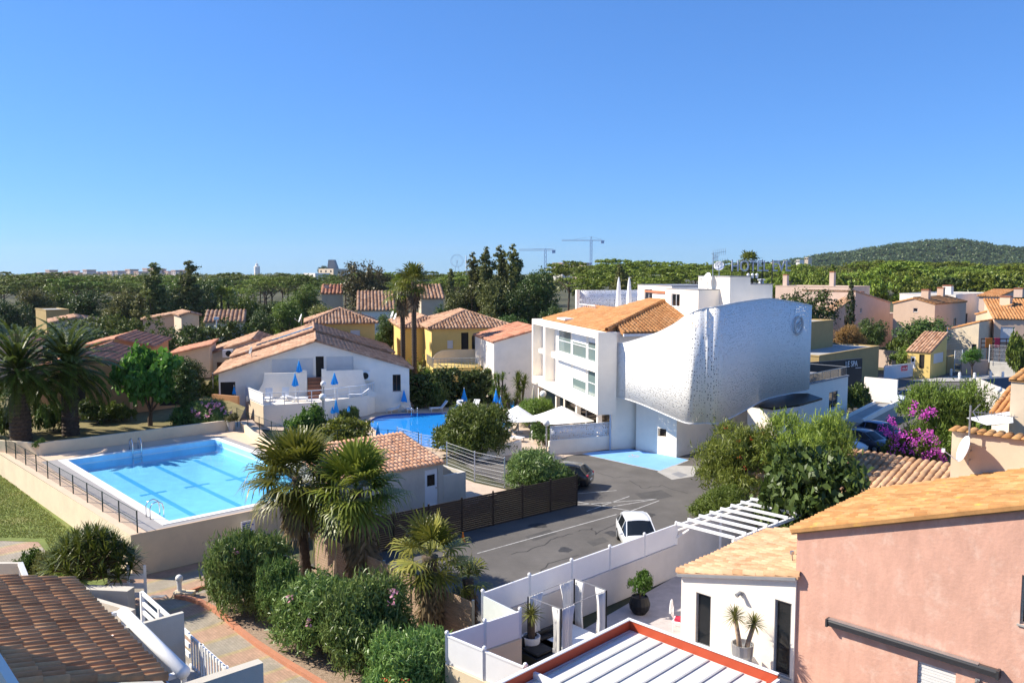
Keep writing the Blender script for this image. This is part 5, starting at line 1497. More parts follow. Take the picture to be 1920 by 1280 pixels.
M['letter']=mat('brushed_letter_metal',(.46,.47,.52),.35,.08,3,metal=.3)
ls=HW(19.0,12.8,0)
hsx=DY(1370,500,ls.y);hs=thing('roof_sign','grey metal rooftop letters spelling the hotel name above the stair tower','sign',(hsx.x,ls.y,13.0),R(4))
text_mesh('lettering','HOTEL EVE',1.28,M['letter'],hs,(0,0,ZA(ls.y,508.5)-13.0),(PI/2,0,0),.06,.78)
fr=MB()
wd=3.35
for k in range(5): fr.bx(.1+wd*k/4,.02,.0,.16+wd*k/4,.08,2.0)
fr.bx(0,.09,1.05,wd,.13,1.12).bx(0,.09,1.7,wd,.13,1.76);fr.build('support_frame',M['black'],hs)
for k in range(3):
    t=thing('floodlight','white roof floodlight below the lettering, %s of three'%('left','middle','right')[k],'floodlight',(hsx.x+1.35+.35*k,ls.y-.3,13.06))
    MB().ball((0,0,.72),.13,10,6).lathe([(.08,.45),(.12,.6)],10).build('lamp_head',M['whitepaint'],t);MB().tube([(0,0,0),(0,0,.5)],.03,6).build('stem',M['black'],t)
vt=thing('roof_vent','small white roof vent right of the floodlights','vent',DY(1427,534,ls.y+.6))
MB().lathe([(.2,-.1),(.2,.35),(.34,.4),(.34,.46),(.02,.5)],12).build('cowl',M['whitepaint'],vt)
# ================================================================ spa wing
zs=4.0
kw=Vector((32.4,78.4,0));dl=Vector((-.707,-.707,0));
spa=thing('spa_wing','low white hotel wing with dark framed window right of the curved screen','building',kw,R(-45))
mb=MB();Wd=14
face_wall(mb,(0,-13,0),(0,1,0),(1,0,0),13,zs,[(8.9,1.3,1.9,1.55)])
mb.bx(-.001-8,-13,0,-.2,-.001,zs-.02);face_wall(mb,(0,0,0),(-1,0,0),(0,1,0),8,zs,[])
mb.add([(-8,-13,zs),(0,-13,zs),(0,0,zs),(-8,0,zs)],[(0,1,2,3)]);mb.build('wall',M['white'],spa)
opening(spa,(0,-13,0),(0,1,0),(1,0,0),8.9,1.3,1.9,1.55,'wingrey')
MB().bx(-8.1,-13.1,zs+.003,.08,.08,zs+.12).build('roof_edge',M['grey'],spa)
grl=MB().bx(-.1,-12.6,zs+.9,-.04,-.3,zs+.95).bx(-6,-.16,zs+.9,-.1,-.1,zs+.95)
for k in range(8): grl.bx(-.09,-12.6+1.75*k,zs+.12,-.05,-12.56+1.75*k,zs+.9)
grl.build('railing',M['steel'],spa)
M['glassrail']=glassmat('smoked_glass',(.05,.06,.065),.05,.6)
MB().bx(-.08,-12.5,zs+.15,-.065,-.35,zs+.88).build('glass_panel',M['glassrail'],spa)
# low dark roofed annex
an=thing('annex','small white annex with flat black roof beneath the curved screen','building',(0,0,0))
q=[G(*p,3.9) for p in((1402,757),(1440,738.5),(1514,737),(1541,746),(1499,758),(1450,765))]
c=sum(q,Vector())/6
MB().prism([p.xy for p in q],0,3.76).build('wall',M['white'],an);MB().prism([(c+(p-c)*1.015).xy for p in q],3.762,3.9).build('roof',M['black'],an)
# black sign wall
Ys=84;sa=DY(1583,700,Ys);sbx=DY(1616,700,Ys+1.2)
sw=thing('sign_wall','tall black wall with white spa lettering behind the white wing','sign',(sa.x,Ys,0),math.atan2(1.2,sbx.x-sa.x))
w_=(sbx-sa).xy.length;zt_=ZA(Ys,674)
MB().bx(0,0,0,w_,.3,zt_).bx(-6.2,0,zt_-1.5,-.001,.3,zt_-.05).build('panel',M['dark'],sw)
text_mesh('lettering','LE SPA',.86,M['whitepaint'],sw,(.1,-.03,ZA(Ys,688)),(PI/2,0,0),.02,.72)
lw=MB().bx(w_*.62,-.02,ZA(Ys,692),w_*.95,-.002,ZA(Ys,690.5));lw.build('underline_text',M['letter'],sw)
# ================================================================ right foreground: walled courtyard, white house, pink house
ER=Vector((.707,-.707,0));EF=Vector((.707,.707,0));R45=R(-45)
sheet('courtyard_paving',[(-2.0,25.4),(7.4,36.6),(13,41.5),(14.5,38),(6.4,29.8),(9,27),(12,20),(2,20)],.03,mat('crazy_paving',(.50,.45,.43),.85,.14,2.2,.4,6,stain=((.36,.33,.32),.4)))
# boundary wall with white panels
M['panel']=mat('white_pvc_panel',(.76,.76,.78),.4,.03,2)
def panel_fence(name,label,pts,zt,zm,npan,base='cream',th=.12):
    t=thing(name,label,'fence',(pts[0].x,pts[0].y,0))
    o=t.location
    for i,(a,b) in enumerate(zip(pts,pts[1:])):
        a=Vector((a.x,a.y,0))-o;b=Vector((b.x,b.y,0))-o;n=npan[i]
        w=MB();w.beam(a+Vector((0,0,zm/2)),b+Vector((0,0,zm/2)),th*1.6,zm);w.build('masonry_base',M[base],t)
        for k in range(n):
            p=a.lerp(b,k/n);q=a.lerp(b,(k+1)/n);d=(q-p).normalized()
            MB().beam(p+d*.06+Vector((0,0,(zm+zt)/2+.005)),q-d*.06+Vector((0,0,(zm+zt)/2+.005)),.05,zt-zm-.012).beam(p+d*.06+Vector((0,0,zt+.02)),q-d*.06+Vector((0,0,zt+.02)),.08,.05).build('panel',M['panel'],t)
        for k in range(n+(1 if i==len(pts)-2 else 0)):
            p=a.lerp(b,k/n);MB().bc((p.x,p.y,(zt+zm)/2+.03),(.11,.11,zt-zm+.12)).ball((p.x,p.y,zt+.12),.075,8,5).build('post',M['whitepaint'],t)
    return t
zt,zm=2.4,1.5
V1,V2,V3,V4,V5,V6=[G(u,v,zt) for u,v in((1268,984),(905,1113),(975,1147),(838,1192),(985,1253),(1090,1304))]
M['wallgrey']=mat('pale_grey_wall',(.60,.56,.53),.85,.07,.9,.2,30,stain=((.45,.42,.4),.3))
panel_fence('panel_fence','long white panelled fence on a pale wall along the car park',[V1,V2],zt,zm,[5],'wallgrey')
panel_fence('panel_fence','white panelled fence on a cream wall at the near courtyard corner',[V3,V4,V5,V6],zt,zm,[2,2,1],'cream')
M['frost']=mat('frosted_panel',(.62,.66,.64),.3,.05,2)
fp=thing('frosted_panel','frosted white screen panel dappled with palm shade in the fence corner','fence',(V2.x,V2.y,0))
MB().beam(Vector((0,0,1.45)),V3-Vector((V2.x,V2.y,zt))+Vector((0,0,1.45)),.05,1.8).build('sheet',M['frost'],fp);MB().bx(-.05,-.05,0,.05,.05,2.4).build('post',M['steel'],fp)
VX=G(1425,932,zt)
wall('courtyard_wall','pale wall below the white pergola beams',[V1,VX+(VX-V1).normalized()*2.5],0,2.1,.2,'wallgrey')
# pergola
pg=thing('pergola','white pergola of nine slanted beams between wall and tiled white house','pergola',(V1.x,V1.y,0))
dv=(VX-V1);dv.z=0
for k in range(9):
    a=dv*(k/8);MB().beam(a+Vector((0,0,2.5)),a+ER*3.0+Vector((0,0,2.5)),.075,.13).build('beam',M['whitepaint'],pg)
MB().beam(Vector((0,0,2.34)),dv*1.05+Vector((0,0,2.34)),.12,.14).beam(ER*2.9+Vector((0,0,2.34)),dv*1.05+ER*2.9+Vector((0,0,2.34)),.12,.14).build('carrier',M['whitepaint'],pg)
for k in(0,.5,1):
    a=dv*k;MB().bc((a.x,a.y,1.13),(.12,.12,2.26)).build('post',M['whitepaint'],pg)
MB().beam((0,0,1.8),ER*.7+Vector((0,0,2.38)),.08,.08).build('brace',M['whitepaint'],pg)
# white house
O=G(1278,1075,2.75);O.z=0
LW=along(Vector((O.x,O.y,2.75)),ER,1491);Kw=O+ER*LW
WW=(G(1430,995,2.75)-G(1278,1075,2.75)).length
def fz(P0,d,u,v): s=along(P0,d,u);return s,ZA((P0+d*s).y,v)
s0,_=fz(O,ER,1303,1120);s1,_=fz(O,ER,1331,1120);z1=fz(O,ER,1316,1113)[1]
s2,_=fz(O,ER,1449,1125);s3,_=fz(O,ER,1480,1128);z3=fz(O,ER,1465,1127)[1]
wh=house('white_house','small white rendered house with sandy tiled roof and two tall grey framed windows','house',Kw,LW,WW,2.7,R45,'white',roof='x+',p=.24,tile='tile_sand',cw=.26,ch=.42,over=.12,hgt=.62,
  ops=[('f',s0,.25,s1-s0,z1-.25,'wingrey'),('f',s2,.25,s3-s2,z3-.25,'wingrey')])
MB().bx(.4,-.0,2.9,1,-.005,2.91)
c=wh
ff=MB().beam((-.12,-.14,2.76-.06),(LW+.05,-.14,2.76+.24*LW-.03),.03,.1);ff.build('verge_strip',M['grey'],wh)
wl=thing('wall_lamp','small grey wall spotlight on the white house between its two windows','lamp',O+ER*(along(O,ER,1387))+Vector((0,0,fz(O,ER,1387,1112)[1]))-EF*.02,R45)
MB().bx(-.07,-.06,-.05,.07,0,.09).build('bracket',M['steel'],wl);MB().tube([(0,-.06,.06),(-.05,-.24,-.02)],[.06,.08],10).build('lamp_head',M['grey'],wl)
# satellite dish lying dark at the junction with the pink wall
dk=G(1468,1040,3.3)
dish('dark grey satellite dish on the sandy tiled roof against the pink wall',O+ER*(LW-.62)+EF*2.0+Vector((0,0,3.5)),R(200),.62,R(62),.2,'dark')
# pink house
Op=G(1495,991,5.45);Op.z=0
Wp=(G(1639,919,5.35)-G(1495,991,5.35)).length
Lp=9.5;Kp=Op+ER*Lp
su0,zu1=fz(Op,ER,1897,1077);_,zu0=fz(Op,ER,1895,1168)
sd0,zd1=fz(Op,ER,1715,1238);sd1,_=fz(Op,ER,1786,1238)
ph=house('pink_house','large salmon pink rendered house with golden tiled roof filling the right corner','house',Kp,Lp,Wp,5.3,R45,'pink',roof='x+',p=.33,tile='tile_gold',cw=.26,ch=.42,over=.14,hgt=.62,
  ops=[('f',su0,zu0,1.3,zu1-zu0,'winbeige'),('f',sd0,.2,sd1-sd0,zd1-.2,'shut')])
MB().beam((-.15,-.16,5.37),(Lp,-.16,5.37+.33*Lp+.04),.03,.12).build('verge_trim',M['tile_gold'],ph)
sa0,za0=fz(Op,ER,1548,1166);sa1,za1=fz(Op,ER,1866,1254)
aw2=thing('awning_cassette','closed dark grey awning cassette mounted across the pink wall','awning',Op-EF*.02,R45)
M['awgrey']=mat('anthracite_metal',(.045,.045,.05),.35,.08,3)
zA=(za0+za1)/2
cas=MB();prof=[(-.02,.10),(-.2,.13),(-.25,.06),(-.22,-.1),(-.12,-.14),(-.02,-.1)]
vs=[(x,y,z+zA) for x in(sa0+.1,sa1) for y,z in prof];m_=len(prof)
cas.add(vs,[tuple(range(m_)),tuple(range(2*m_-1,m_-1,-1))]+[(i,m_+i,m_+(i+1)%m_,(i+1)%m_) for i in range(m_)]);cas.build('cassette',M['awgrey'],aw2)
MB().bx(sa0+.1,-.23,zA+.115,sa1-.5,-.03,zA+.135).build('top_trim',M['steel'],aw2)
for x in(sa0+.05,sa1): MB().bx(x-.03,-.26,zA-.13,x+.04,-.015,zA+.12).build('end_cap',M['awgrey'],aw2)
sl_,zl=fz(Op,ER,1827,1272)
wl=thing('wall_lamp','small wall lamp low on the pink wall below the awning end','lamp',Op+ER*sl_+Vector((0,0,zl-.1))-EF*.02,R45)
MB().bx(-.06,-.05,0,.06,0,.12).build('bracket',M['grey'],wl);MB().tube([(0,-.05,.06),(0,-.14,.02)],.05,8).build('lamp_head',M['steel'],wl)
# upper beige block behind with dish and aerial
Od=Op+EF*(Wp+.25)
sA=along(Od,ER,1767);PA=Od+ER*sA
zTop=ZA(PA.y,808)
ub=thing('upper_block','beige rendered upper storey wall with tiled coping behind the golden roof','building',PA,R45)
MB().bx(0,0,4.5,7,.3,zTop).build('wall',M['beige'],ub)
V,F=tiles((-.1,-.12,zTop+.03),(1,0,0),Vector((0,1,.12)).normalized(),7.1,.55,.3,.5,None,3,.3);link('coping',npmesh('coping_tiles',V,F,M['tile_gold']),ub)
MB().beam((-.3,-.06,5.35+.33*sA+.06-.1),(7,-.06,5.35+.33*(sA+7)+.12),.1,.09).build('flashing',M['steel'],ub)
sdh=along(PA,ER,1797);zdh=ZA((PA+ER*sdh).y,838)
sd_=thing('satellite_dish','white satellite dish casting its shadow on the beige upper wall','satellite dish',PA+ER*sdh-EF*.45+Vector((0,0,zdh)),R45)
mt=Matrix.Rotation(-R45,4,'Z')@Vector((-.92,.22,.32)).to_track_quat('Z','Y').to_matrix().to_4x4()
r=.5
MB().lathe([(.001,-.07),(r*.4,-.06),(r*.75,-.03),(r,.03),(r,.045),(r*.75,-.01),(r*.4,-.04),(.001,-.05)],24,(0,0,0),0,mt).build('reflector',M['whitepaint'],sd_,smooth=True)
tip=mt@Vector((0,-.3,.62))
MB().tube([mt@Vector((0,-.48,.03)),tip],.018,6).bc(tip,(.1,.08,.14)).build('feed_arm',M['whitepaint'],sd_)
MB().tube([mt@Vector((0,0,-.06)),(.12,.2,-.1),(.12,.43,-.1)],.03,6).build('bracket',M['steel'],sd_)
sm_=along(PA,ER,1803);zm0=ZA((PA+ER*sm_).y,868);zm1=ZA((PA+ER*sm_).y,758)
an_=thing('roof_aerial','tall yagi television aerial on a mast bracketed to the beige wall','antenna',PA+ER*sm_-EF*.3+Vector((0,0,zm0)),R45)
MB().tube([(0,0,0),(0,0,zm1-zm0)],.035,8).build('mast',M['steel'],an_)
y=MB();zt2=zm1-zm0-.22;y.beam((-.05,0,zt2),(1.45,.25,zt2-.06),.025,.025)
for k in range(12): 
    q=Vector((.25+.1*k,.05+.017*k,zt2-.01*k/2));y.beam(q-Vector((.0,.0,.09)),q+Vector((0,0,.09)),.012,.012)
for a in(-1,1):
    y.beam((.08,0,zt2),(.3,.0,zt2+a*.3),.03,.03)
y.build('yagi',M['steel'],an_)
MB().beam((0,0,.7),(.0,.28,.7),.03,.03).beam((0,0,.15),(0,.28,.15),.03,.03).beam((0,.0,.72),(.45,.28,.7),.02,.02).build('bracket',M['steel'],an_)
# canopy with red upstand and ribbed white roof
Cn=G(1183,1160,2.6)
cp=thing('carport_roof','flat ribbed white canopy roof edged with a red upstand','canopy',(Cn.x,Cn.y,0),R45)
LL=(G(1460,1255,2.6)-Cn).length;WWc=7
rm=MB();rm.bx(-.1,-.06,2.22,LL+.1,0,2.58).bx(-.06,-WWc,2.22,0,-.061,2.58).bx(LL,-WWc,2.22,LL+.1,-.061,2.5);rm.build('red_upstand',M['red'],cp)
MB().bx(-.11,-.09,2.583,LL+.11,.02,2.62).bx(-.1,-WWc,2.583,.02,-.091,2.62).build('edge_trim',M['whitepaint'],cp)
M['rib']=mat('ribbed_sheet',(.72,.71,.68),.6,.1,1.2,stain=((.55,.53,.48),.35))
M['ribgrey']=mat('dull_grey_rib',(.42,.42,.42),.6,.12,2)
MB().bx(.01,-WWc,2.2,LL-.01,-.07,2.26).build('sheet',M['rib'],cp)
for k in range(9):
    x=.12+(LL-.2)*k/8.6;MB().bx(x,-WWc,2.263,x+.065,-.12,2.295).build('rib',M['ribgrey'],cp)
for x,y in((.02,-.2),(LL-.15,-.2)): MB().bx(x,y,0,x+.12,y+.12,2.19).build('post',M['whitepaint'],cp)
MB().bx(LL+.11,-WWc,1.3,LL+.2,-.1,2.5).build('side_fascia',M['panel'],cp)
fc=thing('front_wall','white wall end under the red edged canopy beside the panelled fence','wall',(0,0,0))
a=G(1000,1240,2.6)-EF*.1;MB().beam(Vector((a.x,a.y,1.2))-EF*.1,Vector((a.x,a.y,1.2))+ER*3-EF*.1,.1,2.5).build('panel',M['panel'],fc)
# gazebo with tied curtains and day bed
gz=thing('garden_gazebo','slim black gazebo frame hung with tied white curtains in the courtyard','gazebo',(0,0,0))
gp_=[G(990,1118,2.2),G(1077,1084,2.2),G(1137,1106,2.2),G(1052,1141,2.2)]
for p in gp_: MB().bc((p.x,p.y,1.1),(.05,.05,2.2)).build('post',M['black'],gz)
g=random.Random(4)
for a,b in zip(gp_,gp_[1:]+gp_[:1]): MB().beam(a,b,.018,.018).build('rail',M['grey'],gz)
def curtain(a,b,f0,f1,tie):
    mb=MB();n=14;rows=[(0,1),(.25,.8),(.55,tie),(.75,tie*1.1),(1,tie*1.25)]
    d=(b-a).normalized();s=Vector((-d.y,d.x,0));L=(b-a).length;vs=[];fs=[]
    for z,wf in rows:
        for k in range(n+1):
            t=k/n;x=(f0+(f1-f0)*t*wf)*L;q=a+d*x+s*(.05*math.sin(k*2.3)*(.6+.4*wf));vs.append((q.x,q.y,2.17-2.05*z))
    for j in range(len(rows)-1):
        for k in range(n): fs.append((j*(n+1)+k,j*(n+1)+k+1,(j+1)*(n+1)+k+1,(j+1)*(n+1)+k))
    mb.add(vs,fs);o=mb.build('curtain',M['curtain'],gz,smooth=True);o.modifiers.new('cloth','SOLIDIFY').thickness=.02
for a,b,w in((0,1,.2),(1,0,.22),(1,2,.2),(2,1,.22),(2,3,.1),(3,2,.18),(3,0,.14)): curtain(gp_[a],gp_[b],.03,w+.1,.75)
db=thing('day_bed','low day bed with white cushions and red underside in the gazebo','day bed',sum(gp_,Vector())/4-Vector((0,0,2.2)),R(42))
MB().bx(-1.0,-.7,.05,1.0,.7,.28).build('base',M['red'],db);MB().bx(-1.05,-.75,.285,1.05,.75,.5).build('mattress',M['canvas'],db,bevel=.05);MB().bx(-1,.4,.505,-.2,.7,.62).build('cushion',M['black'],db,bevel=.04)
sf_=thing('black_sofa','low black lounge platform beside the gazebo, behind the red canopy edge','sofa',G(1030,1215,.3)-Vector((0,0,.3)),R(42))
MB().bx(-1.1,-.5,.05,1.1,.5,.4).build('seat',M['black'],sf_,bevel=.04);MB().bx(-1.1,.5,.05,1.1,.7,.75).build('backrest',M['black'],sf_,bevel=.04);MB().bx(-1.0,-.4,.402,.2,.45,.5).build('cushion',M['black'],sf_,bevel=.04)
pot('round leafy shrub standard in a bulbous black pot in the courtyard',G(1199,1150),.55,.95,m='black',pr=.42,ph=.75,rnd=True,leaf='leaf_bright',stem=.25)
q=rosette_plant('potted_yucca','spiky blue green yucca on a thick stem in a white pot by the fence corner',G(996,1228),[(0,0,1.55)],.55,.025,90,9,'potted plant','leaf_olive',stem_r=.14)
MB().lathe([(.25,0),(.3,.3),(.34,.75),(.3,.75),(.28,.65),(.01,.65)],16).build('pot',M['whitepaint'],q)
q=rosette_plant('potted_dracaena','forked dracaena with two tufts in a grey pot before the white house',O+ER*along(O,ER,1415)-EF*.9+Vector((0,0,.75)),[(-.28,.0,1.55),(.38,.0,1.3)],.46,.016,110,6,'potted plant','leaf_olive',stem_r=.085)
for ch_ in q.children:
    if ch_.name.startswith('stem'): ch_.data.materials[0]=M['woodlight']
MB().bx(-.5,-.5,-.75,.5,.5,-.001).build('plinth',M['white'],q)
MB().lathe([(.3,0),(.36,.25),(.38,.62),(.33,.62),(.3,.5),(.01,.5)],18).build('pot',M['steel'],q)
wc_=thing('wicker_chair','white wire lounge chair with pink cushion at the white house corner','chair',G(1276,1180,.03),R(160))
MB().bx(-.3,-.3,.36,.3,.3,.4).build('seat',M['whitepaint'],wc_);MB().bx(-.22,-.22,.402,.22,.22,.46).build('cushion',M['redcloth'],wc_)
wb=MB()
for k in range(9):
    a=PI*k/8;wb.tube([(.28,0,.4),(.34,.36*math.cos(a),.75),(.38,.4*math.cos(a)*.8,.75+.4*math.sin(a))],.012,5)
wb.tube([(.38,.38*math.cos(PI*k/12),.75+.4*math.sin(PI*k/12)) for k in range(13)],.02,6);wb.build('backrest',M['whitepaint'],wc_)
for x in(-.25,.25):
    for yy in(-.25,.25): MB().tube([(x,yy,0),(x,yy,.36)],.02,6).build('leg',M['whitepaint'],wc_)
# ================================================================ wooden fences and mesh fence by the car park
def plank_fence(name,label,pts,h,m,npan,posts='woodshade'):
    t=thing(name,label,'fence',(pts[0].x,pts[0].y,0));o=t.location
    for i,(a,b) in enumerate(zip(pts,pts[1:])):
        a=Vector((a.x,a.y,0))-o;b=Vector((b.x,b.y,0))-o;n=npan[i]
        for k in range(n):
            p=a.lerp(b,k/n);q=a.lerp(b,(k+1)/n);w=MB();nb=int(h/.115)
            for j in range(nb): w.beam(p+Vector((0,0,.055+j*h/nb)),q+Vector((0,0,.055+j*h/nb)),.03,h/nb*.86)
            w.build('plank_panel',M[m],t);MB().bc((p.x,p.y,h/2+.04),(.1,.1,h+.1)).build('post',M[posts],t)
        MB().bc((b.x,b.y,h/2+.04),(.1,.1,h+.1)).build('post',M[posts],t)
    return t
fA=Vector((3.9,48.35,0));fB=Vector((-9.4,38.0,0));fC=Vector((-1.45,29.6,0))
plank_fence('plank_fence','tall weathered shade-toned plank fence between car park and pool house',[fA,fB+Vector((.1,0,0))],1.85,'woodshade',[8])
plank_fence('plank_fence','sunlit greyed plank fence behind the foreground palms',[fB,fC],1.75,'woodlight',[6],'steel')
mf=thing('mesh_fence','tall white welded mesh fence behind the pool house, left of the leafy shrubs','fence',G(838,881))
def wmesh(root,pts,h,m='whitepaint'):
    o=root.location;w=MB()
    for i,p in enumerate(pts):
        q=p-o;MB().bc((q.x,q.y,h/2),(.08,.08,h)).build('post',M[m],root)
    for a,b in zip(pts,pts[1:]):
        a=a-o;b=b-o;n=int((b-a).length/.1)
        for k in range(n):
            q=a.lerp(b,(k+.5)/n);w.beam(q+Vector((0,0,.05)),q+Vector((0,0,h-.03)),.004,.004)
        for j in range(9): w.beam(a+Vector((0,0,.08+(h-.14)*j/8)),b+Vector((0,0,.08+(h-.14)*j/8)),.010,.018 if j%2==0 else .007)
    w.build('wire_mesh',M[m],root)
wmesh(mf,[G(838,881),G(890,902),G(946,915)],2.05)
mf2=thing('mesh_fence','low white mesh fence along the near rim of the round pool','fence',G(745,824))
wmesh(mf2,[G(745,824),G(790,838),G(836,846)],1.1)
# pool house
Kq=G(831,946);
exq=Vector((math.cos(R(-50)),math.sin(R(-50)),0));eyq=Vector((-exq.y,exq.x,0))
Kr=Vector((Kq.x,Kq.y,0));Wq=7.5;Lq=4.6
Kcorner=Kr-eyq*Wq
he=ZA(Kr.y,868)
sdo=[along(Kcorner,eyq,u) for u in(797,822)]
phs=house('pool_house','small beige pool house with terracotta lean-to roof and white half glazed door','house',Kcorner,Lq,Wq,he,R(-50),'greige',roof='x-',p=.22,tile='tile_peach',cw=.27,ch=.4,over=.12,ops=[('r',sdo[0],.08,sdo[1]-sdo[0],ZA(Kr.y-1,883)-.08,'door')])
wall('yard_wall','low grey yard wall attached right of the pool house',[Kr+eyq*.05-exq*.05,Kr+eyq*1.75-exq*.05,Kr+eyq*1.75-exq*2.4],0,1.75,.2,'greige')
sheet('yard_path',[G(873,952).xy,G(950,918).xy,G(890,905).xy,G(850,890).xy],.02,M['pavlight'])
# ================================================================ cars
def car(label,p,heading,m,L=4.2,W=1.76,H=1.5,hatch=True,group=None,roofm=None):
    t=thing('parked_car',label,'car',p,math.atan2(heading.y,heading.x),group)
    h=L/2
    kx=L/4.2;kw=W/1.76
    if hatch: ST_=[(-2.1,.42,.76,.78,.70,.58),(-2.05,.29,.90,.94,.80,.66),(-1.95,.23,.96,1.01,.85,.70),(-1.50,.2,.975,H-.07,.88,.60),(-1.2,.2,.975,H-.01,.885,.615),(-.7,.2,.97,H+.015,.885,.625),(-.2,.2,.96,H+.01,.885,.625),(.18,.2,.95,H-.045,.88,.605),(1.1,.2,.925,.97,.87,.74),(1.4,.2,.89,.93,.855,.70),(1.75,.22,.80,.84,.82,.66),(1.98,.27,.68,.72,.74,.58),(2.08,.33,.58,.62,.62,.5),(2.1,.40,.52,.54,.5,.42)]
    else: ST_=[(-2.1,.42,.80,.82,.70,.58),(-2.02,.28,.92,.96,.82,.70),(-1.5,.22,.96,1.0,.86,.72),(-.85,.2,.97,H-.06,.88,.58),(-.4,.2,.965,H,.885,.61),(.2,.2,.95,H-.05,.88,.60),(1.05,.2,.925,.97,.87,.74),(1.4,.2,.88,.92,.85,.7),(1.8,.23,.77,.81,.8,.64),(2.0,.28,.66,.70,.72,.56),(2.1,.38,.52,.54,.5,.42)]
    rings=[]
    for x,z0,zb_,ztp_,wb_,wt_ in ST_:
        half=[(0,z0),(wb_*.86,z0),(wb_*.98,z0+.14),(wb_*1.0,(z0+zb_)/2+.06),(wb_*.985,zb_-.05),(wb_*.955,zb_),(wt_+.02,ztp_-.045),(wt_-.06,ztp_),(wt_*.5,ztp_+.022),(0,ztp_+.03)]
        rings.append([(x*kx,-w_*kw,z_) for w_,z_ in half]+[(x*kx,w_*kw,z_) for w_,z_ in half[-2:0:-1]])
    n=len(rings[0]);vs=[q for r_ in rings for q in r_]
    ir=next(i for i,q in enumerate(ST_) if q[3]>H-.2);jf=max(i for i,q in enumerate(ST_) if q[3]>H-.2)
    bf_,gf_=[],[]
    for i in range(len(rings)-1):
        for k in range(n):
            k2=(k+1)%n;f_=(i*n+k,(i+1)*n+k,(i+1)*n+k2,i*n+k2)
            side=k in(5,n-6);topf=5<k<n-6
            glass=(side and ir-1<=i<=jf) or (topf and (i==jf or i==ir-1))
            rooff=topf and ir<=i<jf and roofm
            (gf_ if glass or rooff else bf_).append(f_)
    bf_.append(tuple(range(n)));bf_.append(tuple((len(rings)-1)*n+k for k in range(n-1,-1,-1)))
    MB().add(vs,bf_).build('body',M[m],t,smooth=True)
    MB().add(vs,gf_).build('windows',M['glass'],t,smooth=True)
    pl=MB()
    V_=lambda i,k:Vector(rings[i][k])
    for k in(5,n-5):
        k6=k+1 if k==5 else k-1
        for i in range(ir-1,jf+1):
            pl.beam(V_(i,k6),V_(i+1,k6),.05,.035)
        pl.beam(V_(ir+1 if hatch else ir+1,k),V_(ir+1 if hatch else ir+1,k6),.06,.03);pl.beam((V_(jf,k)+V_(jf-1,k))/2,(V_(jf,k6)+V_(jf-1,k6))/2,.06,.03)
    for i in(ir,jf): pl.beam(V_(i,7),V_(i,n-7),.04,.03)
    pl.build('pillars',M[m],t)
    for sx in(-h+.82,h-.85):
        for sy in(-1,1):
            o=MB();y=sy*(.80*W/1.76)
            o.lathe([(.2,-.1),(.31,-.09),(.33,-.04),(.33,.04),(.31,.09),(.2,.1)],18,(0,0,0),0,Matrix.Translation((sx,y,.33))@Matrix.Rotation(PI/2,4,'X'));wo=o.build('wheel',M['black'],t)
            MB().lathe([(.02,-.115),(.19,-.105),(.2,.105),(.02,.115)],12,(0,0,0),0,Matrix.Translation((sx,y,.33))@Matrix.Rotation(PI/2,4,'X')).build('rim',M['steel'],wo)
    for sy in(-1,1):
        MB().bc((h-.14,sy*.56*W/1.76,.66),(.2,.3,.14)).build('headlight',M['globe'],t,bevel=.03)
        MB().bc((-h+.1,sy*.62*W/1.76,.86),(.16,.24,.22)).build('tail_light',M['redcloth'],t,bevel=.03)
        MB().bc((.80,sy*(.98*W/1.76),1.0),(.13,.17,.11)).build('mirror',M[m],t,bevel=.03)
    MB().bx(h-.04,-.26,.38,h+.012,.26,.49).build('number_plate',M['whitepaint'],t);MB().bx(-h-.005,-.26,.55,-h+.03,.26,.66).build('number_plate',M['whitepaint'],t)
    return t
def carpaint(k,c): 
    m,n,l,b=_nt(k);b.inputs['Base Color'].default_value=(*c,1);b.inputs['Roughness'].default_value=.3;b.inputs['Coat Weight'].default_value=.6;b.inputs['Coat Roughness'].default_value=.05;M[k]=m
carpaint('carwhite',(.78,.79,.80));carpaint('carblack',(.012,.012,.014));carpaint('carsilver',(.62,.66,.74));carpaint('cardark',(.03,.04,.07));carpaint('cardkblue',(.03,.08,.22))
car('white hatchback parked by the white panelled fence, windscreen towards the viewer',G(1196,1026),Vector((.02,-1,0)),'carwhite',H=1.5)
car('black car half hidden behind the dome shaped shrub, tail to the right',G(1086,912)+Vector((-1.2,.5,0)),Vector((-.93,.36,0)),'carblack')
car('white car under the trees beside a dark one, behind the tiled shed',Vector((25.6,63.2,0)),Vector((.55,-.83,0)),'carwhite')
car('dark car next to the white one, behind the bougainvillea',Vector((28.2,64.0,0)),Vector((.5,-.86,0)),'cardark')
car('deep blue car in the shade below the ramp, behind the bougainvillea',Vector((31.0,67.5,0)),Vector((.5,-.86,0)),'cardkblue')
car('pale silver blue car on the road right of the white wall',G(1704,757),Vector((-.9,-.44,0)),'carsilver',L=4.4,hatch=False)
car('black car roof showing behind the white wall by the spa sign',Vector((43.5,97,0)),Vector((-.8,.5,0)),'carblack')

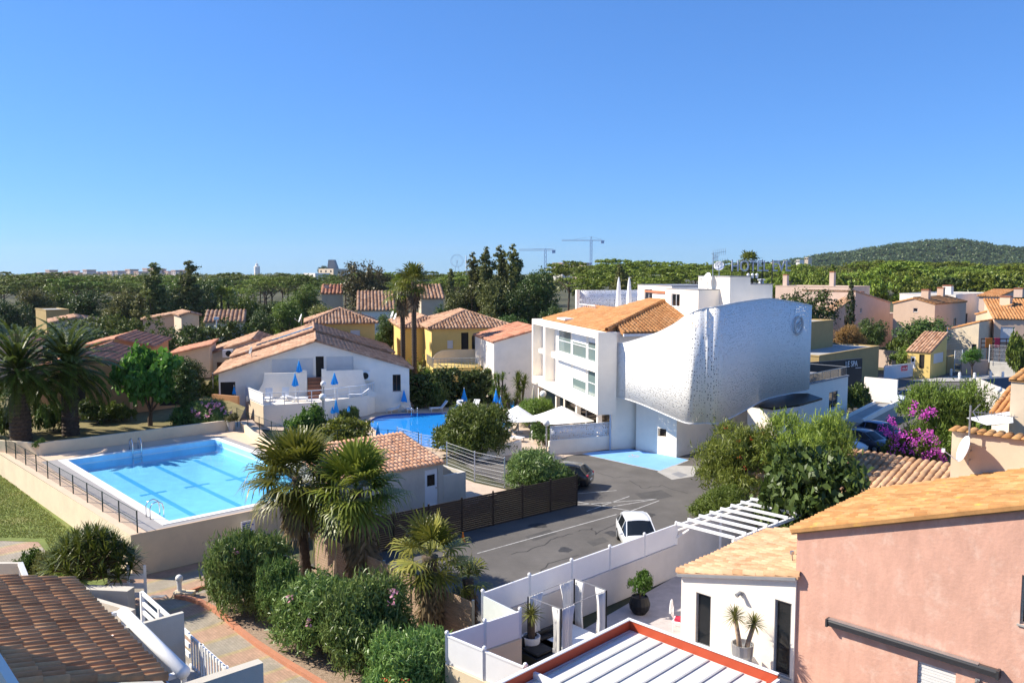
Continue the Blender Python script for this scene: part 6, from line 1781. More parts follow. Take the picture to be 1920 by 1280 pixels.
cn=thing('traffic_cone','small orange traffic cone on the asphalt at the plank fence','cone',G(868,1016))
MB().bx(-.16,-.16,0,.16,.16,.03).lathe([(.12,.03),(.03,.5),(.025,.52)],12).build('cone',M['orangecloth'],cn)
M['crackseal']=mat('crack_seal',(.05,.048,.047),.8,.2,3);M['patch']=mat('asphalt_repair',(.085,.08,.076),.9,.2,1.5,.3,40);M['oil']=mat('oil_stain',(.055,.052,.05),.6,.3,4)
g=random.Random(9)
for pts_ in([(1085,995),(1110,990),(1118,1000),(1150,985),(1165,975)],[(960,1040),(1010,1024),(1040,1008),(1075,1000)],[(1180,900),(1205,915),(1240,910),(1290,925)],[(1010,1075),(1035,1052),(1085,1040)],[(1120,885),(1150,895),(1185,893)]):
    mb=MB();P_=[G(*q) for q in pts_];F_=[]
    for a_,b_ in zip(P_,P_[1:]):
        for k in range(4): F_.append(a_.lerp(b_,k/4)+Vector((g.uniform(-.1,.1),g.uniform(-.15,.15),0)))
    F_.append(P_[-1])
    for a_,b_ in zip(F_,F_[1:]):
        d_=(b_-a_).normalized();s_=Vector((-d_.y,d_.x,0))*.03;mb.add([(q.x,q.y,.0045) for q in(a_-s_,b_-s_,b_+s_,a_+s_)],[(0,1,2,3)])
    tag(mb.build('asphalt_crack',M['crackseal']),kind='structure')
for q in([(1190,925),(1240,918),(1262,930),(1210,940)],[(985,1005),(1030,992),(1045,1000),(1000,1014)],[(1100,1015),(1130,1006),(1142,1014),(1112,1024)]): sheet('asphalt_patch',gp(q),.0035,M['patch'])
for u,v,r_ in((1150,1000,.5),(1010,985,.6),(1120,945,.4),(1215,965,.5),(1060,1030,.45)):
    c_=G(u,v);sheet('oil_stain',[(c_.x+r_*g.uniform(.6,1.1)*math.cos(2*PI*k/11),c_.y+r_*g.uniform(.6,1.1)*math.sin(2*PI*k/11)) for k in range(11)],.0028,M['oil'])
# ================================================================ right middle ground
sh=house('tiled_shed','low shed with sandy barrel tiled roof behind the drooping tree','shed',Vector((23.4,38.9,0)),13,4.6,1.95,R45,'beige',roof='y+',p=.27,tile='tile_sand',cw=.36,ch=.5,over=.2)
wa=Vector((*G(1681,757).xy,0));
wall('white_wall','freestanding sunlit white wall right of the spa sign',[wa-ER*abs(along(wa,-ER,1619)),wa],-.1,ZA(wa.y,712),.25,'white')
rp_=thing('access_ramp','pale concrete ramp with white edge in front of the white wall','ramp',(0,0,0))
r4=[G(1578,788,.5),G(1640,757,1.2),G(1683,757,1.2),G(1617,793,.5)]
mb=MB();mb.add([tuple(p) for p in r4]+[(p.x,p.y,0) for p in r4],[(0,3,2,1),(3,7,6,2),(0,4,7,3),(1,5,4,0),(2,6,5,1)])
mb.build('slab',M['concrete'],rp_);MB().beam(r4[3]+Vector((0,0,.15)),r4[2]+Vector((0,0,.15)),.2,.45).beam(r4[0]+Vector((0,0,.12)),r4[1]+Vector((0,0,.12)),.15,.3).build('edge_wall',M['white'],rp_)
hb=house('beige_house','tall beige house end with tiled coping at the right frame edge','house',Vector((29.6,48.2,0))+ER*8,8,6,ZA(48.2,714),R45,'beige',roof='y+',p=.12,tile='tile_gold',over=.1)
house('lean_to','low lean-to with orange barrel tiled roof left of the tall beige house end','shed',Vector((34.2,52.2,0)),2.9,4,4.6,R45,'white',roof='y+',p=.3,tile='tile_orange',cw=.34,ch=.5,over=.15)
sa_=thing('shade_sail','slack white shade sail below the lean-to at the right edge','awning',(0,0,0))
c4=[DY(1812,783,52),DY(1898,770,50),DY(1900,792,46),DY(1850,796,47)];mb=MB();vs=[];fs=[];n=6
for i in range(n+1):
    for j in range(n+1):
        a=c4[0].lerp(c4[1],i/n);b=c4[3].lerp(c4[2],i/n);q=a.lerp(b,j/n);q.z-=.3*math.sin(PI*i/n)*math.sin(PI*j/n);vs.append(tuple(q))
for i in range(n):
    for j in range(n): k=i*(n+1)+j;fs.append((k,k+1,k+n+2,k+n+1))
mb.add(vs,fs);o=mb.build('canvas',M['canvas'],sa_,smooth=True);o.modifiers.new('cloth','SOLIDIFY').thickness=.02
# slate wall with white ramp wall
a=DY(1832,738,84);a.z=0
wall('slate_wall','slate blue wall with a globe lamp near the right edge',[a,a+Vector((6,2.5,0))],-.1,ZA(85,709),.3,[mat('slate_blue_render',(.10,.12,.16),.8,.06,1)])
mb=MB();mb.prism([(0,0),(4.2,-3.4),(4.3,-3.2),(.1,.2)],0,lambda x,y:3.2-.5*x)
o=mb.build('sloped_wall',M['white'],loc=(a.x-.2,a.y-.1,0));tag(o,'white wall with sloping top beside the slate blue wall','wall')
globe_lamp('white globe lamp before the slate blue wall at the right',1875,730,82,0,5.5)
for u,v,lb in((1783,704,'white road bollard nearest the mesh gate'),(1799,711,'white road bollard second from the mesh gate'),(1827,712,'white road bollard third from the mesh gate'),(1857,709,'white road bollard fourth from the mesh gate'),(1880,710,'white road bollard beside the slate blue wall')):
    t=thing('road_bollard',lb,'bollard',G(u,v),0,'white bollards along the road')
    MB().lathe([(.16,0),(.16,.5),(.2,.52),(.2,.6),(.12,.64),(.18,.75),(.15,.9),(.02,.96)],12).build('shaft',M['whitepaint'],t)
sheet('pavement',[G(1700,716).xy,G(1790,706).xy,G(1925,700).xy,G(1925,712).xy,G(1800,716).xy],.1,M['concrete'])
# gate house, gate, ochre buildings, boundary walls
Kg=G(1743,709)
def sop(K,d,u0,v0,u1,v1,kind,face):
    s0,s1=along(K,d,u0),along(K,d,u1);z1,z0=ZA((K+d*s0).y,v0),ZA((K+d*s0).y,v1);return (face,s0,z0,s1-s0,z1-z0,kind)
Lg=abs(along(Kg,-ER,1700));Wg_=abs(along(Kg,EF,1773));Og=Kg-ER*Lg
hg=ZA(Kg.y,661)
house('gate_house','small yellow gate house with mossy tiled roof by the white gate','house',Kg,Lg,Wg_,hg,R45,'yellow',roof='y+',p=.34,tile='tile_mix',cw=.4,ch=.5,over=.15,ops=[sop(Og,ER,1706,667,1715,690,'door','f'),sop(Og,ER,1722,664,1732,690,'dark','f'),sop(Kg,EF,1749,663,1768,682,'shut','r')])
gt=thing('sliding_gate','white slatted sliding gate with red notice beside the gate house','gate',G(1657,713))
gd=G(1728,704)-G(1657,713);gl_=gd.length;gd.normalize();hgt=ZA(G(1657,713).y,687)
w=MB();n=int(gl_/.22)
for k in range(n): q=gd*(gl_*(k+.5)/n);w.beam(q+Vector((0,0,.15)),q+Vector((0,0,hgt-.1)),.16,.04)
w.build('slats',M['whitepaint'],gt);MB().beam(Vector((0,0,hgt)),gd*gl_+Vector((0,0,hgt)),.1,.14).beam(Vector((0,0,.12)),gd*gl_+Vector((0,0,.12)),.1,.14).beam((0,0,hgt/2),gd*.12+Vector((0,0,hgt/2)),.1,hgt).build('frame',M['whitepaint'],gt)
nsg=Vector((gd.y,-gd.x,0))
rs=thing('gate_sign','red notice board with white lines on the white gate','sign',G(1657,713)+gd*(gl_*.43)+nsg*.12+Vector((0,0,hgt*.55)),math.atan2(gd.y,gd.x))
MB().bx(0,-.02,0,1.35,.02,.65).build('board',M['redcloth'],rs);MB().bx(.1,-.028,.32,.8,-.0205,.42).bx(.1,-.028,.14,.9,-.0205,.22).bx(1.0,-.028,.2,1.2,-.0205,.45).build('lettering',M['whitepaint'],rs)
gpst=thing('gate_post','white rounded gate post at the gate house end of the sliding gate','post',G(1729,706))
MB().bx(-.2,-.2,0,.2,.2,2.4).ball((0,0,2.4),.26,10,6).build('post',M['white'],gpst)
MB().bx(-.22,-.26,.9,.12,-.205,1.5).build('intercom_box',M['redcloth'],gpst)
def hpx(*a,**k): return house_px(*a,rz=k.pop('rz',R45),**k)
hpx('ochre_building','tall ochre building end behind the right edge of the curved screen','building',1490,690,0,1470,1559,608,'ochre',Y=98,roof='flat',L=9)
hpx('ochre_building','low flat roofed ochre building left of the white gate','building',1538,715,0,1500,1646,668,'ochre',Y=93,roof='flat',L=11)
wall('boundary_wall','long brown block wall behind the gate house and brown bush',[DY(1560,700,128).xy,DY(1700,700,116).xy],0,2.6,.3,'brownwall')
wall('boundary_wall','brown block wall right of the mesh gate',[G(1803,703).xy,G(1853,703).xy],0,ZA(112,673),.3,'brownwall')
wall('boundary_wall','pale block wall with white mesh on top at the right edge',[G(1853,704)+Vector((.3,.3,0)),G(1935,712)],0,ZA(111,676),.3,'concrete')
wall('boundary_wall','ochre wall attached to the right of the gate house',[G(1775,700),G(1789,696)],0,ZA(112,670),.3,'ochre')
q=thing('mesh_gate','tall white mesh gate right of the gate house','gate',G(1789,698))
a,b=G(1789,698),G(1803,696);wmesh(q,[a,b],3.1)
mfr=thing('mesh_fence','white mesh fence on the pale block wall at the right edge','fence',Vector((*G(1853,704).xy,2.6)))
a=Vector((*G(1853,704).xy,ZA(111,678)));b=Vector((*G(1898,708).xy,ZA(111,678)));mfr.location=a;wmesh(mfr,[a,b],2.4)
mfr=thing('mesh_fence','white mesh fence on top behind the gate house, left of the mesh gate','fence',Vector((*DY(1773,690,118).xy,2.5)))
a=Vector((*DY(1773,690,118).xy,2.8));b=Vector((*DY(1812,690,121).xy,2.8));mfr.location=a;wmesh(mfr,[a,b],3.3)
# pale pink housing beyond
def nth(Y,v,z0): return ZA(Y,v)-z0
hpx('pink_terrace','long pale pink terrace with two slim chimneys left of the cypress','house',1594,600,2,1452,1640,538,'palepink',Y=158,roof='flat',chim=((1.2,2,.9,2.2),(11,2,.9,2.8)),W=9)
hpx('pink_house','small pale pink house with sandy roof in shade left of the cypress','house',1558,640,1,1538,1596,587,'palepink',Y=128,roof='y+',p=.25,tile='tile_sand')
K=DY(1601,640,134);K.z=1
Wd=abs(along(K,EF,1666));h_=ZA(134+Wd*.7,568)-1;p_=(ZA(134,547)-1-h_)/Wd
house('pink_house','shaded pink house side with roof falling to the right, beside the cypress','house',K,9,Wd,h_,R45,'palepink',roof='y-',p=p_,tile='tile_sand',over=.1,ops=[('r',2.0,6.2,.8,.9,'win'),('r',6.5,2.8,.8,1.0,'win'),('r',.2,1.2,2.2,2.2,'dark')],chim=((5,Wd*.75,1.3,1.3),))
K3=K+EF*(Wd+.05)
house('pink_annex','low shaded pink annex right of the falling roof','house',K3,8,5,ZA(143,590)-1,R45,'palepink',roof='flat')
K4=DY(1752,600,130);K4.z=1;L4=abs(along(K4,-ER,1672));W4=abs(along(K4,EF,1808));O4=K4-ER*L4
house('pink_house','pale pink gabled house with sunlit front and small windows in the middle right','house',K4,L4,W4,ZA(130,571)-1,R45,'peach',roof='gable_y',p=.27,tile='tile_orange',over=.12,chim=((L4*.62,3,1.1,1.5),(L4*.5,W4-3,1.0,1.5)),
  ops=[sop(O4-Vector((0,0,0)),ER,1709,561,1714,566,'win','f')[:2]+(6.6,.7,.6,'win'),('f',L4*.45,3.3,.8,1.4,'win'),('f',L4*.64,3.6,.5,.6,'win'),('f',L4*.76,1.2,1.5,3.0,'shut'),('r',W4*.6,1.4,1.6,4.0,'win')])
hpx('white_house','white flat roofed house between two pink ones on the right','house',1790,600,2,1770,1852,553,'white',Y=152,roof='flat',L=10,ops=[('r',6,1.5,1.6,2.6,'dark'),('r',2.5,4.2,.9,.9,'win'),('r',2.5,1.2,.9,1.6,'win')],chim=((8,2,1.5,1.6),))
hpx('pink_house','pink house with orange roof at the right frame edge, upper row','house',1871,600,2,1832,1960,556,'palepink',Y=150,roof='y+',p=.1,W=10,tile='tile_orange',chim=((6,2,1.4,1.2),))
hpx('pink_house','farthest pink house with white top at the right frame edge','house',1900,540,3,1880,1990,540,'white',Y=190,roof='flat',chim=((6,3,1.5,1.2),))
K7=DY(1834,650,118);K7.z=.5;L7=abs(along(K7,-ER,1771));W7=abs(along(K7,EF,1866))
hl_=ZA(118+.7*L7,619)-.5;p7=(ZA(118,604)-.5-hl_)/L7
house('pink_annex','cream lit annex wall with rising roofline behind the mesh fences','house',K7,L7,W7,hl_,R45,'cream',roof='x+',p=p7,tile='tile_orange',over=.08,ops=[('f',L7*.8,2.2,.7,.9,'win')])
K8=DY(1895,600,125);K8.z=.5;L8=abs(along(K8,-ER,1826));hl_=ZA(125+.7*L8,590)-.5;p8=(ZA(125,572)-.5-hl_)/L8
house('pink_house','cream gable wall with terracotta chimney behind the lit annex','house',K8,L8,5,hl_,R45,'cream',roof='x+',p=p8,tile='tile_orange',over=.08,chim=((L8-1,1,1.4,1.5),))
O9=DY(1862,650,121);O9.z=.5;ex9=Vector((math.cos(R(-22)),math.sin(R(-22)),0));K9=O9+ex9*11
sh0=along(O9,ex9,1873);sh1=along(O9,ex9,1900)
house('peach_house','peach house with orange roof and big white shutter at the right edge','house',K9,11,10,ZA(121,598)-.5,R(-22),'peach',roof='y+',p=.25,tile='tile_orange',over=.2,ops=[('f',sh0,ZA(121,640)-.5,sh1-sh0,ZA(121,612)-ZA(121,640),'shut')])
rl=thing('balcony_railing','dark railing hung with towels before the white shutter','railing',DY(1839,655,115.5))
a=DY(1839,655,115.5);b=DY(1898,655,115.5);w=MB()
for z in(.3,.9,1.5): w.beam(Vector((0,0,z)),b-a+Vector((0,0,z)),.08,.14)
for k in range(6): w.beam((b-a)*(k/5)+Vector((0,0,-2)),(b-a)*(k/5)+Vector((0,0,1.6)),.08,.08)
w.build('rails',M['brown'],rl)
for u,m,lb in((1847,'orangecloth','orange towel hanging on the dark railing at the right'),(1864.5,'redcloth','red towel hanging on the dark railing at the right')):
    p=DY(u,655,115.3);o=MB().bx(0,-.03,.3,.95 if m=='orangecloth' else .7,-.005,1.6).bx(0,-.03,1.6,.95 if m=='orangecloth' else .7,.12,1.63).build('towel',M[m],loc=p);tag(o,lb,'towel',None)
# ================================================================ middle and left houses
RZm=RZ
def mpx(*a,**k): return house_px(*a,rz=RZm,**k)
y1=('r',.9,4.3,.9,1.2,'win'),('r',2.6,3.7,.9,1.9,'arch'),('r',4.0,3.7,.9,1.9,'arch'),('r',5.2,3.7,1.2,2.0,'shut')
Ya=102
mpx('yellow_house','yellow villa with hipped tiled roof and two arched openings, the leftmost','house',577,690,1,566,704,606,'yellow',Y=Ya,roof='hip',p=.36,tile='tile_mix',L=9,ops=y1,over=.4,cw=.42)
mpx('yellow_house','yellow villa with hipped roof partly behind the twin palms','house',757,690,1,735,848,626-12,'yellow',Y=104,roof='hip',p=.34,tile='tile_mix',ops=[('f',2,4,1.1,1.4,'win')],over=.4,cw=.42)
K=DY(809,700,90);K.z=.5
mpx('yellow_house','yellow villa with broad hipped roof and roof terrace, nearest the hotel','house',809,700,.5,782,963,615,'yellow',Y=98,roof='hip',p=.33,tile='tile_mix',over=.4,cw=.4,ops=[('f',2.5,4.2,1.2,1.6,'win'),('r',3.6,3.9,.9,2.3,'dark'),('r',4.9,3.9,.85,2.1,'arch'),('r',6.1,3.9,.85,2.1,'arch'),('r',7.2,3.9,1.0,1.9,'shut'),('r',1.9,4.3,.7,1.0,'shut')],chim=((6.5,4.6,.5,.1),))
K=DY(926,700,86);K.z=.3
mpx('white_house','white side wall and terracotta roof with a narrow yellow front, left of the hotel','house',926,700,.3,891,1012,642,'white',Y=86,roof='y+',p=.26,tile='tile_red',over=.15,cw=.36)
yt=thing('roof_terrace','yellow terrace block with white railing and swept wall below the yellow villa','terrace',DY(812,715,90),RZ)
yt.location.z=0;zt_=ZA(90,690)
MB().bx(-5,0,0,0,6.2,zt_).build('block',M['yellow'],yt)
w=MB();w.bx(-5,-.02,zt_+1.0,.05,.06,zt_+1.08).bx(-.03,.06,zt_+1.0,.05,6.2,zt_+1.08)
for k in range(14): w.bx(-5+.37*k,.0,zt_,-4.96+.37*k,.04,zt_+1.0)
for k in range(16): w.bx(0,.06+.39*k,zt_,.04,.1+.39*k,zt_+1.0)
w.build('railing',M['steel'],yt)
mb=MB();pts=[(0.6,zt_),(5.8,zt_),(5.8,zt_+1.5),(2.2,zt_+1.5)]+[(2.2-1.5*math.sin(PI/2*k/6),zt_+1.5-1.3*(1-math.cos(PI/2*k/6))) for k in range(1,7)]
vs=[(-5.2,y,z) for y,z in pts]+[(-5.0,y,z) for y,z in pts];n=len(pts);mb.add(vs,[tuple(range(n-1,-1,-1)),tuple(range(n,2*n))]+[(i,(i+1)%n,n+(i+1)%n,n+i) for i in range(n)]);mb.build('swept_wall',M['cream'],yt)
# left houses
mpx('beige_house','beige gabled house with air conditioner behind the gable house, left','house',394,700,1,380,552,664,'greige',Y=96,roof='gable_x',p=.34,tile='tile_mix',L=12,ops=[('r',6.2,1.2,1.6,1.6,'shut'),('r',.6,.2,1.1,2.2,'doorbrown')],cw=.42)
ac_unit('white air conditioner on the beige gabled house at the left',DY(427,670,95.2),s=1.3)
mpx('pool_cabin','small cabin with flat pinkish tiled roof before the long dark hedge','house',322,690,2,307,394,664,'beige',Y=92,roof='y+',p=.22,tile='tile_red',L=7,cw=.42)
mpx('orange_house','orange house with terracotta roofs in shade behind the date palms','house',68,800,2,40,245,690,'orange',Y=66,roof='gable_x',p=.30,tile='tile_red',L=10,ops=[('r',2,1,1.4,2.2,'dark'),('r',9,.8,2.4,2.4,'dark')],cw=.34,ch=.5)
mpx('orange_house','rear orange house with stepped terracotta roof behind the round tree','house',150,770,2,120,290,652,'orange',Y=78,roof='gable_x',p=.24,tile='tile_red',L=9,cw=.36,ch=.5)
mpx('beige_house','beige house corner with orange roof at the left frame edge','house',-20,690,2,-60,36,652,'beige',Y=80,roof='y-',p=.2,tile='tile_red',L=8)
wall('garden_wall','low orange garden wall behind the round leafy tree',[DY(195,790,67).xy,DY(345,780,73).xy],2,3.4,.25,'orange')
wall('garden_wall','orange wall below the left porch of the gable house',[DY(398,770,77.5).xy,DY(446,775,76).xy],0,2.4,.25,'orange')
aw3=thing('shade_awning','white sloping shade awning left of the gable house','awning',DY(396,700,80));aw3.location.z=0
z=ZA(80,700);MB().add([(0,0,z),(2.2,-.5,z+.75),(2.4,1.5,z+.85),(.2,2,z+.1),(0,0,z-.04),(2.2,-.5,z+.71),(2.4,1.5,z+.81),(.2,2,z+.06)],[(0,1,2,3),(7,6,5,4),(0,4,5,1),(1,5,6,2),(2,6,7,3),(3,7,4,0)]).build('canvas',M['canvas'],aw3)
for p in((.1,.1),(2.1,-.4)): MB().tube([(*p,0),(*p,z)],.04,6).build('post',M['steel'],aw3)
RL=R(-62)
house_px('beige_house','far beige house with tall blank wall, right one of the left cluster','house',268,640,2,255,330,600,'peach',rz=R(-72),Y=135,roof='y+',p=.18,tile='tile_mix',L=6,cw=.6,ch=.9)
house_px('beige_house','far low house with brown roof between the two poplars','house',340,640,2,325,375,592,'beige',rz=R(-60),Y=128,roof='gable_x',p=.3,tile='tile_mix',L=8,cw=.6,ch=.9)
house_px('beige_house','far long low house with ribbed tiled roof under the right poplar','house',385,640,2,378,458,604,'beige',rz=R(-74),Y=125,roof='x-',p=.22,tile='tile_mix',L=6,cw=.6,ch=.9)
house_px('ochre_house','far ochre house with blank upper wall at the far left','house',87,640,2,40,132,582,'ochre',rz=R(-50),Y=140,roof='flat',L=9)
house_px('beige_house','far beige house with low brown roof at the far left','house',95,660,2,62,190,606,'beige',rz=R(-60),Y=122,roof='gable_x',p=.2,tile='tile_mix',cw=.6,ch=.9,L=9)
house_px('beige_house','far house with tiled slope and white gable edge behind the yellow villas','house',672,640,2,660,740,582,'white',rz=R(-80),Y=142,roof='x-',p=.32,tile='tile_mix',L=9,cw=.6,ch=.9)
house_px('beige_house','far tiled roof strip right of the twin palms','house',790,640,2,780,832,560,'beige',rz=R(-80),Y=160,roof='x-',p=.3,tile='tile_mix',L=8,cw=.7,ch=1)
house_px('beige_house','far orange roof peeping through the trees left of the round bronze tree','house',604,600,2,598,642,551,'beige',rz=R(-80),Y=190,roof='x-',p=.25,tile='tile_red',L=7,cw=.8,ch=1.2,chim=((3,1,1,1),))
def dish_px(lb,u,v,Y,r,rz,m='canvas'):
    p=DY(u,v,Y);return dish(lb,p-Vector((0,0,.8)),rz,r,R(20),.8,m)
dish_px('pale satellite dish left of the leftmost yellow villa roof',563,596,99,.55,R(200))
dish_px('left one of two satellite dishes beside the twin palms',735,590,100,.5,R(200))
dish_px('right one of two satellite dishes beside the twin palms',741,593,99,.45,R(200))
dish_px('grey satellite dish on the left slope of the gable house roof',470,657,82,.4,R(215),'grey')
# ================================================================ foreground planting
OG='oleander shrubs along the gravel bed'
def shrub(label,u,vb,vt,wpx,kind='oleander',i=0,z0=0,Y=None,leaf=None,group=None,name='oleander',cat='shrub',ry=None,flowers=None,trunk=.04,sc=1):
    b=G(u,vb,z0) if Y is None else DY(u,700,Y)
    b.z=z0;h=ZA(b.y,vt)-z0;r=wpx/2/FPX*b.y*1.02
    t=tree(name,label,b,h,r,kind,i=i,trunk=trunk,cat=cat,group=group,leaf=leaf,tr=.05,ry=ry)
    if flowers:
        m,n,sd,size=flowers;g=random.Random(sd);pts=[]
        for k in range(n):
            a=g.uniform(-2.6,.2);e=g.uniform(.15,1.2)
            pts.append((r*.98*math.cos(a)*math.cos(e),r*.98*math.sin(a)*math.cos(e),h*(.42+.55*math.sin(e))))
        for j,q in enumerate(pts): blossoms(t,[q],size,m,10,sd*31+j,.08).name='blossom'
    return t
shrub('big oleander with two pink blooms against the retaining wall',466,1142,985,158,i=0,group=OG,flowers=('petal_pink',4,3,.12))
shrub('oleander in the middle of the row, left of the palm trunks',618,1205,1066,215,i=1,group=OG,flowers=('petal_pink',4,7,.14))
shrub('large oleander nearest the brick kerb, right of the palms',706,1250,1088,195,i=2,group=OG,flowers=('petal_pink',3,5,.12))
shrub('lowest oleander beside the near white panelled fence corner',768,1312,1180,175,i=0,group=OG,flowers=('petal_red',2,4,.08))
shrub('small oleander clump between the kerb and the first oleander',534,1160,1040,110,i=1,group=OG)
shrub('dome shaped oleander behind the dark plank fence',1014,955,838,140,i=1,Y=52,name='oleander')
shrub('wide dark oleander between round pool and white mesh fence',886,855,752,150,i=0,Y=62,name='oleander',leaf='leaf_mid')
# fan palms in front of the wooden fence
fan_palm('fan_palm','slender dark fan palm, leftmost of three in front of the pool',G(574,1085),4.85,1.75,34,1.2,seed=2,skirt=1.3,lean=(-.35,.1),nseg=28)
fan_palm('fan_palm','stout fan palm with shaggy dead skirt, middle of three',G(692,1105),4.6,1.65,34,1.1,seed=5,skirt=2.6,tr=.3,lean=(-.55,.2),skirt_n=70,nseg=28)
fan_palm('fan_palm','short fan palm with yellowing fronds, nearest the white fence',G(812,1185),3.15,1.2,20,.95,True,1.7,.3,8,24,lean=(-.1,0),skirt_n=46)
fan_palm('fan_palm','small dead skirted fan palm stem beside the yellowing one',G(868,1175)+Vector((.2,.2,0)),2.0,.8,8,.5,False,1.4,.22,12,20,skirt_n=36)
# sword leaved bush over the planter
g=random.Random(6);hd=[]
for k in range(40):
    a=k*2.39996;q=math.sqrt((k+.5)/40);hd.append((math.cos(a)*q*1.75,math.sin(a)*q*1.3,1.75-1.5*q**2+g.uniform(-.15,.15)))
rosette_plant('yucca_bush','big dark bush of sword leaves above the planter wall',G(176,1080,1.35),hd,.72,.032,52,3,'shrub',stem_r=.06)
shrub('bright green clipped shrub at the left edge beside the paved path',42,1088,1020,72,'bush',0,.3,leaf='leaf_bright',name='shrub')
shrub('grey green small shrub next to the bright clipped one',98,1090,1034,75,'oleander',2,.3,leaf='leaf_olive',name='shrub')
shrub('low green shrub at the foot of the sword leaved bush',120,1100,1065,60,'bush',1,.3,leaf='leaf_mid',name='shrub')
# garden behind the pool
date_palm('date_palm','thick trunked date palm at the far left edge',G(40,830,1.9),5.2,4.4,120,3,.6)
date_palm('date_palm','dark date palm second from the left edge',G(133,815,1.9),5.1,4.2,115,8,.5)
tree_px('broadleaf_tree','round bright leaved tree on the dry lawn behind the pool',281,652,798,132,'bigleaf',1.9,trunk=.22,tr=.16,ry=2.5)
shrub('tall dark evergreen shrub right of the round bright tree',352,802,680,62,'poplar',1,1.9,leaf='leaf_dark',name='shrub')
shrub('dark spreading shrub between round tree and flowering oleander',357,803,745,78,'bush',2,1.9,leaf='leaf_dark',name='shrub')
shrub('oleander with red pink flowers behind the pool wall',398,803,748,80,'oleander',2,1.9,flowers=('petal_pink',16,9,.22))
# shrubs in front of the terrace
shrub('green sprawling shrub left of the globe lamps below the terrace',566,822,748,80,'bush',0,0,Y=69,leaf='leaf_bright',name='shrub')
shrub('yellow green shrub at the rim of the round pool below the terrace',640,838,770,112,'bush',1,0,Y=66,leaf='leaf_yellow',name='shrub')
shrub('dark shrub low at the terrace wall behind the umbrellas',655,770,752,40,'bush',2,0,Y=76.5,leaf='leaf_dark',name='shrub')
gf3=thing('pool_fence','dark green post fence below the yellow green shrub, near the round pool','fence',G(608,838,.1))
gfence(gf3,[G(600,842,.1),G(707,838,.1),G(785,845,.1)],1.5,6,'greenmetal',(.5,.98),.03,True)
for u,vb,vt,w,Y,lf,lb in((18,800,728,80,60,'leaf_dark','dark shrub at the far left behind the thick date palm'),(95,800,735,70,62,'leaf_dark','dark shrub between the two date palms'),(180,800,738,66,65,'leaf_dark','dark shrub right of the second date palm'),(225,795,742,60,66,'leaf_mid','green shrub left of the round bright tree trunk'),
  (390,760,700,70,80,'leaf_mid','leafy bush beside the white shade awning'),(412,740,690,50,86,'leaf_bright','yellow green bush behind the white shade awning'),(330,745,690,70,86,'leaf_dark','dark bush before the small cabin')):
    shrub(lb,u,vb,vt,w,'bush',int(u)%3,1.9 if Y<70 else .5,Y=Y,leaf=lf,name='shrub')
for u,vt,w,Y,lf,lb in((60,700,120,71,'leaf_dark','dark garden tree behind the two date palms'),(175,700,90,73,'leaf_dark','dark garden tree left of the round bright tree'),(345,672,70,80,'leaf_dark','dark garden tree behind the tall evergreen shrub')):
    tree_px('broadleaf_tree',lb,u,vt,0,w,'round',1.5,Y=Y,trunk=.15,leaf=lf)
# hedge behind the umbrellas
def hedge(label,a,b,h,w,leaf,n,seed,lump=.25):
    a=Vector((a[0],a[1],0));b=Vector((b[0],b[1],0));L=(b-a).length
    t=thing('hedge',label,'hedge',a,math.atan2(b.y-a.y,b.x-a.x))
    g=random.Random(seed);bl=[]
    k=int(L/ (w*.55))+1
    for i in range(k):
        for z in(.3,.72): bl.append((L*i/(k-1)+g.uniform(-.3,.3),g.uniform(-.15,.15)*w,h*z*g.uniform(.9,1.05),w*.62,w*.55,h*.34*g.uniform(.9,1+lump)))
    V,F=leaves(seed,bl,n,.36,1.8,.16,.4,.55,per=24,low=-.9)
    link('foliage',npmesh('hedge_leaves',V,F,M[leaf]),t)
    MB().tube([(.3,0,-.1),(.3,0,h*.5)],.06,6).build('stem',M['bark'],t)
    return t
a=DY(775,700,84);b=DY(945,700,88)
hedge('tall dark evergreen hedge behind loungers and blue umbrellas',a,b,ZA(86,695),2.4,'leaf_dark',16000,3)
hedge('long dark clipped hedge behind the orange houses at the left',DY(-20,650,104),DY(368,650,113),ZA(108,622),2.6,'leaf_dark',26000,5,.1)
hedge('dark clipped hedge block left of the beige gabled house',DY(362,650,108),DY(472,650,112),ZA(110,606),3.0,'leaf_dark',12000,7,.1)
hedge('row of bushes between the clipped hedge and the far beige houses',DY(130,640,118),DY(275,640,122),ZA(120,598),4.5,'leaf_mid',14000,9,.5)
for u,v,lb,Y,h in((940,700,'leftmost spiky dracaena rosettes right of the dark hedge',82,3.4),(977,705,'spiky dracaena rosettes nearest the hotel wall',80,3.6),(962,738,'low spiky dracaena behind the white parasols',77,2.0)):
    p=DY(u,v,Y);p.z=0;g=random.Random(u)
    rosette_plant('dracaena',lb,p,[(g.uniform(-.8,.8),g.uniform(-.6,.6),h*g.uniform(.55,1.05)) for k in range(7)],.95,.05,50,u,'plant','yucca',stem_r=.08)
shrub('low grassy shrub behind the left white parasol',1000,770,742,75,'oleander',1,0,Y=74,leaf='leaf_mid',name='shrub')
shrub('dark shrub between the poles of the two white parasols',1020,815,785,55,'bush',0,0,Y=66,leaf='leaf_dark',name='shrub')
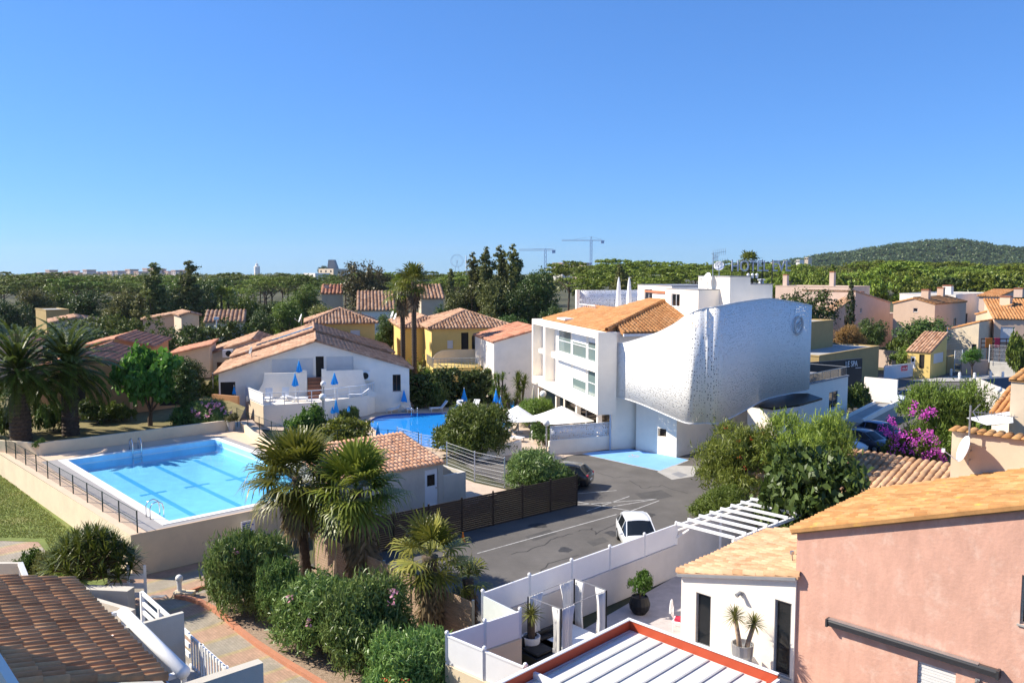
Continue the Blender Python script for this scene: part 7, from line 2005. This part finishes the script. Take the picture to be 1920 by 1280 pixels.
# bushes by the car park, right
shrub('large feathery bottlebrush bush with red tips beside the car park',1388,938,780,172,'feather',0,0,name='bottlebrush',flowers=('petal_red',14,3,.075))
shrub('feathery bottlebrush bush in front of the white hotel wing',1516,900,754,172,'feather',0,0,Y=47.5,name='bottlebrush')
shrub('low leafy shrub at the foot of the bottlebrush, by the pergola',1348,972,910,112,'oleander',1,0,name='shrub',leaf='leaf_mid')
tree_px('leafy_tree','drooping dark leaved tree between pergola and golden roof',1528,846,0,235,'droop',0,Y=40,trunk=.1,tr=.12)
shrub('tall dark shrub before the black spa sign wall',1612,775,704,52,'bush',1,0,Y=82,leaf='leaf_dark',name='shrub')
shrub('large feathery green tree right of the bougainvillea',1778,800,703,170,'feather',1,0,Y=57,leaf='leaf_mid',name='feathery_tree')
bgv=shrub('bougainvillea covered in magenta flowers beside the dark cars',1712,868,775,105,'bush',2,0,Y=54,leaf='leaf_mid',name='bougainvillea')
g=np.random.default_rng(3);r=105/2/FPX*54;pts=[]
for k in range(56):
    a=g.uniform(-3.0,-.3);e=g.uniform(.0,1.0);q=g.uniform(.9,1.08);h=ZA(54,775)
    pts.append((r*q*math.cos(a)*math.cos(e),r*q*math.sin(a)*math.cos(e),h*(.25+.6*math.sin(e)+.05)))
for k in range(9): pts.append((-r*.7-.1*k,-.3,h*(.68+.015*k)))
for k in range(7): pts.append((-r*.5-.07*k,.2,h*(.8+.02*k)))
for k in range(5): pts.append((r*.1+.05*k,.3,h*(.98+.04*(k%5))))
for k in range(10): pts.append((r*.2+.09*k,-.6,h*(.98+.01*k)))
blossoms(bgv,pts,.14,'petal_magenta',15,4,.13)
shrub('green creeper trailing over the ridge of the sandy tiled shed',1722,895,862,130,'bush',0,1.6,Y=47.5,leaf='leaf_yellow',name='creeper',ry=.6)
# right middle trees
tree_px('broadleaf_tree','broad dark tree behind the right end of the curved screen',1502,548,0,120,'round',1,Y=112,trunk=.15,leaf='leaf_dark')
tree_px('cypress','slim dark cypress between the pale pink houses',1594,512,0,26,'cypress',1,Y=128,trunk=.03)
shrub('dry brown bush by the brown block wall',1590,690,604,62,'feather',0,.5,Y=116,leaf='leaf_brown',name='dry_bush',trunk=.2)
tree_px('broadleaf_tree','dark round tree beside the dry brown bush',1637,600,0,55,'round',.5,Y=118,trunk=.3,leaf='leaf_dark')
tree_px('broadleaf_tree','large dark spreading tree before the gabled pink house',1728,594,0,100,'round',.5,Y=121,trunk=.15,leaf='leaf_dark',i=1)
shrub('mid green bush left of the gate house roof',1690,695,640,45,'bush',0,.3,Y=114,leaf='leaf_mid',name='shrub',trunk=.2)
tree_px('broadleaf_tree','small yellow green tree before the mesh gate wall',1827,648,0,36,'round',0,Y=108,trunk=.45,leaf='leaf_bright',i=2)
tree_px('broadleaf_tree','green tree at the right edge before the mesh fence',1915,625,0,46,'bigleaf',0,Y=100,trunk=.2,leaf='leaf_mid')
shrub('row of bushes at the foot of the shaded pink house',1690,640,615,60,'bush',1,.5,Y=126,leaf='leaf_mid',name='shrub')
shrub('bushes below the white flat roofed house',1790,610,598,50,'bush',2,.5,Y=128,leaf='leaf_mid',name='shrub')
# twin tall palms in the middle
def tallpalm(lb,u,vb,vhub,Y,rad,seed):
    p=DY(u,vb,Y);p.z=0;h=ZA(Y,vhub)
    return fan_palm('tall_fan_palm',lb,p,h,rad,28,rad*.8,False,1.5,.27,seed,16,skirt_n=34)
tallpalm('taller right one of the twin palms between the yellow villas',777,690,527,93,1.6,21)
tallpalm('shorter left one of the twin palms between the yellow villas',756,690,545,96,1.5,22)
fan_palm('tall_fan_palm','distant fan palm crown behind the rooftop lettering',DY(1404,520,230)*1.0-Vector((0,0,DY(1404,520,230).z)),ZA(230,488),2.4,26,1.8,seed=31,nseg=10,skirt_n=0)
for u,Y,v,lb in((415,165,553,'distant palm, left one near the right poplar'),(428,170,556,'distant palm, right one near the right poplar')):
    p=DY(u,560,Y);p.z=0;fan_palm('tall_fan_palm',lb,p,ZA(Y,v),1.6,22,1.1,seed=u,nseg=10,skirt_n=0)
for u,vt,Y,w,kind,lf,lb,tk in[
 (291,488,165,70,'poplar',None,'tall ragged poplar, left one of the pair on the left',.06),
 (357,484,165,66,'poplar',None,'tall dense poplar, right one of the pair on the left',.05),
 (889,476,150,50,'poplar',None,'poplar, leftmost and palest of the dark tall group',.05),
 (913,466,146,56,'poplar',None,'second poplar from the left in the dark tall group',.05),
 (940,463,150,54,'poplar',None,'third poplar from the left in the dark tall group',.05),
 (964,461,148,56,'poplar',None,'fourth and tallest poplar in the dark tall group',.05),
 (1008,486,140,84,'round','leaf_dark','broad dark tree right of the tall poplar group',.05),
 (862,520,150,60,'round','leaf_poplar','grey green tree left of the tall poplar group',.05),
 (846,500,170,30,'poplar',None,'slender grey poplar left of the tall poplar group',.05),
 (926,505,140,70,'round','leaf_poplar','dark filling tree between the tall poplars',.03),
 (975,520,138,60,'round','leaf_dark','dark filling tree right at the foot of the tallest poplar',.03),
 (1163,494,165,52,'poplar','leaf_olive','pale olive tree standing before the pines behind the hotel terrace',.1),
 (690,496,190,92,'round','leaf_bronze','big bronze brown round tree in the middle distance',.1),
 (612,560,125,80,'round','leaf_olive','grey olive tree behind the leftmost yellow villa',.1),
 (655,562,128,60,'round','leaf_olive','smaller grey olive tree right behind the leftmost yellow villa',.1),
 (535,545,150,70,'round','leaf_mid','dark green tree above the solar roof house',.1),
 (486,572,120,58,'round','leaf_dark','dark round tree right of the ribbed far roof',.1),
 (722,575,118,44,'round','leaf_dark','dark tree between the yellow villas',.1),
 (572,520,180,70,'round','leaf_mid','mid green tree above the grey olives',.1),
 (20,548,160,80,'round','leaf_dark','dark tree at the left edge behind the ochre house',.1),
 (70,538,175,70,'round','leaf_olive','olive tree behind the far ochre house',.1),
 (165,532,150,80,'round','leaf_dark','dark tree right of the far ochre house',.08),
 (232,528,160,76,'round','leaf_olive','olive bronze tree left of the left poplar',.08),
 (262,552,145,44,'poplar','leaf_olive','slim olive tree just left of the left poplar',.1),
 (110,528,190,70,'round','leaf_mid','tree behind the far left houses, second row',.1),
 (325,520,185,60,'round','leaf_dark','dark tree between the two left poplars',.08),
 (405,525,195,76,'round','leaf_dark','dark tree right of the right poplar',.08),
 (455,535,175,80,'round','leaf_mid','green tree behind the distant palms',.08),
 (510,555,160,56,'round','leaf_dark','dark tree left of the solar roof house top',.1),
 (745,560,135,40,'round','leaf_mid','tree behind the twin palms',.1),
 (832,560,150,50,'round','leaf_dark','dark tree above the second yellow villa',.1),
 (905,575,130,60,'round','leaf_dark','dark undergrowth tree left below the poplar group',.02),
 (960,580,128,70,'round','leaf_dark','dark undergrowth tree right below the poplar group',.02),
 (1035,560,125,56,'round','leaf_dark','dark tree just left of the hotel roof',.02)]:
    tree_px('poplar' if kind=='poplar' else 'broadleaf_tree',lb,u,vt,0,w,kind,0,Y=Y,trunk=tk,leaf=lf,i=(u%3))
for u,vt,Y,w,lb in[(715,655,92,40,'yellow green shrub between yellow villas below the palms'),(800,665,86,30,'shrub at the foot of the taller twin palm'),(745,680,84,50,'shrub right of the gable house roof end'),(820,690,84,44,'green shrub under the roof terrace of the yellow villa')]:
    shrub(lb,u,700,vt,w,'bush',u%3,0,Y=Y,leaf='leaf_mid' if u!=715 else 'leaf_bright',name='shrub')
# ================================================================ pine wood
rg=random.Random(11)
def pine(u,Y,h,r,label,group,kind='pine',z0=0,trunk=.5,leaf=None):
    p=DY(u,520,Y);p.z=z0
    return tree('umbrella_pine',label,p,h,r,kind,i=rg.randrange(3),trunk=trunk,cat='pine tree',group=group,leaf=leaf,tr=.28)
for u,Y,vt,w,lb in[(1547,190,487,70,'pine with bare pale forked trunk above the cypress'),(1500,200,490,90,'pine left of the forked pine above the screen'),(1640,180,490,110,'wide layered pine right of the cypress'),(1700,178,496,90,'layered pine behind the gabled pink house'),(1770,182,500,100,'dark based pine behind the white flat roofed house'),(1850,185,486,110,'tall pine near the right edge'),(1900,190,500,80,'pine at the right frame edge'),(1590,196,500,80,'pine directly behind the cypress'),(1455,205,500,60,'pine just right of the rooftop lettering'),(1810,190,510,80,'lower pine between the right chimneys'),(1735,190,488,80,'high crowned pine right of the middle')]:
    pine(u,Y,ZA(Y,vt),w/2/FPX*Y*1.25,lb,None,'pinenear',trunk=.3,leaf='leaf_dark' if 'dark' in lb else None)
GP='umbrella pines of the wood'
ranges=[(1060,1160,185,300),(1160,1440,195,300),(1150,1470,260,420),(1440,1960,200,300),(1440,1960,290,420),(560,880,220,340),(-30,560,215,330),(-30,900,320,460)]
cnt=[9,16,16,34,22,24,40,30]
for (u0,u1,Y0,Y1),n in zip(ranges,cnt):
    for k in range(n):
        u=rg.uniform(u0,u1);Y=Y0+(Y1-Y0)*((k+rg.random())/n)
        rise=max(0,(u-1000)/900)*1.0
        h=(rg.uniform(12.5,18.0) if u>1000 else rg.uniform(9.5,14.8))+(Y-170)*(.012 if u>1000 else .002)
        side='right half' if u0>1000 else 'left half'
        pine(u,Y,h,rg.uniform(5.5,10.5) if u>1000 else rg.uniform(4.5,8.5),'umbrella pine massed with others in the wood, %s'%side,GP+' on the '+side,leaf=None if u0>1000 else ('leaf_mid' if rg.random()<.6 else 'leaf_pine'),trunk=.62)
# far wood: one mass of crowns
def wood(name,label,n,fn,leafs,size,per,seed,mt):
    g=np.random.default_rng(seed);V=[];F=[];b=0
    base,fb=leaves(seed,[(0,0,.5,.9,.9,.45)]+[(math.cos(a)*.5,math.sin(a)*.5,.5,.5,.5,.35) for a in range(0,6)],per,size,1.6,.12,.5,.6,per=14,low=-.2)
    for k in range(n):
        x,y,z,r,h=fn(g)
        a=g.uniform(0,6.28);c,s=math.cos(a),math.sin(a)
        W=np.stack([(base[:,0]*c-base[:,1]*s)*r+x,(base[:,0]*s+base[:,1]*c)*r+y,base[:,2]*h+z],1)
        V.append(W);F.append(fb+b);b+=len(W)
    return tag(link(name,npmesh(name,np.concatenate(V),np.concatenate(F),M[mt]),None),label,'wood',kind='stuff')
M['leaf_far']=leafmat('distant_pine_crowns',(0.179,0.210,0.031),(0.269,0.280,0.041),.3)
M['leaf_farleft']=leafmat('distant_dark_crowns',(0.109,0.130,0.031),(0.192,0.200,0.048),.3)
M['leaf_hill']=leafmat('hillside_pines',(.085,.14,.05),(.125,.19,.065),.3)
M['hillground']=mat('hill_scrub',(.09,.12,.05),.95,.3,.02)
def fR(g):
    Y=440+850*g.random()**1.2;u=g.uniform(1040,2100);x=(u-960)/FPX*Y;return x,Y,8+(Y-330)*.008,g.uniform(8,12),g.uniform(7,9.5)
def fL(g):
    Y=330+900*g.random()**1.3;u=g.uniform(-200,1060);x=(u-960)/FPX*Y;return x,Y,1.0,g.uniform(5,9),g.uniform(9,11.5)
wood('far_wood','far pine wood behind the hotel merging into one canopy',430,fR,None,.17,340,4,'leaf_far')
wood('far_wood','far dark wood on the left merging into one canopy',620,fL,None,.17,340,6,'leaf_farleft')
# undergrowth so that no bare ground shows between the houses
def fU(g):
    Y=g.uniform(98,250);u=g.uniform(-60,1060) if g.random()<.6 else g.uniform(-60,420);x=(u-960)/FPX*Y;return x,Y,-.5,g.uniform(2,4),g.uniform(2.5,5.0)
wood('undergrowth','mixed garden greenery between the far left houses',420,fU,None,.15,380,8,'leaf_farleft')
def fU2(g):
    Y=g.uniform(150,230);u=g.uniform(1060,2000);x=(u-960)/FPX*Y;return x,Y,-.5,g.uniform(2.5,4.5),g.uniform(2,3.5)
wood('undergrowth','garden greenery between the pink houses and the pines',150,fU2,None,.15,380,9,'leaf_far')
# hill
hp=[(1380,498),(1440,493),(1500,483),(1560,474),(1620,466),(1680,457),(1740,451),(1790,449),(1830,453),(1870,462),(1900,464),(1940,470),(2000,482),(2080,498)]
def hz_(u):
    for (a,va),(b,vb) in zip(hp,hp[1:]):
        if a<=u<=b:
            t=(u-a)/(b-a);t=t*t*(3-2*t);return va+(vb-va)*t
    return 505
YH=1500
def hill(x,y):
    u=960+x/y*FPX;top=CAMZ+(510-hz_(u))/FPX*YH-7
    f=max(0,1-abs(y-YH)/420);return max(-1,top*f*f*(3-2*f))
mb=MB();nx,ny=60,24;vs=[];fs=[]
for i in range(nx+1):
    for j in range(ny+1):
        u=1370+720*i/nx;y=YH-420+840*j/ny;x=(u-960)/FPX*y;vs.append((x,y,hill(x,y)))
for i in range(nx):
    for j in range(ny): a=i*(ny+1)+j;fs.append((a,a+ny+1,a+ny+2,a+1))
mb.add(vs,fs);tag(mb.build('hill',M['hillground'],smooth=True),kind='structure')
def fH(g):
    y=g.uniform(YH-400,YH+60);u=g.uniform(1390,2060);x=(u-960)/FPX*y;z=hill(x,y);return x,y,z-4,g.uniform(8,16),g.uniform(8,14)
wood('hill_wood','pine wood covering the hill on the right horizon',2300,fH,None,.3,110,12,'leaf_hill')
# ================================================================ far skyline
def block(label,u0,u1,v0,Y,m,name='apartment_building',vb=520,group=None,floors=4,roof=None):
    a=DY(u0,v0,Y);b=DY(u1,v0,Y);h=a.z;t=thing(name,label,'building',((a.x+b.x)/2,Y,0),R(-38),group)
    w=(b.x-a.x)*.85;mb=MB().bx(-w/2,0,0,w/2,14,h);mb.build('wall',M[m],t)
    if roof: MB().prism([(-w/2-.5,-.5),(w/2+.5,-.5),(w/2+.5,14.5),(-w/2-.5,14.5)],h+.02,h+1.6).build('roof',M[roof],t)
    wb=MB();n=max(2,int(w/5))
    for k in range(n):
        for f in range(floors):
            x=-w/2+w*(k+.5)/n;wb.bx(x-.8,-.05,h-2.6-3*f,x+.8,-.01,h-1.1-3*f)
    wb.build('windows',M['glass'],t)
    return t
M['farwall']=mat('far_town_wall',(.70,.54,.45),.9,.12,.05);M['farwall2']=mat('far_town_wall_grey',(.55,.47,.45),.9,.12,.05);M['farroof']=mat('far_town_roof',(.55,.33,.24),.9,.15,.05)
TG='far town blocks on the left horizon'
rt_=random.Random(5);u=64
k=0
while u<335:
    w=rt_.uniform(9,24);Y=rt_.uniform(1250,1450)
    v=511.5+rt_.uniform(-4,2.5)-(3 if 225<u<290 else 0)
    block('far hazy town block on the left horizon, one of a crowded row',u,u+w,v,Y,'farwall' if rt_.random()<.5 else 'farwall2',group=TG,roof='farroof');u+=w*.8
for k,(a,b,v,lb) in enumerate(((165,188,521,'low orange far building left below the town row'),(205,232,520,'middle low orange far building below the town row'),(238,262,519,'right low orange far building below the town row'))): block(lb,a,b,v,1000,'farwall',roof='farroof')
t=thing('water_tower','small white mushroom shaped tower on the left skyline','tower',DY(482,510,1400));t.location.z=0;h=ZA(1400,491)
MB().lathe([(5,0),(5,h*.55),(5,h*.6),(5,h*.75),(2.6,h*.78),(2.2,h*.9),(.4,h*.92),(.3,h+2),(.05,h+2.5)],16).build('shaft',M['white'],t)
block('long low pale flat building on the left skyline under the slanted tower',586,636,504,620,'beige',floors=2)
block('white strip building before the slanted tower building',560,600,512,600,'white',floors=1)
t=thing('slanted_tower','pale concrete tower with one slanted side on the left skyline','tower',DY(621,500,640));t.location.z=0;h=ZA(640,487)
MB().prism([(-3.5,0),(5,0),(5,8),(-3.5,8)],0,h-9).add([(-3.5,0,h-9),(5,0,h-9),(5,8,h-9),(-3.5,8,h-9),(-2.2,0,h),(2,0,h),(2,8,h),(-2.2,8,h)],[(4,5,6,7),(0,1,5,4),(1,2,6,5),(2,3,7,6),(3,0,4,7)]).build('shaft',M['concrete'],t)
tree('broadleaf_tree','dark tree beside the slanted tower on the skyline',Vector((DY(605,500,630).x,630,0)),ZA(630,494),4.5,'round',trunk=.3,leaf='leaf_dark')
block('white modern block on the skyline right of the right crane',1186,1208,492,900,'white',floors=3)
block('pale blocks with terracotta roofs under the right crane',1033,1058,495,1000,'white',floors=2,roof='farroof')
block('terracotta roofed blocks between the two cranes, right group',1068,1102,495,1020,'farwall',floors=2,roof='farroof')
block('white house glinting at the left foot of the hill',1492,1500,487,900,'white',floors=1)
block('small pale house at the foot of the hill',1508,1516,482.5,1000,'beige',floors=1)
block('white block at the left end of the right pine wood',1443,1449,492,700,'white',floors=2)
# cranes and ferris wheel
M['craneblue']=mat('hazy_blue_steel',(.50,.58,.74),.6,.05,.1);M['cranered']=mat('hazy_red_steel',(.78,.58,.56),.6,.05,.1)
def crane(label,u,vt,vj,ul,ur,Y):
    p=DY(u,500,Y);t=thing('tower_crane',label,'crane',(p.x,Y,0));zt_=ZA(Y,vt);zj=ZA(Y,vj);xl=(ul-u)/FPX*Y;xr=(ur-u)/FPX*Y
    m=MB();s=1.1;n=int(zj/4)
    for a in(-s,s):
        for b in(-s,s): m.beam((a,b,0),(a,b,zj),.35,.35)
    for k in range(n):
        z=zj*k/n;m.beam((-s,-s,z),(s,-s,z+zj/n),.3,.3).beam((s,-s,z),(-s,-s,z+zj/n),.25,.25)
    m.beam((-s,0,zj),(0,0,zt_),.4,.4).beam((s,0,zj),(0,0,zt_),.4,.4);m.build('mast',M['craneblue'],t)
    j=MB();j.beam((xl,0,zj+.2),(xr,0,zj+.2),.3,.3).beam((xl*.98,0,zj+1.6),(xr*.8,0,zj+1.6),.2,.2)
    n=26
    for k in range(n): a=xl+(xr-xl)*k/n;b=xl+(xr-xl)*(k+1)/n;j.beam((a,0,zj+.2),((a+b)/2,0,zj+1.6),.12,.12).beam(((a+b)/2,0,zj+1.6),(b,0,zj+.2),.12,.12)
    j.build('jib',M['cranered'],t);MB().beam((0,0,zt_),(xl*.6,0,zj+1.6),.15,.15).beam((0,0,zt_),(xr*.8,0,zj+1.6),.15,.15).build('tie_bars',M['cranered'],t)
    MB().bx(xr-4,-1,zj-2.5,xr-.5,1,zj+.6).build('counterweight',M['craneblue'],t)
    return t
crane('taller tower crane on the skyline, right one of two',1108,444,452,1053,1133,900)
crane('lower tower crane on the skyline, left one of two',1022.5,466,470,973,1042,850)
p=DY(857,489,1900);fw=thing('ferris_wheel','pale ferris wheel far on the skyline behind the poplars','ferris wheel',(p.x,1900,0))
z=p.z;Rw=12.0/FPX*1900*.95;w=MB();n=28
M['pale']=mat('pale_far_steel',(.86,.86,.88),.6,.03,.1)
for k in range(n):
    a,b=2*PI*k/n,2*PI*(k+1)/n
    for r_ in(Rw,Rw*.86): w.beam((r_*math.cos(a),0,z+r_*math.sin(a)),(r_*math.cos(b),0,z+r_*math.sin(b)),.35,.35)
    if k%2==0: w.beam((0,0,z),(Rw*math.cos(a),0,z+Rw*math.sin(a)),.15,.15)
w.build('wheel',M['pale'],fw);w=MB()
for k in range(n): a=2*PI*k/n;w.bc(((Rw+.6)*math.cos(a),0,z+(Rw+.6)*math.sin(a)),(1.2,1.2,1.3))
w.build('gondolas',M['pale'],fw);MB().beam((0,1,z),(-8,1,0),.8,.8).beam((0,1,z),(8,1,0),.8,.8).build('support',M['pale'],fw)
for u,v0,Y,lb in((1613/4*1+480,0,0,''),): pass
for u,vt,lb in((874,479,'thin pale mast right of the ferris wheel'),(403,620,'pale lamp post before the far left houses')):
    Y=900 if u==874 else 118;p=DY(u,510,Y);t=thing('lamp_post' if u!=874 else 'antenna_mast',lb,'mast' if u==874 else 'street lamp',(p.x,Y,0));h=ZA(Y,vt if u==874 else 598)
    MB().tube([(0,0,0),(0,0,h)],.5 if u==874 else .08,6).build('pole',M['pale'],t)
    if u!=874: MB().bc((0,0,h+.1),(.6,.4,.35)).build('lamp_head',M['whitepaint'],t)
# air
hz=MB().bx(-3600,-170,-1.5,3600,4600,150);ho=hz.build('haze',mat('unused_haze_surface',(.5,.5,.5)))
hm=bpy.data.materials.new('haze_air');hm.use_nodes=True;hn=hm.node_tree.nodes;hn.clear()
hv=hn.new('ShaderNodeVolumePrincipled');hv.inputs['Color'].default_value=(.80,.88,1,1);hv.inputs['Density'].default_value=.00006;hv.inputs['Anisotropy'].default_value=.2
hu=hn.new('ShaderNodeOutputMaterial');hm.node_tree.links.new(hv.outputs[0],hu.inputs['Volume'])
ho.data.materials.clear();ho.data.materials.append(hm);tag(ho,kind='stuff')
# ================================================================ light, sky, camera
W=bpy.data.worlds.new('World');SC.world=W;W.use_nodes=True
n=W.node_tree.nodes;l=W.node_tree.links
EL,AZ=R(39),0      # sun stands left of the view and slightly beyond
sd=Vector((math.cos(EL)*-.989,math.cos(EL)*.148,math.sin(EL)))
sky=n.new('ShaderNodeTexSky');sky.sky_type='NISHITA';sky.sun_disc=False;sky.sun_elevation=EL;sky.sun_rotation=math.atan2(sd.x,sd.y)
sky.altitude=0;sky.air_density=1.0;sky.dust_density=0;sky.ozone_density=8
gmn=n.new('ShaderNodeGamma');gmn.inputs['Gamma'].default_value=.7      # clear washed Mediterranean air: an even blue down to the horizon
tn=n.new('ShaderNodeMix');tn.data_type='RGBA';tn.blend_type='MULTIPLY';tn.inputs['Factor'].default_value=1;tn.inputs['B'].default_value=(.63,1.06,1.68,1)
l.new(sky.outputs[0],gmn.inputs[0]);l.new(gmn.outputs[0],tn.inputs['A']);l.new(tn.outputs['Result'],n['Background'].inputs[0]);n['Background'].inputs[1].default_value=.1
su=bpy.data.lights.new('sun','SUN');su.energy=4.7;su.angle=R(.55);su.color=(1,.92,.78)
so=bpy.data.objects.new('sun',su);COL.objects.link(so);so.rotation_euler=sd.to_track_quat('Z','Y').to_euler()
cd=bpy.data.cameras.new('camera');co=bpy.data.objects.new('camera',cd);COL.objects.link(co);SC.camera=co
cd.sensor_width=36;cd.lens=28.8;cd.clip_end=20000;cd.clip_start=.1
co.location=(0,0,CAMZ);co.rotation_euler=(PI/2-TILT,0,0)
SC.view_settings.view_transform='Standard';SC.view_settings.look='None';SC.view_settings.exposure=.82;SC.view_settings.gamma=1
SC.render.engine='CYCLES';SC.cycles.max_bounces=8;SC.cycles.transparent_max_bounces=24;SC.cycles.use_denoising=True
SC.render.resolution_x=1024;SC.render.resolution_y=682
